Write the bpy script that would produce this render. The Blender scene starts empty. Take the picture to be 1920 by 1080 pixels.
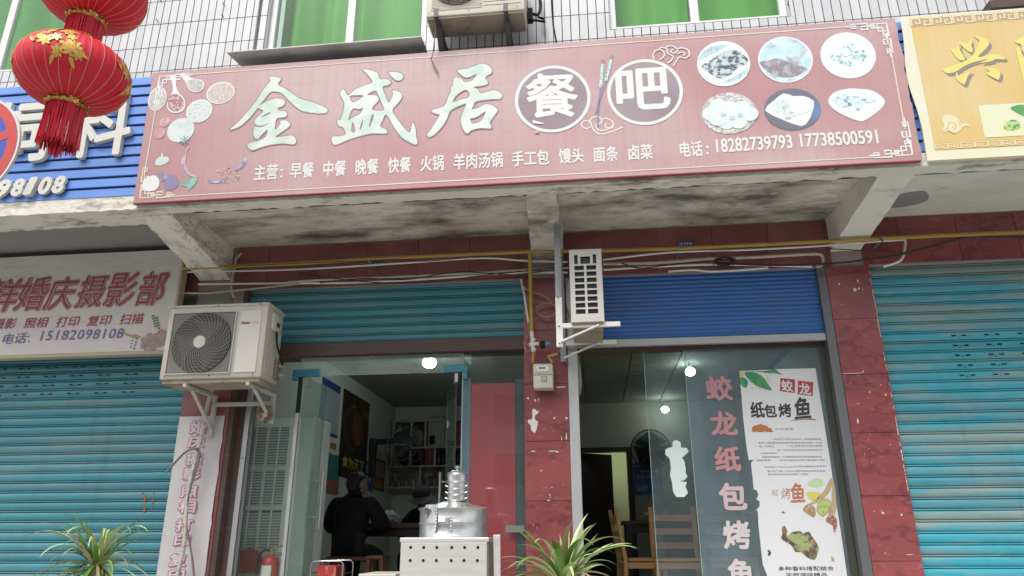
import bpy, bmesh, math, random
import numpy as np
from mathutils import Matrix, Vector
random.seed(7)
S = bpy.context.scene
COL = S.collection
rad = math.radians

# ---------------------------------------------------------------- camera
F = 1350.0
PITCH, YAW, ROLL = rad(19.339), rad(-6.151), rad(-0.229)
CAM = np.array([0.0, -5.62, 0.36])
_fw = np.array([math.sin(YAW)*math.cos(PITCH), math.cos(YAW)*math.cos(PITCH), math.sin(PITCH)])
_r = np.array([math.cos(YAW), -math.sin(YAW), 0.0])
_u = np.cross(_r, _fw)
CX = math.cos(ROLL)*_r + math.sin(ROLL)*_u
CY = -math.sin(ROLL)*_r + math.cos(ROLL)*_u
cd = bpy.data.cameras.new('camera')
cam = bpy.data.objects.new('camera', cd)
COL.objects.link(cam)
cam.matrix_world = Matrix([[CX[0], CY[0], -_fw[0], CAM[0]], [CX[1], CY[1], -_fw[1], CAM[1]],
                           [CX[2], CY[2], -_fw[2], CAM[2]], [0, 0, 0, 1]])
cd.sensor_width = 36
cd.lens = F/1920*36
cd.clip_start = 0.05
cd.clip_end = 500
S.camera = cam

# ---------------------------------------------------------------- sky, sun, exposure
SUN_EL, SUN_AZ = rad(56), rad(200)      # azimuth clockwise from +Y, sun behind the camera
w = bpy.data.worlds.new('World')
S.world = w
w.use_nodes = True
nt = w.node_tree
nt.nodes.clear()
sky = nt.nodes.new('ShaderNodeTexSky')
sky.sky_type = 'NISHITA'
sky.sun_disc = False
sky.sun_elevation = SUN_EL
sky.sun_rotation = SUN_AZ
sky.dust_density = 3.0
sky.air_density = 1.0
hs = nt.nodes.new('ShaderNodeHueSaturation')
hs.inputs['Saturation'].default_value = 0.22
bg = nt.nodes.new('ShaderNodeBackground')
bg.inputs['Strength'].default_value = 0.15
out = nt.nodes.new('ShaderNodeOutputWorld')
nt.links.new(sky.outputs[0], hs.inputs['Color'])
nt.links.new(hs.outputs[0], bg.inputs[0])
nt.links.new(bg.outputs[0], out.inputs[0])
sd = bpy.data.lights.new('sun', 'SUN')
sd.energy = 1.4
sd.angle = rad(25)
sd.color = (1.0, 0.975, 0.94)
sun = bpy.data.objects.new('sun', sd)
COL.objects.link(sun)
sdir = Vector((math.sin(SUN_AZ)*math.cos(SUN_EL), math.cos(SUN_AZ)*math.cos(SUN_EL), math.sin(SUN_EL)))
sun.rotation_euler = sdir.to_track_quat('Z', 'Y').to_euler()
sun.location = (0, -10, 20)
vs = S.view_settings
vs.view_transform = 'Standard'
vs.look = 'None'
vs.gamma = 1
vs.use_curve_mapping = False
vs.exposure = 0.78
S.cycles.use_denoising = True
S.cycles.max_bounces = 10
S.cycles.transparent_max_bounces = 16

# ---------------------------------------------------------------- measuring: a photo pixel to a point on a real plane
def ray(px, py):
    return CX*((px-960)/F) + CY*(-(py-540)/F) + _fw
def at(px, py, Y=0.0):
    v = ray(px, py); return CAM + v*((Y-CAM[1])/v[1])
def atz(px, py, Z):
    v = ray(px, py); return CAM + v*((Z-CAM[2])/v[2])
def atx(px, py, X):
    v = ray(px, py); return CAM + v*((X-CAM[0])/v[0])
class Plane:
    def __init__(s, O, U, V):
        s.O, s.U, s.V = np.array(O, float), np.array(U, float), np.array(V, float)
        s.U /= np.linalg.norm(s.U); s.V /= np.linalg.norm(s.V)
        s.N = np.cross(s.U, s.V)
    def uv(s, px, py):
        v = ray(px, py)
        P = CAM + v*(np.dot(s.O-CAM, s.N)/np.dot(v, s.N)) - s.O
        return np.array([np.dot(P, s.U), np.dot(P, s.V)])
    def pt(s, u, v, h=0.0):
        return s.O + s.U*u + s.V*v + s.N*h
def YP(Y): return Plane((0, Y, 0), (1, 0, 0), (0, 0, 1))
def XP(X, sgn=1): return Plane((X, 0, 0), (0, sgn, 0), (0, 0, 1))   # sgn=1: faces +X

# ---------------------------------------------------------------- materials
MATS = {}
def mat(name, base, rough=.6, metal=0., layers=(), bump=None, rnd=0., spec=.5, emit=None, alpha=None):
    """layers: (color2, amount, scale xyz, lo, hi, detail) mixed in by a noise in world space"""
    if name in MATS: return MATS[name]
    m = bpy.data.materials.new(name); m.use_nodes = True
    t = m.node_tree; N = t.nodes; L = t.links
    b = N['Principled BSDF']
    b.inputs['Roughness'].default_value = rough
    b.inputs['Metallic'].default_value = metal
    b.inputs['Specular IOR Level'].default_value = spec
    geo = N.new('ShaderNodeNewGeometry')
    rgb = N.new('ShaderNodeRGB'); rgb.outputs[0].default_value = (*base, 1)
    cur = rgb.outputs[0]
    for i, (c2, amt, sc, lo, hi, det) in enumerate(layers):
        mp = N.new('ShaderNodeMapping'); mp.inputs['Scale'].default_value = sc
        mp.inputs['Location'].default_value = (i*3.7, i*1.3, i*5.1)
        L.new(geo.outputs['Position'], mp.inputs['Vector'])
        nz = N.new('ShaderNodeTexNoise'); nz.inputs['Scale'].default_value = 1
        nz.inputs['Detail'].default_value = det; nz.inputs['Roughness'].default_value = .62
        L.new(mp.outputs[0], nz.inputs['Vector'])
        mr = N.new('ShaderNodeMapRange'); mr.inputs['From Min'].default_value = lo; mr.inputs['From Max'].default_value = hi
        mr.inputs['To Max'].default_value = amt
        if lo < 0:      # thin veins where the noise crosses its middle
            sb = N.new('ShaderNodeMath'); sb.operation = 'SUBTRACT'; sb.inputs[1].default_value = .5; L.new(nz.outputs['Fac'], sb.inputs[0])
            ab = N.new('ShaderNodeMath'); ab.operation = 'ABSOLUTE'; L.new(sb.outputs[0], ab.inputs[0])
            mr.inputs['From Min'].default_value = -lo; mr.inputs['From Max'].default_value = 0
            L.new(ab.outputs[0], mr.inputs['Value'])
        else: L.new(nz.outputs['Fac'], mr.inputs['Value'])
        mx = N.new('ShaderNodeMix'); mx.data_type = 'RGBA'
        L.new(mr.outputs[0], mx.inputs['Factor']); L.new(cur, mx.inputs['A']); mx.inputs['B'].default_value = (*c2, 1)
        cur = mx.outputs['Result']
    if rnd:
        oi = N.new('ShaderNodeObjectInfo')
        mr = N.new('ShaderNodeMapRange'); mr.inputs['To Min'].default_value = 1-rnd; mr.inputs['To Max'].default_value = 1+rnd*.4
        L.new(oi.outputs['Random'], mr.inputs['Value'])
        mm = N.new('ShaderNodeMix'); mm.data_type = 'RGBA'; mm.blend_type = 'MULTIPLY'; mm.inputs['Factor'].default_value = 1
        L.new(cur, mm.inputs['A']); L.new(mr.outputs[0], mm.inputs['B'])
        cur = mm.outputs['Result']
    L.new(cur, b.inputs['Base Color'])
    if bump:
        mp = N.new('ShaderNodeMapping'); mp.inputs['Scale'].default_value = bump[0]
        L.new(geo.outputs['Position'], mp.inputs['Vector'])
        nz = N.new('ShaderNodeTexNoise'); nz.inputs['Scale'].default_value = 1; nz.inputs['Detail'].default_value = 5
        L.new(mp.outputs[0], nz.inputs['Vector'])
        bp = N.new('ShaderNodeBump'); bp.inputs['Strength'].default_value = bump[1]; bp.inputs['Distance'].default_value = bump[2] if len(bump) > 2 else .01
        L.new(nz.outputs['Fac'], bp.inputs['Height']); L.new(bp.outputs[0], b.inputs['Normal'])
    if emit:
        b.inputs['Emission Color'].default_value = (*emit[0], 1); b.inputs['Emission Strength'].default_value = emit[1]
    MATS[name] = m
    return m
def glass(name, tint, dust, dustcol=(.55, .62, .62), refl=1.0):
    m = bpy.data.materials.new(name); m.use_nodes = True
    t = m.node_tree; N = t.nodes; L = t.links; N.clear()
    o = N.new('ShaderNodeOutputMaterial')
    tr = N.new('ShaderNodeBsdfTransparent'); tr.inputs[0].default_value = (*tint, 1)
    gl = N.new('ShaderNodeBsdfGlossy'); gl.inputs['Roughness'].default_value = .015
    lw = N.new('ShaderNodeLayerWeight'); lw.inputs['Blend'].default_value = .5
    pw_ = N.new('ShaderNodeMath'); pw_.operation = 'POWER'; pw_.inputs[1].default_value = 5; L.new(lw.outputs['Facing'], pw_.inputs[0])
    mu = N.new('ShaderNodeMath'); mu.operation = 'MULTIPLY_ADD'; mu.inputs[1].default_value = .92*refl; mu.inputs[2].default_value = .035*refl
    L.new(pw_.outputs[0], mu.inputs[0])
    mx = N.new('ShaderNodeMixShader'); L.new(mu.outputs[0], mx.inputs[0]); L.new(tr.outputs[0], mx.inputs[1]); L.new(gl.outputs[0], mx.inputs[2])
    df = N.new('ShaderNodeBsdfDiffuse'); df.inputs[0].default_value = (*dustcol, 1)
    nz = N.new('ShaderNodeTexNoise'); nz.inputs['Scale'].default_value = 2.2; nz.inputs['Detail'].default_value = 7; nz.inputs['Roughness'].default_value = .65
    geo = N.new('ShaderNodeNewGeometry'); mp = N.new('ShaderNodeMapping'); mp.inputs['Scale'].default_value = (1.6, 1, 1); mp.inputs['Rotation'].default_value = (0, .5, 0)
    L.new(geo.outputs['Position'], mp.inputs[0]); L.new(mp.outputs[0], nz.inputs['Vector'])
    mr = N.new('ShaderNodeMapRange'); mr.inputs['From Min'].default_value = .3; mr.inputs['From Max'].default_value = .75
    mr.inputs['To Min'].default_value = dust*.6; mr.inputs['To Max'].default_value = dust*1.7
    L.new(nz.outputs['Fac'], mr.inputs['Value'])
    m2 = N.new('ShaderNodeMixShader'); L.new(mr.outputs[0], m2.inputs[0]); L.new(mx.outputs[0], m2.inputs[1]); L.new(df.outputs[0], m2.inputs[2])
    L.new(m2.outputs[0], o.inputs[0])
    MATS[name] = m
    return m

# ---------------------------------------------------------------- mesh building
class MB:
    def __init__(s): s.v, s.f = [], []
    def add(s, vs, fs):
        k = len(s.v); s.v += [tuple(map(float, p)) for p in vs]; s.f += [tuple(i+k for i in q) for q in fs]; return s
    def box(s, x0, x1, y0, y1, z0, z1):
        return s.add([(x0,y0,z0),(x1,y0,z0),(x1,y1,z0),(x0,y1,z0),(x0,y0,z1),(x1,y0,z1),(x1,y1,z1),(x0,y1,z1)],
                     [(0,3,2,1),(4,5,6,7),(0,1,5,4),(1,2,6,5),(2,3,7,6),(3,0,4,7)])
    def hexa(s, p):   # 8 corner points in box order
        return s.add(p, [(0,3,2,1),(4,5,6,7),(0,1,5,4),(1,2,6,5),(2,3,7,6),(3,0,4,7)])
    def beam(s, a, b, wd, th, up=(0,0,1)):   # bar from a to b, wd along cross(dir, up), th along the third
        a, b = np.array(a, float), np.array(b, float); d = b-a; d /= np.linalg.norm(d)
        x = np.cross(d, up); x /= np.linalg.norm(x); y = np.cross(x, d)
        x = x*wd/2; y = y*th/2
        return s.hexa([a-x-y, a+x-y, b+x-y, b-x-y, a-x+y, a+x+y, b+x+y, b-x+y])
    def tube(s, pts, r, n=8, cap=True):
        pts = [np.array(p, float) for p in pts]; rs = r if hasattr(r, '__len__') else [r]*len(pts)
        k = len(s.v); ref = None
        for i, p in enumerate(pts):
            d = pts[min(i+1, len(pts)-1)] - pts[max(i-1, 0)]; d = d/(np.linalg.norm(d)+1e-12)
            if ref is None:
                ref = np.array([0, 0, 1.]) if abs(d[2]) < .9 else np.array([1., 0, 0])
            x = np.cross(d, ref); x /= (np.linalg.norm(x)+1e-12); y = np.cross(x, d); ref = y
            for j in range(n):
                a = 2*math.pi*j/n
                s.v.append(tuple(p + rs[i]*(math.cos(a)*x + math.sin(a)*y)))
        for i in range(len(pts)-1):
            for j in range(n):
                s.f.append((k+i*n+j, k+i*n+(j+1) % n, k+(i+1)*n+(j+1) % n, k+(i+1)*n+j))
        if cap:
            s.f.append(tuple(k+j for j in range(n))[::-1]); s.f.append(tuple(k+(len(pts)-1)*n+j for j in range(n)))
        return s
    def lathe(s, prof, c, n=32, cap=True):
        k = len(s.v); c = np.array(c, float)
        for (r, z) in prof:
            for j in range(n):
                a = 2*math.pi*j/n
                s.v.append((c[0]+r*math.cos(a), c[1]+r*math.sin(a), c[2]+z))
        for i in range(len(prof)-1):
            for j in range(n):
                s.f.append((k+i*n+j, k+i*n+(j+1) % n, k+(i+1)*n+(j+1) % n, k+(i+1)*n+j))
        if cap:
            s.f.append(tuple(k+j for j in range(n))[::-1]); s.f.append(tuple(k+(len(prof)-1)*n+j for j in range(n)))
        return s
    def ball(s, c, rx, ry, rz, n=12, m=8):
        pr = [(math.sin(math.pi*i/m)+1e-4, -math.cos(math.pi*i/m)) for i in range(m+1)]
        k = len(s.v); s.lathe(pr, (0, 0, 0), n)
        for i in range(k, len(s.v)):
            x, y, z = s.v[i]; s.v[i] = (c[0]+x*rx, c[1]+y*ry, c[2]+z*rz)
        return s
ORG = {}
def tag(o, label=None, cat=None, group=None, kind=None):
    if label: o['label'] = label
    if cat: o['category'] = cat
    if group: o['group'] = group
    if kind: o['kind'] = kind
    return o
def thing(name, loc, label, cat, group=None):
    o = bpy.data.objects.new(name, None); COL.objects.link(o); o.location = [float(c) for c in loc]
    o.empty_display_size = .1
    ORG[o] = np.array(loc, float)
    return tag(o, label, cat, group)
def link(name, me, m, parent=None, kind=None):
    o = bpy.data.objects.new(name, me); COL.objects.link(o)
    if m is not None and not me.materials: me.materials.append(m)
    if parent is not None:
        o.parent = parent
    if kind: o['kind'] = kind
    return o
def build(name, mb, m, parent=None, bevel=0, smooth=None, kind=None):
    me = bpy.data.meshes.new(name)
    off = ORG.get(parent, np.zeros(3)) if parent is not None else np.zeros(3)
    me.from_pydata([tuple(float(c) for c in np.array(p)-off) for p in mb.v], [], mb.f)
    if bevel:
        bm = bmesh.new(); bm.from_mesh(me)
        bmesh.ops.recalc_face_normals(bm, faces=bm.faces)
        es = [e for e in bm.edges if len(e.link_faces) == 2 and e.calc_face_angle(0) > .5]
        bmesh.ops.bevel(bm, geom=es, offset=bevel, segments=2, affect='EDGES', profile=.5)
        bm.to_mesh(me); bm.free()
    me.update()
    if smooth:
        me.polygons.foreach_set('use_smooth', [True]*len(me.polygons))
        me.set_sharp_from_angle(angle=rad(smooth))
    o = link(name, me, m, parent, kind)
    ORG[o] = off
    return o
def copy_tree(o, dloc=None, parent=None):
    c = o.copy(); COL.objects.link(c)
    if parent is not None: c.parent = parent
    if dloc is not None: c.location = (o.location[0]+dloc[0], o.location[1]+dloc[1], o.location[2]+dloc[2])
    for ch in list(o.children): copy_tree(ch, None, c)
    return c

# flat shapes (printed or cut) filled from outlines, on a plane
def smooth_loop(pts, k=4):
    P = [np.array(p, float) for p in pts]; n = len(P); out = []
    for i in range(n):
        a, b, c, d = P[i-1], P[i], P[(i+1) % n], P[(i+2) % n]
        for j in range(k):
            t = j/k
            out.append(.5*((2*b)+(-a+c)*t+(2*a-5*b+4*c-d)*t*t+(-a+3*b-3*c+d)*t**3))
    return out
def fill(loops, extrude=0., offset=0.):
    cu = bpy.data.curves.new('tmp', 'CURVE'); cu.dimensions = '2D'; cu.fill_mode = 'BOTH'; cu.extrude = extrude; cu.offset = offset
    for lp in loops:
        sp = cu.splines.new('POLY'); sp.points.add(len(lp)-1); sp.use_cyclic_u = True
        for q, p in zip(sp.points, lp): q.co = (p[0], p[1], 0, 1)
    return _take(cu)
def _take(cu):
    o = bpy.data.objects.new('tmp', cu); COL.objects.link(o)
    dg = bpy.context.evaluated_depsgraph_get()
    e = o.evaluated_get(dg); me = e.to_mesh()
    vs = [tuple(v.co) for v in me.vertices]; fs = [tuple(p.vertices) for p in me.polygons]
    e.to_mesh_clear()
    bpy.data.objects.remove(o); bpy.data.curves.remove(cu)
    return vs, fs
_tc = {}
def glyphs(body, bold=0., shear=0., extrude=0., space=1.):
    k = (body, bold, shear, extrude, space)
    if k not in _tc:
        cu = bpy.data.curves.new('tmp', 'FONT'); cu.body = body; cu.offset = bold; cu.shear = shear; cu.extrude = extrude; cu.space_character = space
        cu.resolution_u = 3
        _tc[k] = _take(cu)
    return _tc[k]
def shape(name, pl, loops, m, parent, h=.002, k=4, extrude=0., offset=0., px=True, mb=None):
    ls = []
    for lp in loops:
        q = [pl.uv(*p) for p in lp] if px else [np.array(p, float) for p in lp]
        ls.append(smooth_loop(q, k) if k > 1 else q)
    vs, fs = fill(ls, extrude, offset)
    b = mb or MB()
    b.add([pl.pt(x, y, h+z) for x, y, z in vs], fs)
    return b if mb else build(name, b, m, parent)
def text(name, pl, body, bl, br, hpx, m, parent, h=.002, bold=0., shear=0., extrude=0., mb=None, uvm=False, lean=0., space=1.):
    """glyph box: bl, br = bottom corners in px (or uv if uvm); hpx = pixel of the top above bl (or height in m if uvm)"""
    emb = max(bold, 0.)
    vs, fs = glyphs(body, bold if bold < 0 else 0., shear, extrude, space)
    A = np.array(vs); x0, y0 = A[:, 0].min()-emb, A[:, 1].min()-emb; x1, y1 = A[:, 0].max()+emb, A[:, 1].max()+emb
    if uvm: a, b_, H = np.array(bl), np.array(br), hpx
    else:
        a, b_ = pl.uv(*bl), pl.uv(*br); H = pl.uv(*hpx)[1]-a[1] if hasattr(hpx, '__len__') else pl.uv(bl[0], bl[1]-hpx)[1]-a[1]
    sx = np.linalg.norm(b_-a)/(x1-x0); d = (b_-a)/np.linalg.norm(b_-a); sy = H/(y1-y0)
    B = mb or MB()
    reps = [(0, 0)]
    if emb:
        for rr in ((emb,) if emb <= .035 else (emb*.5, emb)): reps += [(rr*math.cos(k_*math.pi/4), rr*math.sin(k_*math.pi/4)) for k_ in range(8)]
    for i_, (ox, oy) in enumerate(reps):
        P = []
        for x, y, z in vs:
            q = a + d*(x-x0+ox)*sx + np.array([lean, 1.])*(y-y0+oy)*sy
            P.append(pl.pt(q[0], q[1], h+z*sx+.00005*i_))
        B.add(P, fs)
    return B if mb else build(name, B, m, parent)
def ring(pl, c, rx, ry, wdt=None, n=40, h=.002, mb=None):
    mb = mb or MB(); k = len(mb.v)
    if wdt is None:
        mb.add([pl.pt(c[0]+rx*math.cos(2*math.pi*j/n), c[1]+ry*math.sin(2*math.pi*j/n), h) for j in range(n)], [tuple(range(n))])
    else:
        P = [];
        for j in range(n):
            a = 2*math.pi*j/n
            P += [pl.pt(c[0]+rx*math.cos(a), c[1]+ry*math.sin(a), h), pl.pt(c[0]+(rx-wdt)*math.cos(a), c[1]+(ry-wdt)*math.sin(a), h)]
        mb.add(P, [(2*j, (2*j+2) % (2*n), (2*j+3) % (2*n), 2*j+1) for j in range(n)])
    return mb
def ribbon(pl, pts, wd, h=.002, mb=None, px=True, closed=False, k=1):
    """flat printed line of width wd (m) along pts"""
    mb = mb or MB()
    P = [pl.uv(*p) for p in pts] if px else [np.array(p, float) for p in pts]
    if k > 1 and not closed:
        Q = [P[0]]+P+[P[-1]]; R_ = []
        for i in range(1, len(Q)-2):
            a, b, c, d = Q[i-1], Q[i], Q[i+1], Q[i+2]
            for j in range(k):
                t = j/k; R_.append(.5*((2*b)+(-a+c)*t+(2*a-5*b+4*c-d)*t*t+(-a+3*b-3*c+d)*t**3))
        P = R_+[P[-1]]
    n = len(P); V = []
    for i in range(n):
        a = P[i-1] if (i > 0 or closed) else P[i]; c = P[(i+1) % n] if (i < n-1 or closed) else P[i]
        d = c-a; d = d/(np.linalg.norm(d)+1e-12); nn = np.array([-d[1], d[0]])
        if 0 < i < n-1 or closed:
            d1 = P[i]-a; d1 = d1/(np.linalg.norm(d1)+1e-12)
            sc = 1/max(.5, abs(np.dot(nn, np.array([-d1[1], d1[0]]))))
        else: sc = 1
        V += [pl.pt(*(P[i]+nn*wd/2*sc), h), pl.pt(*(P[i]-nn*wd/2*sc), h)]
    fs = [(2*i, 2*i+1, 2*i+3, 2*i+2) for i in range(n-1)]
    if closed: fs.append((2*n-2, 2*n-1, 1, 0))
    mb.add(V, fs)
    return mb
def spline(P, k=6):
    P = [np.array(p, float) for p in P]; Q = [P[0]]+P+[P[-1]]; o = []
    for i in range(1, len(Q)-2):
        a, b, c, d = Q[i-1], Q[i], Q[i+1], Q[i+2]
        for j in range(k):
            t = j/k; o.append(.5*((2*b)+(-a+c)*t+(2*a-5*b+4*c-d)*t*t+(-a+3*b-3*c+d)*t**3))
    return o+[P[-1]]

FLOOR, PAVE, ROAD = -.24, -.40, -.55
# ---------------------------------------------------------------- material list
white_tile = mat('white_tile', (.56, .565, .575), .35, layers=[((.38, .38, .38), .45, (1.2, 1, 3), .52, .8, 6), ((.5, .5, .48), .35, (14, 14, 14), .5, .75, 4)], rnd=.10)
grout = mat('tile_grout', (.10, .10, .105), .9)
plaster_mould = mat('mouldy_plaster', (.70, .665, .595), .92, layers=[((.40, .34, .25), .7, (1.3, 2.2, 2.2), .45, .70, 7), ((.09, .08, .07), .92, (1.35, 3.4, 3.4), .45, .65, 12), ((.13, .11, .09), .45, (7, 15, 15), .52, .70, 8), ((.62, .6, .55), .7, (5, 7, 5), .6, .68, 8)], bump=((16, 16, 16), .5, .01))
plaster_clean = mat('stained_plaster', (.71, .69, .63), .92, layers=[((.34, .31, .26), .5, (1.1, 2, 2), .46, .75, 7), ((.12, .115, .105), .55, (3, 6, 6), .58, .74, 9)], bump=((14, 14, 14), .4, .008))
plaster_edge = mat('peeling_plaster', (.72, .685, .59), .95, layers=[((.16, .125, .09), .8, (3, 9, 9), .52, .66, 9), ((.68, .66, .6), .8, (6, 12, 12), .58, .64, 6)], bump=((30, 30, 30), .8, .012))
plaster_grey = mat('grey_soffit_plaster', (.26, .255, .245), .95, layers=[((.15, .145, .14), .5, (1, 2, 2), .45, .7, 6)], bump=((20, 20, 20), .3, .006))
granite = mat('red_granite', (.265, .066, .068), .30, layers=[((.17, .042, .05), .75, (2.2, 2, 3.2), .45, .66, 8), ((.07, .022, .026), .55, (2.0, 2.0, 3.0), -.026, 0, 7), ((.42, .30, .29), .30, (9, 9, 26), .58, .8, 4)], rnd=.12)
granite_dark = mat('red_granite_band', (.24, .082, .08), .42, layers=[((.13, .042, .045), .7, (2, 2, 3), .45, .65, 8), ((.17, .12, .10), .4, (6, 6, 20), .55, .8, 4)], rnd=.10)
chip = mat('chipped_white', (.62, .57, .55), .9)
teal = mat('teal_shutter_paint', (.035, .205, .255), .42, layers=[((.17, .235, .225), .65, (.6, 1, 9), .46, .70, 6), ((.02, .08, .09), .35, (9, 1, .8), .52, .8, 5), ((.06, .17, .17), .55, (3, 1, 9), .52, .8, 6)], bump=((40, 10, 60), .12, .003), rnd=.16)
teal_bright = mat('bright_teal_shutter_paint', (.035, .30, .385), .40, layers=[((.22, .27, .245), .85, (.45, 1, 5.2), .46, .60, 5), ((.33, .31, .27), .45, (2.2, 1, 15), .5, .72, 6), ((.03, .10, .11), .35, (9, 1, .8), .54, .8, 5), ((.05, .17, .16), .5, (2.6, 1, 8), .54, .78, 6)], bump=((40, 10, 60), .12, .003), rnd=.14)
blue_sh = mat('blue_shutter_paint', (.030, .125, .38), .45, layers=[((.075, .11, .17), .6, (1.2, 1, 4), .5, .75, 6), ((.3, .33, .36), .5, (6, 1, 40), .68, .76, 5)])
steel_bar = mat('galvanised_bar', (.36, .37, .37), .5, .35, layers=[((.13, .11, .1), .8, (5, 3, 9), .58, .72, 7)])
rust_bar = mat('brown_steel_bar', (.075, .045, .038), .6, layers=[((.16, .12, .1), .5, (3, 3, 20), .55, .75, 6)])
rail_grey = mat('grey_guide_rail', (.15, .155, .16), .45, .5, layers=[((.12, .11, .1), .5, (9, 9, 2), .5, .75, 6)])
alu = mat('aluminium', (.52, .53, .53), .38, .6, layers=[((.3, .29, .27), .4, (9, 9, 3), .5, .8, 5)])
pvc_white = mat('white_pvc', (.66, .66, .63), .45, layers=[((.35, .3, .24), .5, (3, 3, 8), .55, .8, 5)])
frame_white = mat('white_window_frame', (.70, .71, .70), .4)
hole = mat('dark_hole', (.008, .008, .008), .9)
asphalt = mat('asphalt', (.20, .198, .19), .9, layers=[((.09, .09, .085), .6, (.6, .6, 1), .4, .7, 6)], bump=((60, 60, 60), .5, .01))
paving = mat('concrete_pavement', (.52, .505, .47), .9, layers=[((.16, .15, .14), .6, (1, 1, 1), .4, .7, 7)], bump=((40, 40, 40), .3, .005))
kerbm = mat('kerb_stone', (.33, .32, .31), .85)
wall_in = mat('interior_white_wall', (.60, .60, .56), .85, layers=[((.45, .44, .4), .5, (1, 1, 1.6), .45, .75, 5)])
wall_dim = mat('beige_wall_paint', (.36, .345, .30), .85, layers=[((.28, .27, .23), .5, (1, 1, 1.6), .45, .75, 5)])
wall_green = mat('pale_green_paint', (.31, .37, .18), .85)
floor_in = mat('interior_floor_tile', (.33, .31, .28), .35)
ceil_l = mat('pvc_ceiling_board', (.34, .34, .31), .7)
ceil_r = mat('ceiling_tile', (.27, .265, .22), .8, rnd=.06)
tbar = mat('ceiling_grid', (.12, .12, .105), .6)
glass_front = glass('shopfront_glass', (.94, .975, .955), .018, (.50, .60, .56), 1.0)
glass_door = glass('green_tinted_glass', (.82, .90, .87), .07, (.34, .44, .40), 1.1)
glass_transom = glass('dusty_transom_glass', (.86, .93, .90), .26, (.50, .60, .55), 1.0)
glass_blue = glass('reflection_haze_glass', (.88, .92, .93), .15, (.32, .42, .47), 1.2)  # bluish diffuse film puts hazy sky reflection into the pane's colour
glass_inner = glass('inner_shop_glass', (.92, .95, .95), .06, (.34, .42, .45), 1.2)
glass_win = glass('window_glass', (.90, .97, .91), .008, (.4, .6, .42), .8)
edge_glass = mat('glass_edge', (.30, .48, .44), .2)

# ---------------------------------------------------------------- ground, rooms (setting)
b = MB().box(-120, 120, -240, -3.4, ROAD-.3, ROAD)
build('road', b, asphalt, kind='structure')
b = MB().box(-40, 40, -3.25, .0, PAVE-.3, PAVE)
build('pavement', b, paving, kind='structure')
b = MB().box(-40, 40, -3.4, -3.25, PAVE-.3, PAVE+.01)
build('kerb', b, kerbm, bevel=.02, kind='structure')
b = MB().box(-3.42, -.36, .0, 6.5, FLOOR-.3, FLOOR).box(-.34, 2.2, .0, 6.2, FLOOR-.3, FLOOR)
build('shop_floor', b, floor_in, kind='structure')
# left room
build('left_room_side_wall', MB().box(-3.42, -3.28, .14, 6.3, FLOOR, 2.5), wall_in, kind='structure')
build('left_room_back_wall', MB().box(-3.42, -.36, 6.3, 6.45, FLOOR, 2.5), wall_in, kind='structure')
build('partition_wall', MB().box(-.40, -.28, .30, 6.3, FLOOR, 2.5), wall_in, kind='structure')
ce = build('left_room_ceiling', MB().box(-3.42, -.36, .14, 6.45, 2.525, 2.62), ceil_l, kind='structure')
for i in range(29):
    y0 = .31+i*.21
    o = build('board', MB().box(-3.28, -.40, y0, min(y0+.204, 6.3), 2.5, 2.524), ceil_l, ce)
# right room: wall with a doorway at x .18 .. .62 (dark frame), pale green room behind
DW = YP(5.23)
dl, dr, dt = at(1082, 850, 5.23)[0], at(1177, 850, 5.23)[0], at(1130, 846, 5.23)[2]
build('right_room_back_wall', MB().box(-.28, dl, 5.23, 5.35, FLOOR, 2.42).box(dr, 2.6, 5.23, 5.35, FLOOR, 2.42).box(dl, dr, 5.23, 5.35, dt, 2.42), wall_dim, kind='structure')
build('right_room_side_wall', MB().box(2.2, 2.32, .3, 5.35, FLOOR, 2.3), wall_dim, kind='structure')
build('store_room_wall', MB().box(-.3, 1.6, 6.4, 6.5, FLOOR, 2.3).box(-.36, -.28, 5.35, 6.5, FLOOR, 2.3).box(1.6, 1.7, 5.35, 6.5, FLOOR, 2.3), wall_green, kind='structure')  # ceiling left off so the sky lights this green wall
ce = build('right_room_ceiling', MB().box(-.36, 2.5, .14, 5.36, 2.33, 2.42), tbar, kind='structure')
for i in range(10):
    for j in range(5):
        x0, y0 = -.30-.36+.06+j*.545, .17+i*.5115
        x1, y1 = x0+.533, y0+.5
        x0 = max(x0, -.28); x1 = min(x1, 2.2)
        if x1-x0 < .05: continue
        dz = random.uniform(0, .004)
        build('ceiling_tile', MB().box(x0, x1, y0, min(y1, 5.225), 2.300+dz, 2.325), ceil_r, ce)

# ---------------------------------------------------------------- across the street (seen only as reflections in the glass)
ow = mat('opposite_plaster', (.50, .49, .46), .85, layers=[((.22, .21, .2), .5, (.5, 1, .5), .45, .7, 5)])
og = mat('opposite_window', (.05, .07, .075), .15)
for k_, (xa, xb, hh, lab) in enumerate(((-34, -6.5, 9.5, 'plain grey plastered building across the street, opposite the blue sign'), (-6, 30, 11.5, 'taller grey plastered building across the street, opposite the red sign'))):
    ob = thing('opposite_building', ((xa+xb)/2, -30, ROAD), lab, 'building')
    build('wall', MB().box(xa, xb, -40, -30, ROAD, hh), ow, ob)
    mesh = None
    for fl in range(3):
        x = xa+1.2
        while x < xb-2:
            z = 2.9+fl*2.9
            if z+1.5 < hh: build('window', MB().box(x, x+1.7, -30.02, -29.97, z, z+1.5), og, ob)
            x += 3.4

# ---------------------------------------------------------------- the building
bld = thing('shop_building', (0, 0, PAVE), 'white tiled shop building with a stained concrete canopy over red granite pillars', 'building')
WY, SOF, EB = -.95, 2.83, 2.72
W1 = (-6.2, -4.25, 4.15, 5.9); W2 = (-2.55, -1.19, 4.13, 5.9); W3 = (.27, 1.63, 4.112, 5.9)
WINS = (W1, W2, W3)
XL, XR, ZT = -9.0, 8.0, 8.5
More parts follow.
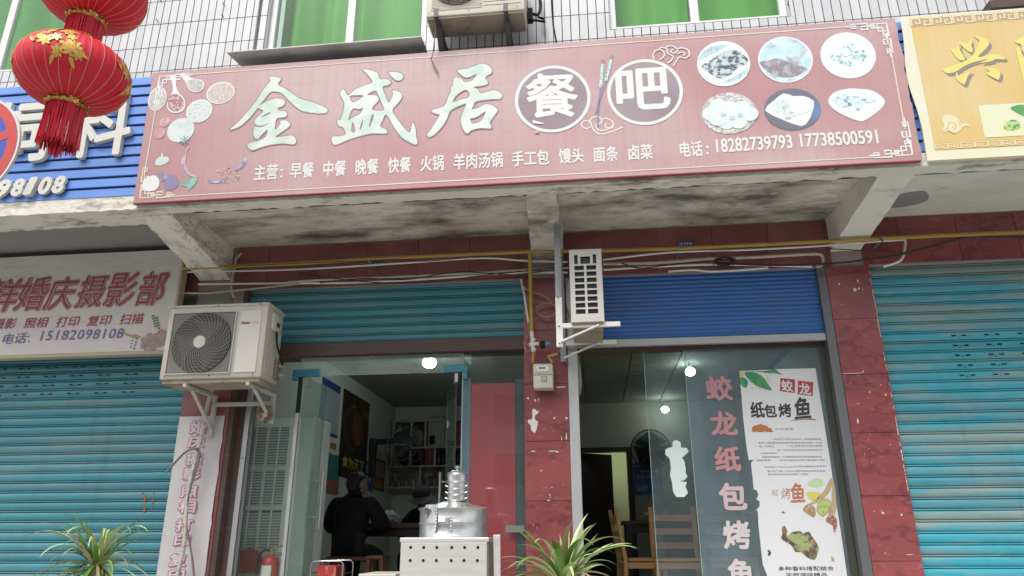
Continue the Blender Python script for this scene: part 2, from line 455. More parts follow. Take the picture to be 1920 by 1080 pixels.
# upper wall backing with real openings
uw = MB()
xs = [XL]+[v for a in WINS for v in a[:2]]+[XR]
for i in range(0, len(xs), 2): uw.box(xs[i], xs[i+1], WY+.008, WY+.22, EB+.1, ZT)
for a in WINS: uw.box(a[0], a[1], WY+.008, WY+.22, EB+.1, a[2]); uw.box(a[0], a[1], WY+.008, WY+.22, a[3], ZT)
upper = build('upper_wall', uw, grout, bld)
TP, RP = .0678, .238
n = 0; rest = MB()
def tile_pieces(x0, x1, z0, z1):
    for a in WINS:
        if x1 > a[0]+.002 and x0 < a[1]-.002 and z1 > a[2]-.006:
            if z0 < a[2]-.02: yield (x0, x1, z0, a[2]-.012); z0 = a[2]-.010
            if x0 < a[0]-.006: yield (x0, a[0]-.002, z0, z1)
            if x1 > a[1]+.006: yield (a[1]+.002, x1, z0, z1)
            return
    yield (x0, x1, z0, z1)
cand = []
for r in range(-6, 17):
    for c in range(-80, 172):
        x0 = -3.693+c*TP; z0 = 4.267+r*RP
        if x0 < XL or x0+TP > XR or z0 < EB+.12 or z0+RP > ZT: continue
        for q in tile_pieces(x0+.0037, x0+TP-.0037, z0+.0038, z0+RP-.0038): cand.append(q)
vis = [q for q in cand if q[3] > 3.86 and -5.0 < q[0] < 3.3 and q[2] < .36+(4.55-.0)*.99 and (q[2] < 4.75-.075*(q[0]+3.7))]
vis = vis[:300]
sv = set(vis)
for q in vis:
    d = random.uniform(0, .0015)
    build('tile', MB().box(q[0], q[1], WY-d, WY+.006, q[2], q[3]), white_tile, upper)
for q in cand:
    if q not in sv: rest.box(q[0], q[1], WY-.001, WY+.006, q[2], q[3])
build('tile_field', rest, white_tile, upper, kind='stuff')
for x, y in ((303, 3), (297, 41), (421, 10), (419, 32), (1478, 8)):
    p = at(x, y, WY)
    build('nail', MB().tube([p+np.array([0, .01, 0]), p+np.array([-.004, -.03, .006])], .004, 6), rust_bar, upper)
# window reveals, frames, panes, curtains
curt = mat('green_curtain', (.10, .33, .045), .8, layers=[((.07, .24, .05), .6, (9, 9, .6), .45, .7, 4)])  # vertical stripes paint fold shade into both curtain colours
curt_p = mat('pale_green_curtain', (.12, .29, .09), .8, layers=[((.10, .24, .09), .6, (9, 9, .6), .45, .7, 4)])
def window(a, mull, wl):
    x0, x1, z0, z1 = a; f = .055
    wn = build('window', MB().box(x0-.0, x1, WY+.012, WY+.21, z0-.012, z0-.002), frame_white, bld)
    build('reveal', MB().box(x0-.001, x0+.0035, WY+.009, WY+.2, z0, z1), white_tile, wn); build('reveal', MB().box(x1-.0035, x1+.001, WY+.009, WY+.2, z0, z1), white_tile, wn)
    fr = MB().box(x0+.004, x0+f, WY+.055, WY+.11, z0, z1).box(x1-f, x1-.004, WY+.055, WY+.11, z0, z1).box(x0+f, x1-f, WY+.055, WY+.11, z0, z0+f).box(x0+f, x1-f, WY+.055, WY+.11, z1-f, z1)
    build('frame', fr, frame_white, wn, bevel=.006)
    for m_ in mull:
        build('mullion', MB().box(m_-.032, m_+.032, WY+.058, WY+.112, z0+f, z1-f), frame_white, wn, bevel=.005)
    xx = [x0+f]+[v for m_ in mull for v in (m_-.032, m_+.032)]+[x1-f]
    for i in range(0, len(xx), 2):
        build('pane', MB().box(xx[i], xx[i+1], WY+.08, WY+.085, z0+f, z1-f), glass_win, wn)
    return wn
window(W1, (-4.98,), 'w')
window(W2, (-1.846,), 'w')
window(W3, (.935,), 'w')
def curtain(x0, x1, z0, z1, Y, m, label, seed, amp=.045, freq=19):
    rg = random.Random(seed); V = []; n_ = 90; ph = [rg.uniform(0, 6) for _ in range(4)]
    for j in range(7):
        z = z0+(z1-z0)*j/6
        for i in range(n_+1):
            x = x0+(x1-x0)*i/n_
            y = Y+amp*(math.sin(x*freq+ph[0]+.25*math.sin(z*2))+.6*math.sin(x*freq*.43+ph[1])+.3*math.sin(x*freq*2.1+ph[2]))
            V.append((x, y, z))
    b_ = MB().add(V, [(j*(n_+1)+i, j*(n_+1)+i+1, (j+1)*(n_+1)+i+1, (j+1)*(n_+1)+i) for j in range(6) for i in range(n_)])
    o = build('curtain', b_, m, smooth=60)
    tag(o, label, 'curtain', 'green curtains behind the upstairs windows')
curtain(-6.2, -4.25, 4.16, 5.9, WY+.30, curt_p, 'dull green curtain in the upstairs window behind the red lanterns', 1, .012)
curtain(-2.56, -1.86, 4.16, 5.9, WY+.30, curt, 'bright green curtain in the pane next to the white tiles, above the grey metal ledge', 2)
curtain(-1.84, -1.17, 4.16, 5.9, WY+.32, curt, 'bright green curtain in the pane beside the upstairs air conditioner', 3, .014)
curtain(.27, .93, 4.14, 5.9, WY+.29, curt, 'green curtain left of the thick white mullion above the round characters', 4, .012)
curtain(.95, 1.64, 4.14, 5.9, WY+.29, curt, 'green curtain with fine mesh, in the pane above the food pictures', 5, .008)
# dim rooms behind the upstairs windows
for i, a in enumerate(WINS):
    build('upstairs_room_wall', MB().box(a[0]-.3, a[1]+.3, WY+1.4, WY+1.5, 3.2, 6.1).box(a[0]-.3, a[1]+.3, WY+.22, WY+1.5, 3.2, 3.3), wall_in, kind='structure')
# canopy: soffit slabs, edge beam, tapered beams
build('soffit', MB().box(-3.22, 2.12, WY-.0, .02, SOF, SOF+.12), plaster_mould, bld)
build('soffit', MB().box(2.12, XR, WY, .02, SOF, SOF+.12), plaster_clean, bld)
build('soffit', MB().box(XL, -3.22, -.79, .02, SOF, SOF+.12), plaster_grey, bld)
def rough_beam(x0, x1, ya, yb, z0, z1, seed):
    rg = random.Random(seed); nx = int((x1-x0)/.05); V = []
    for i in range(nx+1):
        x = x0+(x1-x0)*i/nx
        j = lambda s: rg.uniform(-s, s)
        V += [(x, ya, z0+j(.004)), (x, yb+j(.007), z0+j(.007)), (x, yb, z1), (x, ya, z1)]
    fs = []
    for i in range(nx):
        k = i*4
        fs += [(k+q, k+(q+1) % 4, k+4+(q+1) % 4, k+4+q) for q in range(4)]
    fs += [(0, 3, 2, 1), (nx*4, nx*4+1, nx*4+2, nx*4+3)]
    return MB().add(V, fs)
build('edge_beam', rough_beam(-3.30, XR, -1.06, WY+.01, EB, EB+.1, 3), plaster_edge, bld, smooth=25)
build('edge_beam', rough_beam(XL, -3.302, -1.06, -.79, EB-.005, EB+.11, 4), plaster_edge, bld, smooth=25)
def canopy_beam(x0, x1, xa, xb, m, zw=2.545, zf=2.722):
    # x0,x1 at the wall, xa,xb at the front edge
    nn = 12; V = []; rg = random.Random(int(x0*100))
    for i in range(nn+1):
        t = i/nn; y = .0-t*.948; zb = zw+(zf-zw)*t
        l, r_ = x0+(xa-x0)*t, x1+(xb-x1)*t
        j = lambda: rg.uniform(-.006, .006)
        V += [(l+j(), y, zb+j()), (r_+j(), y, zb+j()), (r_, y, SOF+.01), (l, y, SOF+.01)]
    fs = []
    for i in range(nn):
        k = i*4; fs += [(k+q, k+(q+1) % 4, k+4+(q+1) % 4, k+4+q) for q in range(4)]
    fs += [(0, 1, 2, 3), (nn*4+3, nn*4+2, nn*4+1, nn*4)]
    return build('canopy_beam', MB().add(V, fs), m, bld, smooth=30)
plaster_beam = mat('cracked_plaster', (.76, .73, .65), .95, layers=[((.40, .31, .20), .75, (7, 2.2, 7), .50, .70, 8), ((.10, .085, .07), .8, (9, 3, 9), .56, .68, 10), ((.08, .07, .06), .7, (5, 2.4, 5), -.012, 0, 6)], bump=((16, 6, 16), .8, .015))
canopy_beam(-3.36, -3.09, -3.36, -3.10, plaster_beam, 2.525, 2.705)
canopy_beam(-.435, -.165, -.400, -.18, plaster_mould, 2.545, 2.722)
canopy_beam(1.975, 2.21, 2.04, 2.27, plaster_clean, 2.55, 2.722)
# patch of missing plaster on the right soffit
shape('bare_patch', Plane((0, 0, SOF), (1, 0, 0), (0, -1, 0)), [[(1660, 388), (1672, 372), (1690, 363), (1722, 358), (1738, 360), (1740, 374), (1716, 383), (1690, 388)]], plaster_grey, bld, h=.003, k=2)
# main wall at shop level: granite band, pillars with tiles, headers
base = mat('mortar', (.30, .25, .23), .9)
band = build('wall_band', MB().box(XL, -3.05, .012, .3, 2.42, SOF).box(-3.05, -.47, .012, .3, 2.42, SOF).box(-.47, XR, .012, .3, 2.42, SOF), base, bld)
def run(x0, x1, y, z0, z1, step, m, parent, first=None):
    x = x0; e = first or step
    while x < x1-.01:
        xe = min(x+e, x1)
        build('tile', MB().box(x+.002, xe-.002, y+random.uniform(-.002, .001), y+.013, z0+.002, z1-.002), m, parent)
        x = xe; e = step
run(-3.05, -.47, 0, 2.425, SOF-.012, .445, granite_dark, band, .30)
run(-.165, 1.975, 0, 2.425, SOF-.012, .445, granite_dark, band, .33)
run(2.215, 7.0, 0, 2.425, SOF-.012, .445, granite, band, .30)
run(-6.0, -3.37, 0, 2.425, SOF-.012, .445, granite_dark, band, .30)
def pillar(x0, x1, ztop, m, joints):
    p = build('pillar', MB().box(x0+.004, x1-.004, .012, .33, PAVE, max(ztop, 2.42)), base, bld)
    zs = [PAVE]+joints+[ztop]
    for i in range(len(zs)-1):
        build('tile', MB().box(x0, x1, random.uniform(-.0015, .001), .0135, zs[i]+.002, zs[i+1]-.002), m, p)
    return p
pl_ = pillar(-3.36, -2.944, 2.06, granite_dark, [-.2, .24, .68, 1.12, 1.56])
build('concrete_face', MB().box(-3.36, -3.05, .0, .0135, 2.062, 2.42), plaster_grey, pl_)
pc = pillar(-.511, -.165, 2.42, granite, [-.238, .202, .6415, 1.083, 1.53, 1.97])
pr = pillar(1.915, 2.25, 2.42, granite, [-.22, .216, .654, 1.101, 1.540, 1.977])
# chipped spots and scuffs on the pillars: small raised flakes of glue and mortar
def flecks(plane, pts, parent, seed):
    rg = random.Random(seed); b_ = MB()
    for (x, y, sx, sy) in pts:
        u, v = plane.uv(x, y); k = rg.randint(5, 8)
        L_ = [plane.pt(u+sx/230*rg.uniform(.6, 1.2)*math.cos(6.283*i/k), v+sy/230*rg.uniform(.5, 1.2)*math.sin(6.283*i/k), .0035) for i in range(k)]
        b_.add(L_, [tuple(range(k))])
    build('chip', b_, chip, parent, kind='stuff')
PF = YP(0.0)
rg = random.Random(5)
c_pts = [(1010, 726, 9, 1.2), (1030, 724, 7, 1.2), (1050, 726, 10, 1.5), (1000, 846, 6, 1), (1035, 846, 10, 1), (1045, 847, 4, 2), (990, 747, 2, 2), (1004, 752, 1.5, 3), (1039, 784, 2, 2), (1062, 784, 2.5, 3), (1015, 882, 1.5, 2), (1035, 914, 2, 1), (1031, 928, 2, 1), (1029, 938, 3, 1), (1010, 750, 1.5, 3), (1003, 750, 1.5, 3), (1062, 820, 1, 9), (1053, 822, 1, 4)]
c_pts += [(rg.uniform(985, 1060), rg.uniform(740, 1000), rg.uniform(.5, 1.1), rg.uniform(.5, 1.2)) for _ in range(12)]
flecks(PF, c_pts, pc, 1)
r_pts = [(1573, 533, 2.5, 2), (1603, 544, 3, 5), (1610, 541, 2, 2.5), (1608, 527, 1.5, 3), (1617, 543, 1, 1.5), (1600, 700, 20, .7), (1618, 697, 1.5, 2), (1660, 740, 1.5, 3), (1609, 757, 2, 1), (1608, 790, 1.5, 6), (1630, 735, 1.5, 1.5), (1655, 962, 2, 2), (1652, 958, 1, 1), (1690, 965, 2, 1.5), (1705, 1040, 7, .8)]
r_pts += [(1628.6+i*.1785+rg.uniform(-.8, .2), 503+i, rg.uniform(.4, 1.0), rg.uniform(2.5, 6)) for i in range(8, 420, 7) if rg.random() < .62]
r_pts += [(rg.uniform(1590, 1650)+(y_-700)*.16, y_, rg.uniform(.4, 1.0), rg.uniform(.5, 1.6)) for y_ in [rg.uniform(520, 1060) for _ in range(16)]]
flecks(PF, r_pts, pr, 2)
shape('torn_paper', PF, [[(998, 770), (1001, 766), (1006, 770), (1010, 771), (1008, 776), (1003, 780), (1004, 788), (1009, 790), (1007, 801), (1003, 812), (996, 806), (995, 798), (990, 792), (991, 787), (998, 786)]], chip, pc, h=.004, k=2)
# headers above the openings and side strips
build('header', MB().box(-2.944, -.511, .10, .30, 1.84, 2.42), rust_bar, bld)
build('header', MB().box(-.165, 1.915, .10, .30, 1.84, 2.42), rust_bar, bld)
build('side_wall', MB().box(XL, -3.36, .14, .33, PAVE, 2.42), plaster_grey, bld)
build('side_wall', MB().box(2.25, XR, .14, .33, PAVE, 2.42), plaster_grey, bld)
build('doorstep', MB().box(-2.944, -.511, -.02, .2, PAVE, FLOOR-.004).box(-.165, 1.915, -.02, .2, PAVE, FLOOR-.004), paving, bld)
# window ledges
ledge_m = mat('grey_sheet_metal', (.58, .57, .55), .6, .0, layers=[((.15, .14, .13), .5, (3, 3, 3), .45, .75, 6)])
o = build('window_ledge', MB().hexa([(-2.70, -1.215, 3.945), (-1.155, -1.215, 3.955), (-1.155, WY-.003, 3.965), (-2.66, WY-.003, 3.96), (-2.70, -1.215, 3.953), (-1.155, -1.215, 3.963), (-1.155, WY-.003, 3.98), (-2.66, WY-.003, 3.975)]), ledge_m, bld)
p0, p1 = at(1856, 17, -1.12), at(1990, 4, -1.12)
build('window_ledge', MB().box(p0[0], p1[0]+.5, -1.14, WY-.003, p0[2]-.005, p0[2]+.06), rust_bar, bld)
build('downpipe', MB().tube([(-2.622, WY-.012, 4.0), (-2.622, WY-.012, 6.5)], .008, 8), rail_grey, bld)
# guide rails beside the shutters
for x0, x1, m_ in ((-.165, -.085, alu), (1.846, 1.915, rail_grey), (-2.944, -2.90, rust_bar)):
    build('guide_rail', MB().box(x0+.001, x1, .004, .09, FLOOR, 2.42), m_, bld, bevel=.004)
# ---------------------------------------------------------------- roller shutters
slot_m = hole
def slat_profile(p):   # one slat of height p: broad curved face, then a narrow roll
    pr = [(.011, 0), (.011, .0035)]
    a = p*.79
    for i in range(9):
        t = i/8; pr.append((-.003-.0085*math.sin(math.pi*t)**.55, .0036+t*(a-.0045)))
    pr += [(.011, a), (.011, a+.0035)]
    for i in range(4):
        t = i/3; pr.append((-.001-.0045*math.sin(math.pi*t), a+.0036+t*(p*.21-.0045)))
    pr.append((.011, p-.0005))
    return pr
def wave_profile(p):
    pr = []
    for i in range(9):
        t = i/8; pr.append((-.0075*math.sin(math.pi*t)**1.2, t*p))
    return pr
def shutter(name, label, x0, x1, z0, z1, p, m, y, prof, bar=None, group='roller shutters of the shop row'):
    r = thing(name, ((x0+x1)/2, y, z0), label, 'roller shutter', group)
    pr = prof(p); n = len(pr); zz = z0
    if bar:
        h, bm_ = bar; build('bottom_bar', MB().box(x0, x1, y-.03, y+.012, z0, z0+h), bm_, r, bevel=.004); zz = z0+h
    V = [(xx, y+a, b) for xx in (x0, x1) for a, b in pr]
    me0 = None; i = 0
    while zz < z1-.004:
        if me0 is None:
            o = build('slat', MB().add([(v[0], v[1], v[2]+zz) for v in V], [(k, k+1, n+k+1, n+k) for k in range(n-1)]), m, r, smooth=50)
            me0 = o.data; z_first = zz
        else:
            o = link('slat', me0, m, r); o.location = (0, random.uniform(-.0015, .0015), zz-z_first)
            o.rotation_euler = (random.uniform(-.012, .012), 0, 0)
            # rotation about the slat's own foot: shift back so that the slat stays in its row
            zc = zz-ORG[r][2]; a = o.rotation_euler[0]; z1st = z_first-ORG[r][2]
            o.location[1] += math.sin(a)*z1st; o.location[2] += (1-math.cos(a))*z1st
        zz += p; i += 1
    return r
P77 = .0770
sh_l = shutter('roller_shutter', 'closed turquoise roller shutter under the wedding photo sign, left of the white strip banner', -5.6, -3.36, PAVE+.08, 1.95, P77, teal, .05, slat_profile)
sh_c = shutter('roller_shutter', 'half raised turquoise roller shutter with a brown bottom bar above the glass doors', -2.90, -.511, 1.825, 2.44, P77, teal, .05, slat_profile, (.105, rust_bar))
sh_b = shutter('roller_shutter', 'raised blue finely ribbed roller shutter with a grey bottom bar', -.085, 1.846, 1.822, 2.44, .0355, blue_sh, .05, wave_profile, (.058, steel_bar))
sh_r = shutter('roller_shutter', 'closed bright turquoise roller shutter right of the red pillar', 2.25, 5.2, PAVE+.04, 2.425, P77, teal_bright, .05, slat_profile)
def slots(r, y, rows, xs_):
    b_ = MB(); pl0 = YP(y)
    for z in rows:
        for x in xs_:
            for dx in (-.037, .037):
                s_ = 1 if dx > 0 else -1
                b_.add([pl0.pt(x+dx-.018*s_, z-.0045), pl0.pt(x+dx+.018*s_, z-.0065), pl0.pt(x+dx+.018*s_, z+.0065), pl0.pt(x+dx-.018*s_, z+.0045)], [(0, 1, 2, 3) if s_ > 0 else (3, 2, 1, 0)])
            for dz in (-.004, -.013):
                b_.add([pl0.pt(x-.003, z+dz-.003), pl0.pt(x+.003, z+dz-.003), pl0.pt(x+.003, z+dz+.003), pl0.pt(x-.003, z+dz+.003)], [(0, 1, 2, 3)])
    build('vent_slots', b_, slot_m, r, kind='stuff')
ZL = [at(100, y, .035)[2] for y in (673, 689.5, 706, 722, 738.5)]
xl = [at(x, 706, .035)[0] for x in (43.5, 93.5, 143.5, 194, 245)]
def snap(z, z0, p): return z0+math.floor((z-z0)/p)*p+p*.42
slots(sh_l, .0365, [snap(z, PAVE+.08, P77) for z in ZL], [xl[0]-.45, xl[0]-.225]+xl)
ZR = [at(1800, y, .035)[2] for y in (620, 638.5, 657, 675, 694)]
xr = [at(x, 657, .035)[0] for x in (1804, 1867, 1931)]
slots(sh_r, .0365, [snap(z, PAVE+.04, P77) for z in ZR], xr+[xr[2]+.25, xr[2]+.5])
rustp = mat('rust_stain', (.24, .085, .05), .9)
b_ = MB()
for (x, y, sx, sy) in ((272, 936, 3, 12), (287, 940, 2.5, 9), (271, 955, 3.5, 10), (265, 968, 4, 4), (268, 925, 2, 4), (285, 955, 2, 5), (258, 970, 2, 2), (288, 925, 1.5, 4)):
    c = YP(.0375).uv(x, y); k = 9
    b_.add([YP(.0375).pt(c[0]+sx/225*random.uniform(.4, 1.1)*math.cos(i*6.283/k), c[1]+sy/225*random.uniform(.4, 1.1)*math.sin(i*6.283/k), 0) for i in range(k)], [tuple(range(k))])
build('paint_marks', b_, rustp, sh_l, kind='stuff')

# ---------------------------------------------------------------- big red restaurant sign
ban = mat('faded_hazy_red_banner', (.41, .195, .20), .55, layers=[((.50, .375, .37), .9, (.33, 1, .5), .36, .60, 3), ((.40, .15, .165), .28, (34, 1, 1.1), .45, .8, 3), ((.42, .165, .18), .18, (2, 1, 40), .45, .8, 3)], bump=((5, 5, 2.5), .12, .02))  # pale layer paints camera flare into the cloth colour, beside its fading
ban_edge = mat('red_banner_fold', (.27, .06, .075), .5)
cream = mat('printed_cream', (.66, .58, .44), .6, layers=[((.70, .68, .64), .8, (.6, 1, .6), .42, .6, 2)])
white_print = mat('printed_white', (.70, .70, .68), .6)
mint = mat('printed_mint_white', (.64, .68, .65), .55, layers=[((.44, .60, .53), .8, (6, 1, 6.5), .46, .60, 2), ((.54, .58, .44), .25, (.9, 1, 3), .56, .66, 1)])
mint_dark = mat('printed_grey_outline', (.30, .22, .24), .6)
mauve = mat('printed_mauve', (.27, .205, .235), .6, layers=[((.42, .36, .38), .55, (1.2, 1, 1.5), .42, .7, 3)])
SB, STp = np.array([0, -1.10, 2.742]), np.array([0, -1.157, 3.853])
SP = Plane(SB, (1, 0, 0), STp-SB)
su0, su1, sH = -3.325, 2.27, np.linalg.norm(STp-SB)
sg = thing('restaurant_sign', (-.5, -1.1, 2.74), 'long faded and haze-paled red restaurant sign with calligraphy and food pictures above the shopfront', 'shop sign')
def slab(pl, u0, u1, v0, v1, d, mb=None):
    mb = mb or MB()
    return mb.hexa([pl.pt(u0, v0, 0), pl.pt(u1, v0, 0), pl.pt(u1, v0, -d), pl.pt(u0, v0, -d), pl.pt(u0, v1, 0), pl.pt(u1, v1, 0), pl.pt(u1, v1, -d), pl.pt(u0, v1, -d)])
# stretched cloth with puckered right and left edges
V = []; nx, nz = 150, 24; rg = random.Random(11)
pk = [rg.uniform(-.010, .004) for _ in range(nz+1)]
for j in range(nz+1):
    for i in range(nx+1):
        u = su0+(su1-su0)*i/nx; v = sH*j/nz
        e = math.exp(-(su1-u)/.10)
        uu = u+pk[j]*e
        h = .0016*math.sin(u*3.1+v*2)*math.sin(v*3)+.006*math.exp(-(su1-u)/.022)*math.sin(v*26)+.0006*math.sin(u*9.3)
        if 0 < j < nz: pass
        else: h = 0
        V.append(SP.pt(uu, v, h*.5))
fs = [(j*(nx+1)+i, j*(nx+1)+i+1, (j+1)*(nx+1)+i+1, (j+1)*(nx+1)+i) for j in range(nz) for i in range(nx)]
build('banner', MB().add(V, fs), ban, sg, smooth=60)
SQ = Plane(SP.pt(0, 0, .0022), SP.U, SP.V)     # print plane just proud of the cloth
build('frame', slab(Plane(SP.pt(0, 0, -.010), SP.U, SP.V), su0, su1-.004, .004, sH-.004, .04), rail_grey, sg)
build('hem', slab(Plane(SP.pt(0, 0, .006), SP.U, SP.V), su0, su1-.01, -.007, .004, .03), ban_edge, sg, bevel=.003)
# border lines
for a, c in (((357, 139.5), (1594, 49.5)), ((306, 369), (1639, 294.5))):
    build('border_line', ribbon(SQ, [a, c], .0085, 0), cream, sg)
for a, c in (((296, 180), (270, 330)), ((1668, 82), (1697, 242))):
    build('border_line', ribbon(SQ, [a, c], .0085, 0), cream, sg)
def key(cx_, cy_, sx, sy, m, name):
    """corner fret: square spirals stepping along both edges, cx_,cy_ = corner pixel"""
    b2 = MB(); c = SQ.uv(cx_, cy_); s_ = .034; wd = .0085
    def L(pts, h): ribbon(SQ, [(c[0]+sx*x*s_, c[1]+sy*y*s_) for x, y in pts], wd, h, b2, px=False)
    L([(0, 0), (3.2, 0), (3.2, 1), (1, 1), (1, 3.2), (0, 3.2), (0, 0)], 0)
    L([(1.9, 0), (1.9, 1.9), (0, 1.9)], .0004)
    L([(2.5, 1), (2.5, .45), (5.1, .45), (5.1, 1.2), (3.9, 1.2), (3.9, -.2), (6.0, -.2)], .0008)
    L([(1, 2.5), (.45, 2.5), (.45, 5.1), (1.2, 5.1), (1.2, 3.9), (-.2, 3.9), (-.2, 6.0)], .0008)
    L([(5.6, -.2), (7.2, -.2), (7.2, .8), (6.2, .8), (6.2, .3), (8.2, .3)], .0012)
    L([(-.2, 5.6), (-.2, 7.2), (.8, 7.2), (.8, 6.2), (.3, 6.2), (.3, 8.2)], .0012)
    build(name, b2, m, sg)
key(1662, 43, -1, -1, white_print, 'corner_fret')
key(1711, 290, -1, 1, white_print, 'corner_fret')
key(299, 143, 1, -1, white_print, 'corner_fret')
key(262, 371, 1, 1, cream, 'corner_fret')
# calligraphic characters, traced as cut outlines
def Z(ox, oy, s, pts): return [(ox+x/s, oy+y/s) for x, y in pts]
J = lambda p: Z(420, 130, 6.752, p)
jin = [J([(575,100),(650,95),(722,125),(685,195),(800,260),(960,370),(1130,420),(1290,490),(1305,540),(1240,560),(1100,548),(990,525),(880,450),(740,310),(680,285),(590,290),(520,370),(465,440),(420,500),(330,610),(220,710),(140,750),(80,760),(180,670),(300,535),(400,415),(480,290),(550,190),(590,150)])]
jin2 = [J([(432,482),(540,410),(650,370),(750,385),(770,430),(740,470),(685,485),(690,520),(770,530),(800,570),(770,605),(665,630),(650,765),(715,690),(710,660),(770,645),(835,680),(820,730),(740,790),(655,855),(760,850),(860,840),(915,890),(900,940),(860,950),(740,940),(600,955),(480,985),(360,1025),(295,970),(330,930),(420,910),(530,855),(550,765),(470,840),(430,885),(385,860),(375,790),(395,725),(430,735),(500,725),(565,680),(500,710),(420,710),(385,670),(400,630),(500,530)]),
        J([(470,605),(575,543),(580,562),(520,590)])]
G = lambda p: Z(610, 120, 6.747, p)
sheng = [G([(480,80),(500,65),(590,85),(660,120),(690,190),(770,190),(828,230),(800,265),(725,295),(760,400),(800,490),(855,400),(850,345),(880,335),(945,360),(970,405),(940,470),(850,580),(890,670),(980,790),(1065,870),(1090,800),(1110,740),(1140,820),(1150,920),(1165,1000),(1135,1022),(1050,980),(960,920),(870,800),(775,640),(720,720),(695,790),(770,830),(780,860),(760,880),(600,880),(450,910),(290,960),(130,1025),(85,980),(90,920),(180,915),(260,885),(220,800),(165,780),(150,700),(190,710),(230,600),(240,490),(190,390),(200,345),(235,325),(290,400),(380,320),(500,270),(597,235),(560,160)]),
         G([(310,410),(400,394),(485,402),(420,455),(345,485)]), G([(530,390),(640,340),(690,440),(745,560),(720,590),(595,580),(620,520),(675,460),(660,410),(610,395)]),
         G([(345,570),(430,572),(480,555),(440,630),(360,670),(290,710)]), G([(340,750),(360,750),(380,850),(330,862)]), G([(470,715),(478,715),(460,800),(435,825)]), G([(585,655),(615,650),(590,740),(550,800)])]
dot_ = [G([(805,110),(880,105),(950,115),(985,160),(960,200),(915,210),(860,180)])]
K = lambda p: Z(790, 110, 6.753, p)
ju = [K([(455,150),(560,130),(660,100),(760,65),(850,90),(895,150),(880,190),(830,215),(810,250),(840,290),(830,325),(760,345),(660,360),(715,390),(750,440),(830,420),(920,400),(990,425),(1025,470),(990,510),(880,515),(690,545),(660,600),(640,640),(720,625),(800,580),(880,585),(950,630),(960,670),(870,800),(885,850),(875,885),(760,880),(640,905),(580,950),(530,890),(500,800),(510,720),(550,620),(565,570),(480,600),(370,660),(300,810),(200,930),(120,990),(75,970),(120,900),(230,720),(190,700),(135,675),(160,645),(290,600),(340,490),(380,400),(370,370),(400,340),(410,250),(450,240),(510,255),(545,295),(640,280),(690,220),(705,190),(640,220),(580,240),(520,215)]),
      K([(400,550),(450,460),(560,395),(610,440),(590,495),(500,520)]), K([(620,760),(700,740),(810,670),(790,740),(740,800),(650,825),(630,800)])]
for grp in ((jin, jin2), (sheng, dot_), (ju,)):
    b1, b2 = MB(), MB()
    for lp in grp:
        shape('', SQ, lp, None, None, h=.0015, mb=b2)
        for q in lp: ribbon(SQ, smooth_loop([SQ.uv(*p) for p in q]), .015, .0004, b1, px=False, closed=True)
    c_ = build('character', b1, mint_dark, sg); build('character_face', b2, mint, c_)
# the two round badges
for cpx, ch, box in (((1036, 185), '餐', ((987, 222), (1085, 219), 83)), ((1209, 172), '吧', ((1157, 209), (1259, 203), 78))):
    c = SQ.uv(*cpx); rx = abs(SQ.uv(cpx[0]+71.5, cpx[1]-4)[0]-c[0]); ry = rx*.995
    d = build('badge', ring(SQ, c, rx, ry, None, 56, 0), mauve, sg)
    build('badge_rim', ring(SQ, c, rx, ry, .024, 56, .001), white_print, d)
    text('character', SQ, ch, box[0], box[1], box[2], white_print, d, h=.0012, bold=.022)
cl = MB()
for pts in ([(1226,112),(1224,103),(1230,95),(1240,94),(1246,101),(1243,108),(1237,112)], [(1234,95),(1240,89),(1250,92),(1252,100),(1262,106),(1258,114),(1252,118)], [(1246,92),(1254,86),(1264,88),(1270,95),(1264,100),(1258,97),(1262,92)], [(1268,92),(1278,90),(1290,94),(1292,104),(1284,109),(1274,107),(1270,112),(1262,124)], [(1270,101),(1278,98),(1284,101),(1280,105)]):
    ribbon(SQ, pts, .009, .0022, cl, k=5)
for pts in ([(1110,236),(1100,241),(1091,236),(1092,229),(1101,226),(1108,231),(1112,242),(1122,250),(1136,250),(1154,244),(1168,238)], [(1106,228),(1110,221),(1120,218),(1128,224),(1126,231),(1118,233),(1121,243),(1134,244),(1150,238)], [(1128,224),(1136,222),(1146,226),(1150,234),(1142,240),(1134,236),(1138,231)]):
    ribbon(SQ, pts, .009, .0004, cl, k=5)
build('cloud_scrolls', cl, white_print, sg, kind='stuff')
chop = mat('printed_chopstick', (.24, .22, .36), .6); chopl = mat('printed_chopstick_blue_white', (.50, .66, .66), .6, layers=[((.15, .35, .38), .8, (60, 1, 50), .55, .6, 2)])
for a, mid, e in (((1130, 120), (1126, 164), (1120, 238)), ((1146, 112), (1136, 152), (1116, 216))):
    o = build('chopstick', ribbon(SQ, [mid, e], .011, .0025), chop, sg); build('chopstick_handle', ribbon(SQ, [a, mid], .022, .0028), chopl, o)
    build('chopstick_tip', ribbon(SQ, [(a[0]+.6, a[1]-8), a], .022, .0028), mint_dark, o)
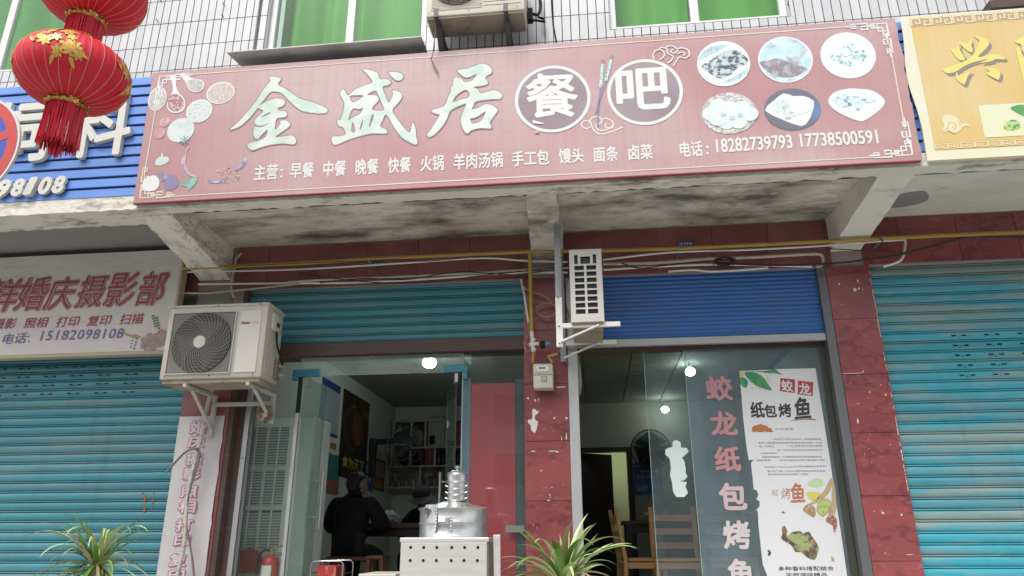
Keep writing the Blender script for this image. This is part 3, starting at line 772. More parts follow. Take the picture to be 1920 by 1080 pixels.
# lines of writing
Lw = [('主营：', 475, 539), ('早餐', 543, 587), ('中餐', 605, 648), ('晚餐', 666, 709), ('快餐', 727, 770), ('火锅', 788, 832), ('羊肉汤锅', 850, 943), ('手工包', 960, 1030), ('馒头', 1048, 1095), ('面条', 1113, 1160), ('卤菜', 1179, 1225), ('电话：', 1276, 1337)]
for s_, xa, xb in Lw:
    yb = lambda x: 339-(x-474)*.0548
    if s_.endswith('：'):
        text('lettering', SQ, s_[:-1], (xa, yb(xa)), (xa+(xb-xa)*.70, yb(xa+(xb-xa)*.7)), 29.5, white_print, sg, h=.0, bold=.02)
        q = xa+(xb-xa)*.83
        cb = MB()
        for dy in (5, 17): c = SQ.uv(q, yb(q)-dy); ring(SQ, c, .0095, .0095, None, 10, 0, cb)
        build('lettering_colon', cb, white_print, sg)
    else: text('lettering', SQ, s_, (xa, yb(xa)), (xb, yb(xb)), 29.5 if xa < 900 else 28.5, white_print, sg, h=.0, bold=.02)
text('lettering', SQ, '18282739793', (1344, 286.5), (1487, 278.0), 26, white_print, sg, h=.0, bold=.02)
text('lettering', SQ, '17738500591', (1502, 276.5), (1648, 269.0), 26, white_print, sg, h=.0, bold=.02)
# food pictures (flat print)
def fm(name, base, *ly): return mat(name, base, .6, layers=ly)
food = [fm('print_dark_beans', (.50, .60, .62), ((.07, .06, .10), .95, (26, 1, 30), .46, .56, 4)),
        fm('print_blue_dish', (.47, .66, .72), ((.62, .76, .8), .7, (7, 1, 16), .4, .6, 5), ((.30, .24, .28), .75, (9, 1, 12), .52, .68, 6)),
        fm('print_salad', (.66, .71, .72), ((.12, .40, .47), .9, (22, 1, 24), .52, .6, 5), ((.14, .12, .2), .8, (34, 1, 34), .60, .66, 4)),
        fm('print_dumplings', (.60, .72, .70), ((.72, .74, .70), .8, (14, 1, 14), .4, .6, 2)),
        fm('print_pickles', (.62, .70, .68), ((.30, .36, .36), .8, (24, 1, 24), .52, .62, 5)),
        fm('print_sauce_plate', (.60, .70, .73), ((.10, .22, .32), .9, (24, 1, 30), .53, .62, 5))]
plate = mat('print_plate_white', (.70, .73, .72), .6); pale_b = mat('print_pale_blue', (.45, .62, .66), .6, layers=[((.2, .3, .33), .6, (40, 1, 12), .5, .62, 4)])
basket = mat('print_basket', (.40, .36, .36), .6, layers=[((.65, .66, .64), .9, (40, 1, 50), .45, .55, 3)])
darkp = mat('print_dark_plate', (.15, .15, .20), .6, layers=[((.12, .24, .50), .8, (3, 1, 3), .48, .62, 1)])
def disc(cx_, cy_, r_, m, name='food_picture', ar=1., h=0., parent=None, n=44):
    c = SQ.uv(cx_, cy_); rx = abs(SQ.uv(cx_+r_, cy_-r_*.06)[0]-c[0])
    return build(name, ring(SQ, c, rx, rx*ar, None, n, h), m, parent or sg)
Zf = lambda p: [(1300+x/5.333, 60+y/5.333) for x, y in p]
d1 = disc(1356.5, 119, 50, plate)
shape('picture_table', SQ, [Zf([(45,295),(75,215),(180,145),(290,125),(360,130),(200,215)])], pale_b, d1, h=.0004, k=1)
shape('picture_table', SQ, [Zf([(290,505),(420,440),(555,360),(545,400),(480,455),(380,500)])], pale_b, d1, h=.0004, k=1)
shape('picture_beans', SQ, [Zf([(85,330),(150,300),(250,230),(330,190),(450,185),(500,230),(545,270),(530,320),(450,350),(380,420),(280,465),(200,440),(150,400),(100,370)])], food[0], d1, h=.0006)
d2 = disc(1472.5, 111.5, 51.5, plate); build('picture_field', ring(SQ, SQ.uv(1472.5, 111.5), .176, .176, None, 44, .0004), food[1], d2)
shape('picture_meat', SQ, [Zf([(665,300),(760,285),(840,262),(950,300),(1130,360),(1110,400),(1020,445),(900,455),(780,420),(690,350)])], fm('print_meat', (.27, .22, .25), ((.45, .55, .56), .7, (18, 1, 18), .48, .62, 5)), d2, h=.0008)
d3 = disc(1590, 103.5, 52, plate)
shape('picture_greens', SQ, [Zf([(1350,230),(1400,190),(1480,150),(1560,110),(1640,150),(1740,200),(1730,250),(1690,300),(1600,340),(1500,330),(1400,290)])], food[2], d3, h=.0004)
d4 = disc(1367, 212, 52, basket, ar=.86)
b_ = MB(); n_ = 0
for x, y in ((358, 760), (250, 740), (480, 760), (180, 820), (330, 900), (450, 895), (390, 815), (560, 820), (240, 870)):
    c = SQ.uv(*Zf([(x, y)])[0]); ring(SQ, c, .062, .056, None, 20, .0006+.0004*n_, b_); n_ += 1
build('picture_dumplings', b_, food[3], d4, kind='stuff')
b_ = MB()
for x, y in ((300, 830), (465, 835), (385, 862)): ring(SQ, SQ.uv(*Zf([(x, y)])[0]), .018, .014, None, 14, .0052, b_)
build('picture_shadow', b_, pale_b, d4, kind='stuff')
d5 = disc(1485.6, 204.8, 53, darkp, ar=.86)
shape('picture_plate', SQ, [Zf([(715,785),(800,690),(900,615),(1000,640),(1100,640),(1205,690),(1190,800),(1150,890),(1080,942),(900,880)])], plate, d5, h=.0004, k=2)
shape('picture_pickles', SQ, [Zf([(780,780),(830,700),(920,680),(970,740),(980,800),(1150,795),(1160,805),(1000,850),(950,880),(860,830)])], food[4], d5, h=.0008)
d6 = shape('food_picture', SQ, [Zf([(1350,690),(1400,610),(1520,570),(1650,566),(1800,590),(1905,670),(1900,740),(1800,830),(1700,890),(1640,885),(1540,850),(1400,770)])], plate, sg, h=0)
shape('picture_sauce', SQ, [Zf([(1380,660),(1470,640),(1500,615),(1540,640),(1600,645),(1700,650),(1830,680),(1800,710),(1700,720),(1660,790),(1580,740),(1480,760),(1430,720)])], food[5], d6, h=.0005)
# spices and vegetables printed at the left end
ing = [fm('print_grey_seed', (.42, .40, .40), ((.62, .60, .58), .8, (50, 1, 50), .45, .6, 3)), fm('print_pink_grain', (.50, .40, .39), ((.66, .60, .58), .8, (60, 1, 60), .45, .6, 3)),
       fm('print_red_bean', (.34, .16, .18), ((.60, .48, .48), .85, (45, 1, 45), .5, .58, 2)), fm('print_rice', (.60, .66, .64), ((.35, .38, .40), .8, (60, 1, 60), .56, .62, 2))]
def bowl(cx_, cy_, r_, m, ar=1.):
    d = disc(cx_, cy_, r_, white_print, 'bowl_picture', ar); c = SQ.uv(cx_, cy_); rx = abs(SQ.uv(cx_+r_, cy_-r_*.06)[0]-c[0])
    build('bowl_filling', ring(SQ, c, rx*.9, rx*.9*ar, None, 40, .0006), m, d)
bowl(413.5, 174, 26.5, ing[1], .85); bowl(373.5, 208, 24.5, ing[3], .95); bowl(295, 185, 17, ing[0], 1.4)
Zs = lambda p: [(240+x/3.857, 120+y/3.857) for x, y in p]
o = shape('spoon_picture', SQ, [Zs([(310,85),(350,90),(348,160),(370,210),(410,260),(405,330),(350,355),(300,340),(282,290),(310,230),(325,170)])], white_print, sg, h=.0004)
shape('spoon_filling', SQ, [Zs([(300,235),(350,215),(395,250),(405,290),(385,330),(340,345),(300,325),(288,285)])], ing[2], o, h=.001)
o = shape('spoon_picture', SQ, [Zs([(378,80),(410,72),(470,105),(530,115),(552,150),(535,190),(490,205),(440,185),(415,130)])], white_print, sg, h=.0008)
shape('spoon_filling', SQ, [Zs([(430,125),(480,112),(530,125),(545,155),(525,188),(485,198),(440,175)])], ing[0], o, h=.0012)
disc(339, 244, 25.5, fm('print_pale_garlic', (.62, .68, .66), ((.45, .56, .56), .6, (7, 1, 7), .45, .65, 2)), 'garlic_picture', .95, .0002)
tom = fm('print_faded_tomato', (.50, .27, .29), ((.62, .45, .45), .8, (10, 1, 10), .48, .62, 2))
disc(309, 229, 9.5, tom, 'tomato_picture', 1.0); disc(299, 250, 11.5, tom, 'tomato_picture', .95, .0002)
star = fm('print_teal_leaf', (.16, .33, .32), ((.4, .58, .52), .7, (22, 1, 22), .45, .6, 2))
b_ = MB()
for i in range(8):
    a = i*.785+.2; c = np.array(SQ.uv(346, 264)); ribbon(SQ, [c, c+.042*np.array([math.cos(a), math.sin(a)])], .009, .0008+.0003*i, b_, px=False)
build('star_anise_picture', b_, star, sg, kind='stuff')
shape('garlic_clove_picture', SQ, [Zs([(195,715),(215,680),(238,668),(240,645),(252,648),(254,668),(290,675),(295,700),(265,725),(215,735)])], fm('print_pale_clove', (.52, .64, .62)), sg, h=.0)
purple = fm('print_purple', (.24, .21, .34), ((.55, .52, .6), .8, (9, 1, 9), .48, .62, 2))
shape('chilli_picture', SQ, [Zs([(445,598),(425,630),(418,680),(415,720),(440,780),(490,808),(515,812),(470,818),(410,780),(382,720),(395,670),(412,660),(420,615)])], fm('print_pale_chilli', (.55, .42, .48), ((.34, .22, .33), .8, (12, 1, 9), .46, .6, 2)), sg, h=.0)
shape('chilli_piece_picture', SQ, [Zs([(855,675),(860,700),(835,745),(800,770),(770,775),(790,745),(830,700)])], purple, sg, h=.0)
shape('chilli_piece_picture', SQ, [Zs([(575,835),(620,845),(680,835),(720,815),(700,850),(640,862),(590,858)])], purple, sg, h=.0)
b_ = MB(); rg = random.Random(4)
for i in range(46):
    x, y = rg.uniform(650, 810), rg.uniform(740, 860)
    if abs((y-800)+(x-730)*.35) > 62: continue
    ring(SQ, SQ.uv(*Zs([(x, y)])[0]), rg.uniform(.004, .012), rg.uniform(.003, .007), None, 7, .0003*i*.1+.0004, b_)
build('chilli_flake_picture', b_, fm('print_flake', (.62, .50, .48), ((.40, .22, .24), .8, (40, 1, 40), .5, .55, 1)), sg, kind='stuff')
shape('onion_picture', SQ, [Zs([(262,850),(290,810),(330,800),(360,830),(360,880),(320,910),(275,905),(258,880)])], purple, sg, h=.0004)
shape('onion_picture', SQ, [Zs([(200,800),(240,785),(285,795),(265,840),(230,845)])], purple, sg, h=.0002)
shape('onion_picture', SQ, [Zs([(110,850),(150,815),(200,808),(228,850),(215,900),(170,920),(110,910)])], white_print, sg, h=.0016)
shape('leaf_picture', SQ, [Zs([(380,880),(430,830),(500,822),(490,865),(440,912),(430,885)])], fm('print_teal_green', (.17, .36, .30), ((.4, .6, .5), .5, (10, 1, 10), .45, .6, 2)), sg, h=.0004, k=2)
# a white torn scrap and hook at the lower left of the first badge
shape('torn_scrap', SQ, [[(998.5, 225), (1004, 227), (1022, 232), (1010, 233), (999, 231)]], white_print, sg, h=.004, k=1)
shape('torn_scrap', SQ, [[(1004, 246), (1008, 242), (1012, 249), (1001, 251)]], mat('pink_scrap', (.6, .38, .38), .7), sg, h=.004, k=1)
p0, p1 = at(808, 110, -1.175), at(821, 136, -1.165)
tag(build('frayed_rope', MB().tube([at(818, 36, -1.27), at(814, 80, -1.22), at(811, 104, -1.19), p0, (p0+p1)/2+np.array([-.004, 0, 0]), p1], [.003, .003, .003, .006, .006, .006], 6), mat('grey_brown_cord', (.25, .2, .17), .8), smooth=60), 'thin grey cord with a frayed end hanging over the top of the red sign', 'cord')

# ---------------------------------------------------------------- blue louvred board: left neighbour's sign, and the strip left bare by the yellow sign
blue = mat('blue_slat_paint', (.10, .235, .62), .38, layers=[((.13, .26, .56), .6, (2, 1, 9), .42, .7, 4), ((.05, .11, .30), .4, (1, 1, 12), .5, .8, 5)], rnd=.08)
blue_back = mat('dark_blue_gap', (.018, .03, .07), .7)
def louvre(name, x0, x1, label, board_y=-1.05):
    r = thing(name, ((x0+x1)/2, board_y, 2.75), label, 'slatted sign board')
    pl0 = Plane((0, board_y, 2.742), (1, 0, 0), STp-SB)
    build('back_board', slab(Plane(pl0.pt(0, 0, -.02), pl0.U, pl0.V), x0, x1, .0, sH+.01, .03), blue_back, r)
    p = .0868; v = .0
    while v < sH-.02:
        v1 = min(v+p*.84, sH+.005)
        m0 = MB().hexa([pl0.pt(x0, v, .010), pl0.pt(x1, v, .010), pl0.pt(x1, v, -.019), pl0.pt(x0, v, -.019), pl0.pt(x0, v1, .0), pl0.pt(x1, v1, .0), pl0.pt(x1, v1, -.019), pl0.pt(x0, v1, -.019)])
        build('slat', m0, blue, r, bevel=.003)
        b2 = MB(); xx = math.ceil(x0/.09)*.09
        while xx < x1-.01:
            b2.box(xx-.003, xx+.003, -2, -1.99, 0, 0.01) if False else b2.hexa([pl0.pt(xx-.003, v1, -.006), pl0.pt(xx+.003, v1, -.006), pl0.pt(xx+.003, v1, -.018), pl0.pt(xx-.003, v1, -.018), pl0.pt(xx-.003, v1+.006, -.006), pl0.pt(xx+.003, v1+.006, -.006), pl0.pt(xx+.003, v1+.006, -.018), pl0.pt(xx-.003, v1+.006, -.018)])
            xx += .09
        build('slat_clip', b2, blue_back, r, kind='stuff')
        v += p
    return r, pl0
lb, LP = louvre('feed_shop_sign', -6.6, -3.328, 'blue slatted sign with white raised characters at the left, behind the lanterns')
rb, RP_ = louvre('slat_board', 2.268, 2.44, 'narrow strip of blue slats between the red sign and the yellow sign')
letw = mat('cream_raised_letter', (.64, .63, .57), .5, layers=[((.5, .49, .42), .4, (6, 6, 6), .5, .75, 4)])
LQ = Plane(LP.pt(0, 0, .026), LP.U, LP.V)
text('character', LQ, '饲', (-26, 311), (86, 302), (-26, 197), letw, lb, h=0, bold=.02, extrude=.036)
text('character', LQ, '料', (124, 300), (241, 290), (124, 186), letw, lb, h=0, bold=.02, extrude=.036)
for i, ch in enumerate('098108'):
    xa = -31+i*25.6
    text('digit', LQ, ch, (xa, 370-(xa-18)*.07), (xa+24, 368-(xa-18)*.07), 32.5, letw, lb, h=0, bold=.05, extrude=.07, shear=.18)

# ---------------------------------------------------------------- yellow sign at the right
yel = mat('yellow_banner', (.64, .455, .17), .55, layers=[((.64, .52, .30), .8, (.8, 1, .9), .40, .64, 3), ((.55, .38, .10), .25, (30, 1, 2), .45, .8, 3)])
ycream = mat('cream_banner_edge', (.70, .66, .46), .6, layers=[((.68, .68, .60), .8, (1.5, 1, 1.5), .4, .65, 4)])
yp = mat('printed_pale_yellow', (.70, .63, .42), .6)
YS = Plane((0, -1.105, 2.735), (1, 0, 0), STp-SB)
a0 = YS.uv(1738, 296)[0]; b0 = YS.uv(1687, 33)[0]
ys = thing('yellow_sign', (3.2, -1.105, 2.735), 'yellow sign with one large brush character and a food photo at the right edge', 'shop sign')
yt = YS.uv(1687, 32)[1]
V = []; nx, nz = 60, 22; rg = random.Random(3)
for j in range(nz+1):
    t = j/nz; vv = yt*t
    wob = .018*math.sin(t*7+.5)*(math.sin(math.pi*t)) - .012*(1-abs(2*t-1))
    for i in range(nx+1):
        u0_ = a0+(b0-a0)*t+wob; u = u0_+(5.2-u0_)*i/nx
        V.append(YS.pt(u, vv, .0012*math.sin(u*6+vv*3)*math.sin(vv*4)))
build('banner', MB().add(V, [(j*(nx+1)+i, j*(nx+1)+i+1, (j+1)*(nx+1)+i+1, (j+1)*(nx+1)+i) for j in range(nz) for i in range(nx)]), ycream, ys, smooth=60)
build('frame', slab(Plane(YS.pt(0, 0, -.012), YS.U, YS.V), a0+.02, 5.2, .004, yt-.004, .05), ycream, ys)
YQ = Plane(YS.pt(0, 0, .0025), YS.U, YS.V)
f0, f1 = YQ.uv(1705, 52), YQ.uv(1755, 269)
fld = slab(YQ, (f0[0]+f1[0])/2, 5.2, f1[1]+.0, f0[1], .002)
build('yellow_field', fld, yel, ys)
YR = Plane(YQ.pt(0, 0, .002), YS.U, YS.V)
def fret(v0, v1, name):
    b2 = MB(); u = (f0[0]+f1[0])/2+.006; H = v1-v0; s_ = H/4.4; wd = s_*.75; fl = 0
    while u < 4.2:
        for flip in (0, 1):
            pts = [(0, 0), (0, 4), (4, 4), (4, 1.1), (2, 1.1), (2, 2.6)] if not flip else [(0, 4), (0, 0), (4, 0), (4, 2.9), (2, 2.9), (2, 1.4)]
            if flip: pts = [(0, 4), (4.0, 4), (4, 0), (1, 0), (1, 2.4), (2.6, 2.4)]
            ribbon(YR, [(u+x*s_, v0+H*.05+y*s_) for x, y in pts], wd, .0, b2, px=False)
            u += s_*5.0
    build(name, b2, yp, ys)
ft, fb = YQ.uv(1705, 30)[1], YQ.uv(1755, 279)[1]
b_ = slab(YQ, (f0[0]+f1[0])/2, 5.2, f0[1]+.001, ft-.02, .002); build('fret_band', b_, mat('tan_fret_ground', (.50, .36, .20), .6), ys)
b_ = slab(YQ, (f0[0]+f1[0])/2, 5.2, YQ.uv(1755, 281)[1], f1[1]-.001, .002); build('fret_band', b_, yel, ys)
fret(f0[1]+.008, ft-.026, 'fret_border'); fret(YQ.uv(1755, 280)[1], f1[1]-.006, 'fret_border')
X = lambda p: Z(1760, 60, 9.0, p)
xing = [X([(195,275),(290,280),(340,190),(390,170),(480,190),(540,130),(550,230),(580,320),(540,345),(470,310),(380,230),(355,210),(350,290),(440,440),(420,480),(330,465),(250,370)]),
        X([(585,85),(650,75),(780,115),(850,190),(800,280),(660,420),(800,400),(950,370),(1060,400),(1120,445),(1090,465),(960,460),(880,500),(690,520),(830,460),(640,500),(450,570),(290,670),(140,700),(70,630),(180,590),(390,510),(540,430),(640,270),(685,160),(650,110)]),
        X([(290,690),(315,690),(330,740),(440,700),(550,665),(490,750),(440,880),(380,870),(300,790)]), X([(790,610),(900,605),(1000,650),(1040,710),(1020,790),(980,800),(790,700),(860,670)])]
nxt = [X([(1310,250),(1380,300),(1440,430),(1620,500),(1600,560),(1470,560),(1480,700),(1520,860),(1440,830),(1390,660),(1330,420)]), X([(1280,165),(1360,110),(1440,75),(1560,60),(1640,120),(1600,220),(1480,290),(1420,330),(1390,220)])]
ych = mat('printed_bright_yellow', (.70, .62, .19), .55); ysh = mat('printed_grey_shadow', (.25, .22, .21), .6)
for lp in (xing, nxt):
    b1, b2 = MB(), MB()
    for q in lp:
        shape('', YR, [[(x+5.5, y+4.6) for x, y in q]], None, None, h=.0, mb=b1, k=3); shape('', YR, [q], None, None, h=.0015, mb=b2, k=3)
    c_ = build('character', b1, ysh, ys); build('character_face', b2, ych, c_)
shape('cloud_mark', YR, [Z(1600, 180, 6.0, [(1000,270),(1020,220),(1060,205),(1130,220),(1190,270),(1210,310),(1260,300),(1310,335),(1240,345),(1200,390),(1130,420),(1070,390),(1040,410),(1010,390),(1020,330)])], yp, ys, h=0)
b_ = MB()
for pts in ([(1060,350),(1080,300),(1140,310),(1160,350),(1130,370),(1120,340)], [(1030,390),(1060,360),(1090,400),(1150,420)], [(1180,280),(1190,310),(1220,350)]):
    ribbon(YR, Z(1600, 180, 6.0, pts), .006, .0008, b_, k=4)
build('cloud_line', b_, yel, ys, kind='stuff')
q0, q1, q2 = YR.uv(1832, 198), YR.uv(1849, 258), YR.uv(1920, 193)
ph = build('food_photo', slab(YR, (q0[0]+q1[0])/2, 4.6, q1[1], q0[1], .001), mat('print_pale_food', (.66, .68, .52), .6, layers=[((.70, .70, .3), .5, (3, 1, 4), .45, .65, 3)]), ys)
gsal = mat('print_green_salad', (.40, .58, .20), .6, layers=[((.09, .20, .05), .9, (28, 1, 28), .5, .6, 5), ((.66, .68, .5), .6, (14, 1, 14), .52, .62, 3)])
shape('picture_salad', YR, [Z(1600, 180, 6.0, [(1690,330),(1740,280),(1820,270),(1880,310),(1860,370),(1760,390),(1700,370)])], gsal, ph, h=.001)
shape('picture_leaf', YR, [Z(1600, 180, 6.0, [(1770,130),(1860,100),(1960,110),(2000,180),(1960,240),(1860,200),(1790,160)])], mat('print_leaf_green', (.10, .30, .09), .6, layers=[((.3, .5, .2), .7, (16, 1, 16), .5, .62, 3)]), ph, h=.001)

# ---------------------------------------------------------------- wedding photo shop sign (left, below the canopy) and strip banner
wcl = mat('pale_grey_banner', (.66, .62, .60), .6, layers=[((.66, .56, .56), .6, (1.2, 1, 1.2), .45, .7, 3), ((.46, .47, .46), .4, (.8, 1, 3), .45, .75, 3)], bump=((2, 2, 6), .5, .03))
wred = mat('printed_dark_red', (.30, .055, .085), .6); wpink = mat('printed_pink_line', (.50, .37, .37), .6); wvio = mat('printed_violet', (.17, .15, .30), .6); wred2 = mat('printed_red', (.34, .07, .10), .6)
WP = YP(-.15)
tl_, tr_, br_ = WP.uv(0, 487), WP.uv(346, 471), WP.uv(305, 655)
wu1, wv0, wv1 = -3.47, 1.865, tr_[1]+.02
ws = thing('wedding_photo_sign', (-4.5, -.15, wv0), 'pale banner sign with red outlined characters and flowers over the left shutter', 'shop sign')
V = []; nx, nz = 60, 14
for j in range(nz+1):
    for i in range(nx+1):
        u = -6.2+(wu1+6.2)*i/nx; v = wv0+(wv1-wv0)*j/nz; t = j/nz
        V.append(WP.pt(u, v, .0012*math.sin(u*5+v*9)*t*t+.0008*math.sin(u*11-v*5)*t))
build('banner', MB().add(V, [(j*(nx+1)+i, j*(nx+1)+i+1, (j+1)*(nx+1)+i+1, (j+1)*(nx+1)+i) for j in range(nz) for i in range(nx)]), wcl, ws, smooth=60)
fr_m = mat('cream_sign_frame', (.45, .39, .27), .5)
build('frame', MB().box(-6.2, wu1+.02, -.155, -.07, wv0-.03, wv0-.001).box(wu1+.001, wu1+.024, -.156, -.07, wv0-.03, wv1), fr_m, ws, bevel=.004)
build('back_board', MB().box(-6.2, wu1, -.135, -.07, wv0, wv1), rail_grey, ws)
WQ = Plane((0, -.1535, 0), (1, 0, 0), (0, 0, 1))
for ch, xa, xb, yt_, yb_ in (('鲜', -43, 27, 525, 587), ('婚', 22, 81, 522, 584), ('庆', 77, 134, 521, 583), ('摄', 136, 190, 518, 578), ('影', 190, 248, 513, 576), ('部', 250, 304, 511, 574)):
    a = (xa, yb_); bb = (xb-4, yb_-2.5)
    o = text('character', WQ, ch, (xa-1, yb_+1), (xb-3, yb_-1.5), yb_-yt_+2, wred, ws, h=0, bold=.045, lean=.16)
    text('character_line', WQ, ch, a, bb, yb_-yt_, wpink, o, h=.001, bold=.024, lean=.16)
    text('character_face', WQ, ch, (xa+.6, yb_-.6), (xb-4.6, yb_-3.1), yb_-yt_-1.2, wred, o, h=.002, bold=.0, lean=.16)
for s_, xa, xb, yb_ in (('摄影', -16, 27, 618), ('照相', 43, 86, 616), ('打印', 103, 145, 614), ('复印', 161, 205, 612), ('扫描', 222, 266, 609)):
    text('lettering', WQ, s_, (xa, yb_), (xb, yb_-2), 20, wred2, ws, h=0, bold=.012, lean=.12)
text('lettering', WQ, '电话', (2, 646), (47, 643), 20, wvio, ws, h=0, bold=.008, lean=.12)
b_ = MB()
for dy in (3, 12): ring(WQ, WQ.uv(54, 643-dy), .008, .008, None, 10, 0, b_)
build('lettering_colon', b_, wvio, ws)
text('lettering', WQ, '15182098108', (74, 639), (229, 634), 18.5, wvio, ws, h=0, bold=.012, lean=.12, space=1.12)
leafp = mat('printed_leaf_green', (.16, .24, .10), .7); leafy = mat('printed_leaf_yellow', (.36, .33, .10), .7)
def sprig(pts, m, r_):
    b2 = MB(); n_ = 0
    for i, (x, y) in enumerate(pts):
        for s2 in (-1, 1):
            c = WQ.uv(x+s2*3.2, y+1.5*s2); ring(WQ, c, r_, r_*.62, None, 10, .0005+.0002*n_, b_ if False else b2); n_ += 1
    build('sprig_picture', b2, m, ws, kind='stuff')
sprig([(290+i*1.2, 594+i*5) for i in range(5)], leafp, .014)
sprig([(236+i*5.5, 628-(i-2)**2*.6+i*1.2) for i in range(5)], leafy, .013)
sprig([(253-i*1.5, 634+i*6) for i in range(4)], leafp, .010)
fl_m = mat('printed_rose', (.42, .31, .31), .7, layers=[((.30, .17, .2), .7, (20, 1, 20), .48, .62, 4)])
for cx_, cy_, r_ in ((281, 642, 17), (303, 634, 16)):
    b2 = MB(); c = WQ.uv(cx_, cy_); n_ = 0
    for k_ in range(3):
        for i in range(7):
            a = i*.9+k_*.4; q = np.array(c)+(r_/225)*(.75-.28*k_)*np.array([math.cos(a), math.sin(a)]); ring(WQ, q, r_/225*.42, r_/225*.36, None, 12, .0008+.00025*n_, b2); n_ += 1
    build('rose_picture', b2, fl_m, ws, kind='stuff')

st_m = mat('white_strip_banner', (.50, .48, .48), .6, layers=[((.42, .37, .36), .6, (6, 1, 3), .5, .75, 6)], bump=((9, 9, 4), .5, .02))
sb = thing('strip_banner', (-3.15, -.012, PAVE), 'tall narrow white strip banner with pink outlined characters on the left pillar', 'banner')
BP = YP(-.012)
V = []; nx, nz = 6, 26; rg = random.Random(8)
for j in range(nz+1):
    z = PAVE+.05+(1.333-PAVE-.05)*j/nz
    for i in range(nx+1):
        x = -3.358+.392*i/nx + (rg.uniform(-.006, .004) if i == nx else 0)
        V.append((x, -.008-.005*abs(math.sin(z*4+i)), z))
build('cloth', MB().add(V, [(j*(nx+1)+i, j*(nx+1)+i+1, (j+1)*(nx+1)+i+1, (j+1)*(nx+1)+i) for j in range(nz) for i in range(nx)]), st_m, sb, smooth=60)
BQ = YP(-.0165)
spk = mat('printed_magenta', (.42, .12, .22), .6); swh = mat('printed_strip_white', (.56, .53, .54), .6)
for ch, xa, xb, yt_, yb_ in (('婚', 353, 388, 788, 815), ('庆', 349, 384, 816, 840), ('摄', 345, 380, 848, 873), ('影', 340, 376, 876, 901), ('照', 336, 370, 910, 934), ('相', 331, 367, 937, 963), ('打', 326, 361, 972, 998), ('印', 322, 356, 1002, 1027), ('复', 314, 350, 1037, 1063), ('印', 311, 346, 1067, 1092)):
    o = text('character', BQ, ch, (xa, yb_), (xb, yb_), yb_-yt_, spk, sb, h=0, bold=.075)
    text('character_face', BQ, ch, (xa+2, yb_-1.6), (xb-2, yb_-1.6), yb_-yt_-3.2, swh, o, h=.001, bold=.02)
# ---------------------------------------------------------------- air conditioners
ac_w = mat('ac_casing', (.47, .44, .385), .45, layers=[((.38, .33, .27), .45, (3, 3, 7), .52, .8, 6)])
ac_w2 = mat('ac_casing_clean', (.55, .53, .485), .42, layers=[((.45, .4, .33), .3, (4, 4, 6), .58, .8, 6)])
ac_old = mat('ac_casing_yellowed', (.62, .59, .48), .5, layers=[((.42, .37, .28), .5, (3, 3, 8), .5, .78, 6)])
ac_bot = mat('ac_dirty_bottom', (.30, .255, .19), .8, layers=[((.12, .095, .07), .7, (6, 6, 6), .5, .7, 7), ((.42, .38, .3), .5, (5, 3, 5), .55, .75, 4)])
wire_m = mat('fan_guard_wire', (.30, .29, .27), .4, .3)
dark_in = mat('dark_fan_cavity', (.025, .024, .023), .8)
blade_m = mat('dark_fan_blade', (.06, .058, .055), .5)
red_logo = mat('red_logo', (.36, .04, .045), .5)
def fan_part(parent, pl, c, R_, hubr, nring, spokes, curve_, hubm):
    """dark opening, three blades, guard rings and curved spokes, hub plate"""
    build('fan_opening', ring(pl, c, R_, R_, None, 48, .0), dark_in, parent)
    for k_ in range(3):
        a0_ = k_*2.094+.5; P = []
        for i in range(9):
            t = i/8; r_ = hubr*.8+(R_*.93-hubr*.8)*t
            P += [pl.pt(c[0]+r_*math.cos(a0_+.25*t), c[1]+r_*math.sin(a0_+.25*t), .004), pl.pt(c[0]+r_*math.cos(a0_+1.05+.55*t), c[1]+r_*math.sin(a0_+1.05+.55*t), .010)]
        build('fan_blade', MB().add(P, [(2*i, 2*i+2, 2*i+3, 2*i+1) for i in range(8)]), blade_m, parent)
    b_ = MB()
    for i in range(nring):
        r_ = hubr+(R_-hubr)*(i+.6)/nring
        b_.tube([pl.pt(c[0]+r_*math.cos(a), c[1]+r_*math.sin(a), .018+.010*(1-(r_/R_)**2)) for a in [2*math.pi*j/40 for j in range(41)]], .0016, 4, False)
    for k_ in range(spokes):
        a0_ = 2*math.pi*k_/spokes
        b_.tube([pl.pt(c[0]+(hubr+(R_-hubr)*t)*math.cos(a0_+curve_*t), c[1]+(hubr+(R_-hubr)*t)*math.sin(a0_+curve_*t), .020+.008*(1-t*t)) for t in [i/8 for i in range(9)]], .0016, 4, False)
    build('fan_guard', b_, wire_m, parent, kind='stuff')
    if hubm: build('fan_hub', MB().add([pl.pt(c[0]+hubr*math.cos(2*math.pi*j/28), c[1]+hubr*math.sin(2*math.pi*j/28), .032) for j in range(28)]+[pl.pt(c[0]+hubr*math.cos(2*math.pi*j/28), c[1]+hubr*math.sin(2*math.pi*j/28), .018) for j in range(28)], [tuple(range(28))]+[(j, 28+j, 28+(j+1) % 28, (j+1) % 28) for j in range(28)]), hubm, parent)
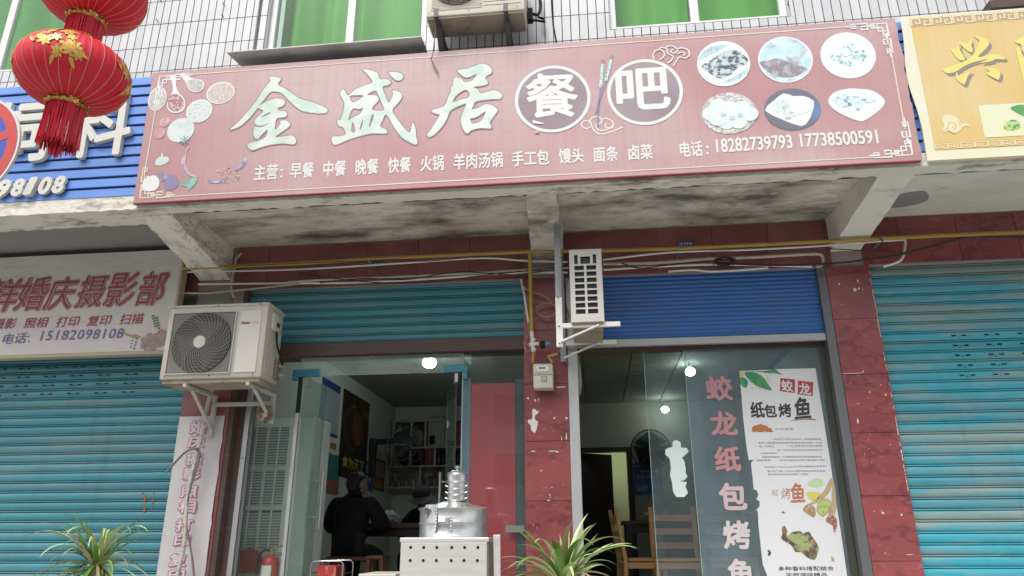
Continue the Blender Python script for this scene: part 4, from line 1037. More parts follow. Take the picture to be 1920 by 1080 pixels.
# left unit
AY = -.50
x0, x1, z0, z1 = -3.285, -2.465, 1.515, 2.118
ac = thing('air_conditioner', ((x0+x1)/2, AY, z0), 'weathered white outdoor air conditioner with a large round fan over the strip banner', 'air conditioner')
build('casing', MB().box(x0, x1, AY, AY+.30, z0+.02, z1), ac_w, ac, bevel=.018, smooth=40)
build('base_pan', MB().box(x0+.02, x1-.02, AY+.02, AY+.29, z0-.012, z0+.022), ac_bot, ac, bevel=.006)
build('top_lid', MB().box(x0-.006, x1+.006, AY-.006, AY+.305, z1-.012, z1+.012), ac_w, ac, bevel=.008, smooth=40)
AP = YP(AY)
fu0, fu1, fv0, fv1 = x0+.055, x0+.565, z0+.062, z1-.06
build('fan_panel', MB().box(fu0, fu1, AY-.004, AY+.004, fv0, fv1), mat('grey_fan_panel', (.20, .195, .185), .6), ac, bevel=.003)
fcx = ((fu0+fu1)/2, (fv0+fv1)/2)
F4 = Plane((0, AY-.0055, 0), (1, 0, 0), (0, 0, 1))
fan_part(ac, F4, fcx, .243, .048, 17, 36, .9, ac_w)
b_ = MB()
for i in range(9):          # guard wires continue into the square corners
    r_ = .252+i*.0125
    for q in range(4):
        pts = []
        for j in range(25):
            a = q*math.pi/2+j/24*math.pi/2
            x, z = fcx[0]+r_*math.cos(a), fcx[1]+r_*math.sin(a)
            if fu0+.008 < x < fu1-.008 and fv0+.008 < z < fv1-.008: pts.append(F4.pt(x, z, .012))
            elif pts: break
        if len(pts) > 1: b_.tube(pts, .0016, 4, False)
build('corner_guard', b_, wire_m, ac, kind='stuff')
b_ = MB()
for xa, xb, za, zb in ((fu0-.008, fu0, fv0-.008, fv1+.008), (fu1, fu1+.008, fv0-.008, fv1+.008), (fu0, fu1, fv0-.008, fv0), (fu0, fu1, fv1, fv1+.008)): b_.box(xa, xb, AY-.014, AY+.002, za, zb)
build('fan_surround', b_, ac_w, ac, bevel=.002)
build('service_panel', MB().box(x0+.60, x1-.045, AY-.008, AY+.004, fv0-.005, fv1+.01), ac_w2, ac, bevel=.006)
AQ = Plane((0, AY-.0095, 0), (1, 0, 0), (0, 0, 1))
ux0 = x0+.615
text('logo', AQ, 'Haier', (ux0, z1-.165), (ux0+.078, z1-.165), .026, red_logo, ac, h=0, bold=.03, uvm=True)
text('logo', AQ, '海尔', (ux0+.090, z1-.167), (ux0+.145, z1-.167), .026, mat('worn_logo', (.44, .30, .28), .6), ac, h=0, bold=-.01, uvm=True)
b_ = MB()
for i in range(7): b_.box(x1-.001, x1+.005, AY+.035+i*.036, AY+.052+i*.036, z0+.06, z1-.20)
build('side_ribs', b_, ac_w, ac, bevel=.003)
b_ = MB().box(x1-.001, x1+.022, AY+.07, AY+.20, z1-.19, z1-.05)
build('handle_cover', b_, ac_w2, ac, bevel=.01, smooth=40)
build('handle_slot', MB().box(x1+.0215, x1+.0235, AY+.13, AY+.185, z1-.15, z1-.115), dark_in, ac)
b_ = MB()
for sx in (x0+.05, (x0+x1)/2, x1-.06): ring(AQ, (sx, z0+.04), .006, .006, None, 8, .002, b_); ring(AQ, (sx, z1-.005), .006, .006, None, 8, .002, b_)
build('screw', b_, dark_in, ac, kind='stuff')
build('pipe_valve', MB().box(x1+.003, x1+.03, AY+.20, AY+.27, z0+.05, z0+.20).tube([(x1+.02, AY+.24, z0+.16), (x1+.06, AY+.26, z0+.15)], .018, 8).tube([(x1+.02, AY+.24, z0+.09), (x1+.065, AY+.26, z0+.08)], .02, 8), mat('brass_valve', (.22, .19, .15), .5, .4), ac, smooth=40)
tag(build('cable', MB().tube(spline([(x1+.024, AY+.14, z1-.19), (x1+.035, AY+.15, z1-.3), (x1+.05, AY+.20, z0+.22), (x1+.05, AY+.26, z0+.16)]), .008, 6), hole, smooth=60), 'black cable looping down the side of the large left air conditioner', 'cable')
# bracket under it
brw = mat('white_bracket', (.46, .44, .40), .5, layers=[((.30, .24, .18), .5, (7, 7, 7), .52, .75, 6)])
bk = thing('wall_bracket', (-2.88, -.2, 1.5), 'white steel bracket with slanted struts under the large left air conditioner', 'bracket')
for x in (-3.06, -2.56):
    build('arm', MB().beam((x, AY-.01, z0-.03), (x, -.03, z0-.03), .028, .026), brw, bk, bevel=.003)
    build('strut', MB().beam((x+.003, AY+.10, z0-.045), (x+.003, -.035, z0-(.30 if x < -2.8 else .24)), .026, .012), brw, bk)
    build('upright', MB().box(x-.017, x+.017, -.045, -.013, z0-(.36 if x < -2.8 else .26), z0-.018), brw, bk, bevel=.003)
build('cross_bar', MB().beam((-3.06, -.06, z0-.10), (-2.56, -.06, z0-.10), .016, .034), brw, bk, bevel=.003)
p = at(497, 776, -.10)
lump = MB().ball((0, 0, 0), .062, .055, .066, 14, 10); rg = random.Random(2)
lump.v = [tuple(np.array(v)*rg.uniform(.78, 1.12)+p) for v in lump.v]
foam = mat('brown_foam', (.17, .12, .075), .95, layers=[((.55, .48, .36), .9, (16, 16, 16), .52, .62, 5)], bump=((40, 40, 40), .8, .02))
tag(build('foam_lump', lump, foam, smooth=70), 'brown crumbling foam lump stuck on the bracket strut beside the glass door', 'foam lump')
# wrapped drain hose hanging over the strip banner
hose_m = mat('taped_hose', (.50, .48, .42), .7, layers=[((.28, .25, .2), .6, (14, 14, 30), .48, .6, 3)])
hpx = [(398, 731), (389, 760), (383, 790), (374, 830), (370, 850), (362, 880), (353, 920), (349, 960), (347, 1000), (343, 1035), (333, 1078), (328, 1120)]
hp = [at(x, y, -.10-.003*i) for i, (x, y) in enumerate(hpx)]
tag(build('drain_hose', MB().tube(spline(hp), .0155, 8), hose_m, smooth=60), 'thick taped grey hose winding down over the white strip banner', 'hose')
cb = [at(x, y, -.13) for x, y in ((372, 841), (352, 845), (335, 860), (322, 874), (310, 887))]
tag(build('cable_end', MB().tube(spline(cb), .008, 6), mat('grey_cable', (.17, .15, .13), .6), smooth=60), 'stiff grey cable end sticking out left from the taped hose', 'cable')
cb = [at(x, y, -.125) for x, y in ((368, 846), (373, 845), (375, 855), (368, 880), (358, 912), (351, 945), (350, 985), (356, 1020), (362, 1060), (366, 1110))]
tag(build('cable', MB().tube(spline(cb), .0075, 6), MATS['grey_cable'], smooth=60), 'grey-brown cable running down beside the taped hose on the strip banner', 'cable')

# upstairs unit
x0, x1, z0, z1, ya = -1.11, -.362, 4.05, 4.62, -1.30
ac = thing('air_conditioner', ((x0+x1)/2, ya, z0), 'yellowed upstairs air conditioner on dark brackets above the red sign', 'air conditioner')
build('casing', MB().box(x0, x1, ya, ya+.235, z0+.012, z1), ac_old, ac, bevel=.012, smooth=40)
build('base_pan', MB().box(x0+.012, x1-.012, ya+.012, ya+.225, z0-.004, z0+.016), ac_bot, ac)
U4 = Plane((0, ya-.004, 0), (1, 0, 0), (0, 0, 1))
fc = (x0+.235, z0+.062+.215)
b_ = MB()
for xa, xb, za, zb in ((x0+.045, x0+.425, z0+.05, z0+.062),): b_.box(xa, xb, ya-.006, ya+.002, za, zb)
build('fan_panel', MB().box(x0+.04, x0+.43, ya-.003, ya+.002, z0+.06, z0+.5), mat('cream_fan_panel', (.50, .48, .40), .6), ac)
fan_part(ac, U4, fc, .185, .04, 12, 12, .0, ac_old)
b_ = MB()
for i in range(9): b_.tube([U4.pt(x0+.045, z0+.075+i*.014, .006), U4.pt(x0+.425, z0+.075+i*.014, .006)], .0016, 4)
build('panel_wires', b_, ac_old, ac, kind='stuff')
b_ = MB()
for i in range(5): b_.box(x0+.44, x1-.03, ya-.003, ya+.001, z0+.075+i*.034, z0+.0775+i*.034)
build('panel_grooves', b_, ac_bot, ac, kind='stuff')
b_ = MB()
for sx, sz in ((x0+.03, .03), (x0+.33, .028), (x0+.69, .03), (x0+.06, .075), (x0+.42, .085)): ring(U4, (sx, z0+sz), .005, .005, None, 8, .009, b_)
build('screw', b_, dark_in, ac, kind='stuff')
dkb = mat('dark_grey_bracket', (.07, .075, .075), .55, .3)
bk = thing('wall_bracket', (-.75, -1.1, 4.0), 'dark grey steel bracket holding the upstairs air conditioner', 'bracket')
for x in (-1.02, -.50):
    build('arm', MB().beam((x, ya-.04, z0-.02), (x, WY-.003, z0-.02), .03, .025), dkb, bk)
    build('hook', MB().box(x-.017, x+.017, ya-.045, ya-.038, z0-.03, z0+.045), dkb, bk)
    build('strut', MB().beam((x, ya+.07, z0-.03), (x, WY-.01, z0-.33), .04, .014), dkb, bk)
b_ = [(x1+.01, -1.12, z0+.11), (x1+.05, -1.10, z0+.13), (x1+.085, -1.06, z0+.16), (x1+.10, -1.02, z0+.30), (x1+.06, -.98, z0+.6), (x1+.05, -.97, z0+1.0)]
tag(build('refrigerant_pipe', MB().tube(spline(b_), .012, 8).tube([(x1+.005, -1.12, z0+.06), (x1+.07, -1.10, z0+.07), (x1+.13, -1.04, z0+.10), (x1+.12, -1.0, z0+.16), (x1+.085, -1.05, z0+.14)], .009, 6).box(x1+.005, x1+.045, -1.15, -1.09, z0+.05, z0+.15), hole, smooth=50), 'black insulated pipes and valves at the right side of the upstairs air conditioner', 'pipe')
cb = [at(x, y, WY-.012) for x, y in ((1033, -20), (1035, 20), (1037, 45), (1044, 82), (1046, 110))]
tag(build('cable', MB().tube(cb, .006, 6), hole, smooth=60), 'thin black cable running down the white tiles right of the upstairs air conditioner', 'cable')

# small side-on unit on the two arms
x0, x1, z0, z1, ya, yb = -.108, .126, 1.862, 2.405, -.60, -.03
ac = thing('air_conditioner', ((x0+x1)/2, ya, z0), 'clean white air conditioner end with two columns of dark slots beside the blue shutter', 'air conditioner')
build('casing', MB().box(x0, x1, ya+.03, yb, z0+.01, z1-.01), ac_w, ac, bevel=.012, smooth=40)
build('base_pan', MB().box(x0+.004, x1-.006, ya+.02, yb-.005, z0-.03, z0+.012), ac_bot, ac)
b_ = MB(); cols = [(x0+.034, x0+.104), (x0+.122, x0+.194)]
zr = [z0+.050+i*.0485 for i in range(8)]
bx = sorted(set([x0]+[v for c in cols for v in c]+[x1]))
# grille plate as bars round the openings
for (xa, xb) in ((x0, cols[0][0]), (cols[0][1], cols[1][0]), (cols[1][1], x1)): b_.box(xa, xb, ya, ya+.010, z0, zr[-1]+.036)
for c in cols:
    prev = z0
    for z in zr: b_.box(c[0], c[1], ya+.0005, ya+.0095, prev, z); prev = z+.036
b_.box(x0, x1, ya+.0, ya+.010, zr[-1]+.036, zr[-1]+.049); b_.box(x0, x1, ya, ya+.010, z1-.030, z1)
for (xa, xb) in ((x0, x0+.034), (x0+.060, x0+.080), (x0+.152, x0+.172), (x0+.198, x1)): b_.box(xa, xb, ya, ya+.010, zr[-1]+.049, z1-.030)
b_.box(x0+.080, x0+.152, ya+.002, ya+.009, z1-.045, z1-.030)
build('grille', b_, ac_w2, ac)
fin = mat('dark_coil_fins', (.035, .036, .038), .5, .3)
build('coil', MB().box(x0+.012, x1-.012, ya+.020, ya+.0255, z0+.03, z1-.025), fin, ac)
b_ = MB()
for z in zr:
    for c in cols: b_.box(c[0], c[1], ya+.014, ya+.018, z+.016, z+.0185)
build('slot_wires', b_, blade_m, ac, kind='stuff')
build('rim', MB().box(x0-.004, x1+.005, ya+.031, ya+.045, z0-.004, z1+.004).box(x0-.004, x1+.005, ya-.002, ya+.03, z1+.0005, z1+.012).box(x0-.004, x1+.005, ya-.002, ya+.03, z0-.012, z0-.0005), ac_w2, ac, bevel=.004)
post = mat('grey_angle_iron', (.27, .285, .29), .5, .35, layers=[((.12, .11, .10), .5, (20, 20, 3), .52, .75, 5)])
bw2 = mat('white_painted_arm', (.66, .645, .62), .5, layers=[((.33, .28, .23), .4, (10, 10, 14), .56, .78, 5)])
bk = thing('wall_bracket', (-.2, -.3, 1.7), 'white bracket arms on long grey angle posts carrying the end-on air conditioner', 'bracket')
build('post', MB().box(-.222, -.176, -.562, -.545, 2.06, 2.84).box(-.1755, -.170, -.562, -.525, 2.06, 2.80), post, bk, bevel=.002)
build('post', MB().box(-.223, -.175, -.565, -.548, 1.68, 2.0595), bw2, bk, bevel=.002)
build('post', MB().box(-.215, -.170, -.075, -.05, 1.69, 2.70), post, bk, bevel=.002)
for y, xe, zz in ((-.572, .242, 1.838), (-.08, .228, 1.836)):
    build('arm', MB().box(-.176 if y < -.3 else -.17, xe, y-.004, y+.02, zz-.02, zz+.016), bw2, bk, bevel=.003)
    build('strut', MB().beam((-.19, y-.008, zz-.125), (.09, y-.008, zz-.008), .012, .027, (0, 1, 0)), bw2, bk, bevel=.002)
b_ = MB()
for x, z in ((-.2, 2.05), (-.2, 1.83), (-.2, 1.70), (.06, 1.837)): ring(YP(-.578), (x, z), .007, .007, None, 8, 0, b_)
build('bolt', b_, blade_m, bk, kind='stuff')

# ---------------------------------------------------------------- pipes, conduits, cables along the band
gasy = mat('yellow_gas_pipe', (.38, .25, .045), .5, layers=[((.22, .15, .05), .5, (3, 3, 9), .5, .75, 5), ((.42, .36, .2), .4, (8, 8, 8), .58, .75, 4)])
gp = thing('gas_pipe', (-.44, -.2, 2.55), 'yellow gas pipe running along the granite band with a branch down the middle pillar', 'pipe')
run_ = [at(x, y, -.2) for x, y in ((345, 503), (560, 494), (700, 485), (860, 478), (993, 472), (1130, 470), (1280, 465.5), (1440, 458), (1600, 450), (1760, 442), (1920, 435.5), (2100, 427), (2350, 415))]
build('main_run', MB().tube(run_, .0155, 10), gasy, gp, smooth=60)
T = at(993, 473, -.2)
build('drop', MB().tube([T, at(994, 490, -.17), at(997, 625, -.12)], .017, 10), gasy, gp, smooth=60)
b_ = MB()
for x in (690, 1274, 1450, 1655): 
    p = at(x, {690: 486, 1274: 466, 1450: 457.5, 1655: 447}[x], -.2); b_.tube([p-np.array([.006, 0, 0]), p+np.array([.006, 0, 0])], .019, 10)
    b_.box(p[0]-.005, p[0]+.005, -.19, -.001, p[2]-.008, p[2]+.008)
build('clip', b_, post, gp, kind='stuff')
mt = mat('meter_casing', (.50, .48, .42), .5, layers=[((.35, .3, .24), .4, (8, 8, 8), .52, .75, 5)]); valve_m = mat('white_valve', (.62, .62, .62), .4, .3)
v0 = at(1000, 640, -.12)
gv = thing('gas_valve', v0, 'white gas valve with a small blue sensor head at the end of the yellow pipe', 'valve')
build('body', MB().tube([at(997, 622, -.12), at(1000, 660, -.12)], .018, 10).tube([at(992, 646, -.125), at(1010, 644, -.125)], .016, 8).ball(at(1000, 637, -.125), .024, .024, .02).ball(at(1001, 655, -.125), .021, .021, .018), valve_m, gv, smooth=60)
build('sensor', MB().box(*np.array([at(1013, 650, -.13)[0], at(1022, 650, -.13)[0]]), -.15, -.10, at(1016, 652, -.13)[2], at(1016, 640, -.13)[2]), hole, gv, bevel=.003)
build('sensor_head', MB().tube([at(1020, 645, -.13), at(1031, 643, -.13)], .015, 10), mat('blue_plastic', (.04, .26, .36), .4), gv, smooth=50)
build('tail', MB().tube([at(1000, 660, -.12), at(999, 679, -.11)], .011, 8), gasy, gv, smooth=60)
build('elbow', MB().tube([at(1036, 680, -.11), at(1028, 668, -.11), at(1045, 664, -.11)], .013, 8), gasy, gv, smooth=60)
mx0, mx1 = at(1000, 705, -.1)[0], at(1037, 705, -.1)[0]; mz0, mz1 = at(1018, 729, -.1)[2], at(1018, 683, -.1)[2]
gm = thing('gas_meter', ((mx0+mx1)/2, -.1, mz0), 'cream gas meter box with a dial window on the middle pillar', 'gas meter')
build('case', MB().box(mx0, mx1, -.13, -.005, mz0, mz0+(mz1-mz0)*.55), mt, gm, bevel=.012, smooth=40)
build('case_top', MB().box(mx0, mx1, -.13, -.005, mz0+(mz1-mz0)*.57, mz1), mt, gm, bevel=.012, smooth=40)
build('seam', MB().box(mx0-.004, mx1+.004, -.134, -.005, mz0+(mz1-mz0)*.545, mz0+(mz1-mz0)*.575), mt, gm)
build('dial', MB().box(mx0+.03, mx1-.032, -.138, -.129, mz0+(mz1-mz0)*.66, mz1-.018), pvc_white, gm, bevel=.004)
build('dial_window', MB().box(mx0+.045, mx1-.055, -.1395, -.1375, mz0+(mz1-mz0)*.76, mz1-.03), mat('dial_dark', (.25, .25, .24), .2), gm)
lbx = (mx0+mx1)/2
build('sticker', MB().box(lbx-.012, lbx+.032, -.1325, -.130, mz0+.045, mz0+.095), mat('pale_sticker', (.52, .53, .52), .6), gm)
bq = Plane((0, -.1335, 0), (1, 0, 0), (0, 0, 1))
build('sticker_frame', ribbon(bq, [(lbx-.009, mz0+.049), (lbx+.029, mz0+.049), (lbx+.029, mz0+.091), (lbx-.009, mz0+.091)], .004, 0, px=False, closed=True), hole, gm)
text('sticker_mark', bq, 'G', (lbx, mz0+.056), (lbx+.02, mz0+.056), .026, hole, gm, uvm=True, h=0)
# white conduits
def line(name, label, cat, pts, r_, m, Y, k=5, group=None, n=7):
    P = [at(p[0], p[1], p[2] if len(p) > 2 else Y) for p in pts]
    o = build(name, MB().tube(spline(P, k) if k > 1 else P, r_, n), m, smooth=60)
    return tag(o, label, cat, group)
pvc_dirty = mat('dirty_pvc', (.50, .47, .39), .6, layers=[((.2, .17, .13), .7, (10, 10, 14), .5, .72, 5)])
line('conduit', 'thin white conduit just under the yellow gas pipe, sagging at the middle pillar', 'conduit', [(352, 510), (560, 505), (760, 493), (900, 484), (985, 489), (1064, 491)], .0085, pvc_white, -.12)
line('conduit', 'thin white conduit sloping up from the end-on air conditioner to the gas pipe', 'conduit', [(1131, 487), (1260, 473), (1400, 468.5), (1540, 461), (1640, 453), (1694, 449.5)], .0085, pvc_white, -.16)
line('conduit', 'white conduit bent down from the gas pipe to the right shutter', 'conduit', [(1694, 449.5), (1697.5, 452), (1696, 470), (1692, 484), (1682, 492), (1657, 500)], .0095, pvc_white, -.12, 3)
line('conduit', 'lower white conduit crossing above the half raised turquoise shutter', 'conduit', [(372, 533), (560, 531), (660, 530), (800, 523), (960, 512), (1064, 511)], .0095, pvc_white, -.08)
line('conduit', 'dirty cream conduit just above the lower white conduit over the turquoise shutter', 'conduit', [(540, 529), (620, 524), (720, 520), (850, 514), (1000, 505), (1068, 502)], .0085, pvc_dirty, -.10)
line('conduit', 'thin pale conduit running from the wedding sign up to the turquoise shutter', 'conduit', [(340, 549), (385, 550), (440, 545), (500, 539), (560, 532)], .0085, pvc_dirty, -.09)
line('conduit', 'white conduit running above the blue shutter, right of the end-on air conditioner', 'conduit', [(1131, 506), (1250, 499), (1330, 496), (1420, 497), (1522, 500)], .0095, pvc_white, -.09)
line('conduit', 'cream bent pipe with an elbow above the blue shutter', 'conduit', [(1131, 495), (1230, 493), (1330, 485), (1400, 483), (1490, 478), (1530, 476.5), (1540, 479), (1543, 486), (1540, 497), (1531, 500)], .0125, pvc_dirty, -.11, 3)
line('conduit', 'short white conduit along the top edge of the blue shutter', 'conduit', [(1253, 509), (1300, 506), (1330, 509), (1380, 507), (1440, 502)], .0095, pvc_white, -.05, 3)
line('conduit', 'cream pipe with an elbow down the pillar beside the left concrete beam', 'conduit', [(453, 475), (443, 485), (440, 500), (437, 515), (434, 535), (437, 553), (440, 558)], .011, pvc_dirty, -.06, 3)
line('conduit', 'short white conduit slanting down beside the middle pillar by the turquoise shutter', 'conduit', [(977, 524), (983, 550), (991, 605)], .010, pvc_white, -.05, 1)
blk = mat('black_cable', (.022, .022, .022), .6)
line('cable', 'black cable bundle rising from the blue shutter to the gas pipe on the right', 'cable', [(1340, 493), (1440, 497), (1545, 495), (1640, 485), (1700, 474), (1800, 447), (1830, 443), (1920, 445)], .0085, blk, -.14)
line('cable', 'thin black cable from the right concrete beam to the bent white conduit', 'cable', [(1552, 466), (1620, 470), (1692, 473)], .004, blk, -.15)
line('cable', 'black cable drooping along the conduits over the turquoise shutter', 'cable', [(560, 512), (680, 528), (800, 530), (900, 517), (985, 508), (1060, 500)], .0045, blk, -.13)
line('cable', 'black cable wound along the dirty cream conduit left of the middle pillar', 'cable', [(600, 530), (680, 522), (760, 524), (860, 510), (960, 515), (1040, 505)], .0045, blk, -.13)
line('cable', 'thin black wire along the yellow gas pipe over the turquoise shutter', 'cable', [(420, 500), (600, 492), (690, 489), (745, 486), (800, 490), (900, 480)], .003, blk, -.23)
line('cable', 'thin black cable above the blue shutter, left of the coiled cable', 'cable', [(1165, 493), (1200, 503), (1250, 497), (1330, 490)], .0055, blk, -.14)
line('cable', 'black cable loop hooked on the gas pipe near the bent white conduit', 'cable', [(1648, 446), (1655, 452), (1650, 462), (1644, 468)], .004, blk, -.22, 3)
b_ = MB(); rg = random.Random(6); c = at(1357, 493, -.15)
for i in range(6):
    r1, r2 = rg.uniform(.06, .085), rg.uniform(.025, .04); o_ = np.array([rg.uniform(-.012, .012), -.01*i, rg.uniform(-.01, .01)])
    b_.tube([c+o_+np.array([r1*math.cos(a), 0, r2*math.sin(a)]) for a in [j*2*math.pi/20 for j in range(21)]], .004, 5, False)
tag(build('cable_coil', b_, blk, smooth=60), 'coil of black cable hanging over the conduits above the blue shutter', 'cable coil')
hy = mat('yellow_brown_hose', (.33, .23, .09), .5)
cb = [(979, 530), (985, 541), (1000, 548), (1020, 554), (1034, 566), (1044, 580)]
line('gas_hose', 'thin brown gas hose curving from the turquoise shutter to the bracket post', 'hose', cb, .006, hy, -.06, 5)
cb = [(1045, 573), (1025, 568), (1010, 573), (1006, 582), (1012, 591), (1026, 594), (1040, 589), (1048, 578)]
line('gas_hose', 'loop of brown gas hose on the middle pillar', 'hose', cb, .006, hy, -.07, 5)
line('gas_hose', 'brown hose hanging behind the bracket arms', 'hose', [(1052, 520), (1056, 560), (1066, 592), (1053, 612), (1056, 640), (1052, 655), (1040, 664)], .006, hy, -.03, 5)
line('wire', 'thin pinkish wire curling beside the middle pillar below the white conduit', 'wire', [(990, 606), (992, 620), (986, 640), (993, 652), (990, 660), (984, 650), (982, 640), (986, 662)], .0028, mat('pink_wire', (.46, .30, .27), .6), -.03, 5)
# small blue street number plates on the band
plm = mat('blue_plate', (.04, .14, .30), .4)
for x, y, lab in ((1286, 457, 'small blue plate with white dots under the soffit, right of the end-on air conditioner'), (706, 496, 'small blue plate tucked behind the gas pipe over the turquoise shutter')):
    p = at(x, y, -.03); r = thing('street_plate', p, lab, 'plate')
    build('plate', MB().box(p[0]-.062, p[0]+.062, -.03, -.006, p[2]-.016, p[2]+.016), plm, r, bevel=.003)
    b_ = MB()
    for i in range(4): ring(Plane((0, -.0315, 0), (1, 0, 0), (0, 0, 1)), (p[0]-.036+i*.024, p[2]), .007, .008, None, 10, 0, b_)
    build('print', b_, pvc_white, r, kind='stuff')

# ---------------------------------------------------------------- lanterns
lred = mat('lantern_red_cloth', (.62, .006, .028), .55, layers=[((.48, .004, .018), .6, (3, 3, 3), .42, .65, 3)], bump=((140, 140, 140), .15, .002))
lgold = mat('lantern_gold_line', (.62, .26, .14), .5)
foil = mat('gold_foil', (.62, .40, .07), .28, .75, layers=[((.75, .62, .22), .7, (60, 60, 60), .45, .6, 3)])
gprint = mat('gold_flower_print', (.66, .42, .10), .42, .35, layers=[((.36, .16, .03), .7, (45, 45, 45), .52, .6, 3)])
ltas = mat('lantern_fringe', (.60, .016, .04), .55, layers=[((.55, .14, .13), .6, (90, 90, 2), .55, .7, 3)], rnd=.0)
glit = mat('fringe_tinsel', (.62, .45, .42), .3, .5)
LX, LY = None, -2.3
lc = at(138, 140, LY)
def lantern(c, label, emb_rot):
    a, bb = .306, .205
    r = thing('red_lantern', c, label, 'lantern', 'red lanterns hung one above the other')
    nseg = 52; pr = []
    for i in range(25):
        t = -math.pi/2+math.pi*i/24; rr = a*max(math.cos(t), 0)**.86
        pr.append((max(rr, .1) if abs(math.sin(t)) > .96 else rr, bb*math.sin(t)))
    pr = [q for q in pr if q[0] >= .1-1e-6]
    body = MB(); n_ = nseg*4; k0 = 0
    for (rr, z) in pr:
        for j in range(n_):
            th = 2*math.pi*j/n_; bulge = 1-.010*abs(math.cos(th*nseg/2))**3
            body.v.append((c[0]+rr*bulge*math.cos(th), c[1]+rr*bulge*math.sin(th), c[2]+z))
    for i in range(len(pr)-1):
        for j in range(n_): body.f.append((i*n_+j, i*n_+(j+1) % n_, (i+1)*n_+(j+1) % n_, (i+1)*n_+j))
    build('body', body, lred, r, smooth=60)
    for j in range(nseg//2):
        th = 2*math.pi*(j+.25)/(nseg//2)
        b_ = MB().tube([(c[0]+(rr+.001)*math.cos(th), c[1]+(rr+.001)*math.sin(th), c[2]+z) for rr, z in pr], .0021, 4, False)
        build('rib', b_, lgold, r)
    zb = c[2]+pr[0][1]; zt = c[2]+pr[-1][1]
    for zz, nm in ((zb-.014, 'lower_collar'), (zt+.014, 'upper_collar')):
        rg = random.Random(9); b_ = MB()
        for k_ in range(150):
            th = rg.uniform(0, 6.283); h = rg.uniform(-.018, .022); rr = .101+rg.uniform(0, .014); s_ = rg.uniform(.006, .018); tw = rg.uniform(0, 3)
            p = np.array([c[0]+rr*math.cos(th), c[1]+rr*math.sin(th), zz+h]); t1 = np.array([-math.sin(th), math.cos(th), 0]); t2 = np.array([math.cos(th)*.5, math.sin(th)*.5, math.cos(tw)])
            b_.add([p-t1*s_, p+t2*s_*.6, p+t1*s_, p-t2*s_*.5], [(0, 1, 2, 3)])
        b_.lathe([(.096, -.016), (.104, 0), (.096, .016)], (c[0], c[1], zz), 32, False)
        build(nm, b_, foil, r)
    rg = random.Random(21); b_ = MB(); g_ = MB()
    for k_ in range(430):
        th = rg.uniform(0, 6.283); rr = .098-rg.random()**3*.055; L_ = .262+rg.uniform(-.03, .025)
        x, y = c[0]+rr*math.cos(th), c[1]+rr*math.sin(th); dx, dy = rg.uniform(-.012, .012), rg.uniform(-.012, .012)
        P = [(x, y, zb-.01), (x+dx*.4, y+dy*.4, zb-.01-L_*.5), (x+dx, y+dy, zb-.01-L_)]
        b_.tube(P, .0021, 3, False)
        if rg.random() < .10: g_.tube([P[1], ((P[1][0]+P[2][0])/2+.003, (P[1][1]+P[2][1])/2, (P[1][2]+P[2][2])/2), P[2]], .0017, 3, False)
    for k_ in range(60):
        th = rg.uniform(0, 6.283); rr = rg.uniform(.005, .038); x, y = c[0]+rr*math.cos(th), c[1]+rr*math.sin(th)
        b_.tube([(x*.5+c[0]*.5, y*.5+c[1]*.5, zb-.20), (x, y, zb-.26), (x+rg.uniform(-.01, .01), y, zb-.335+rg.uniform(-.02, .02))], .0021, 3, False)
    build('fringe', b_, ltas, r, kind='stuff'); build('tinsel', g_, glit, r, kind='stuff')
    build('inner_tassel_cap', MB().tube([(c[0], c[1], zb-.22), (c[0], c[1], zb-.245)], .03, 12), foil, r, smooth=50)
    # flower and ribbon emblems wrapped on the cloth
    def sph(th, z, off):
        t = math.asin(max(-.99, min(.99, z/bb))); rr = a*max(math.cos(t), .05)**.86+off
        return (c[0]+rr*math.cos(th), c[1]+rr*math.sin(th), c[2]+z)
    for e in range(4):
        th0 = emb_rot+e*math.pi/2; rg = random.Random(33+e); b_ = MB(); k_ = 0
        def petal(u, v, l, wd, ang):
            nonlocal k_
            n2 = 9; L_ = []
            for i in range(n2):
                q = 2*math.pi*i/n2; px_, py_ = l*math.cos(q), wd*math.sin(q)*(1-.3*math.cos(q))
                L_.append((u+px_*math.cos(ang)-py_*math.sin(ang), v+px_*math.sin(ang)+py_*math.cos(ang)))
            k_ += 1
            b_.add([sph(th0+x*1.35/a, z*1.25, .0022+.00006*k_) for x, z in L_], [tuple(range(n2))])
        for fx, fz, fr_, npt in ((.055, -.005, .040, 9), (-.045, .012, .030, 7), (.010, -.040, .026, 7), (-.075, .035, .018, 5), (.03, .095, .035, 7), (-.03, .115, .03, 6), (.085, -.035, .026, 7), (-.005, .03, .022, 6), (.05, .045, .018, 5)):
            for i in range(npt):
                an = 6.283*i/npt+rg.uniform(-.2, .2); petal(fx+.6*fr_*math.cos(an), fz+.6*fr_*math.sin(an), fr_*.55, fr_*.27, an)
            petal(fx, fz, fr_*.3, fr_*.3, 0)
        for i in range(5): petal(-.05+i*.008+rg.uniform(-.004, .004), .055+i*.008, .020, .0035, [0, 1.57, .1, 1.4, .8][i])
        for u, v, an in ((.105, -.03, -.7), (-.10, .02, 2.2), (.07, -.075, -1.0), (-.01, -.075, -2.)): petal(u, v, .024, .008, an)
        build('emblem', b_, gprint, r, kind='stuff')
    build('cap_disc', MB().lathe([(.1, -.006), (.1, .006)], (c[0], c[1], zt+.03), 24), lred, r)
    return r, zb, zt
l1 = lantern(lc, 'lower red lantern hanging whole in view, with gold flower print and long red fringe', rad(-70))
up = np.array([lc[0], LY, at(178, -14, LY)[2]])
l2 = lantern(up, 'upper red lantern cut by the top of the photo, its fringe touching the lantern below', rad(-40))
pole_x = lc[0]-1.35
lp = thing('lamp_post', (pole_x, LY, PAVE), 'grey street lamp post with an arm that carries the red lanterns', 'lamp post')
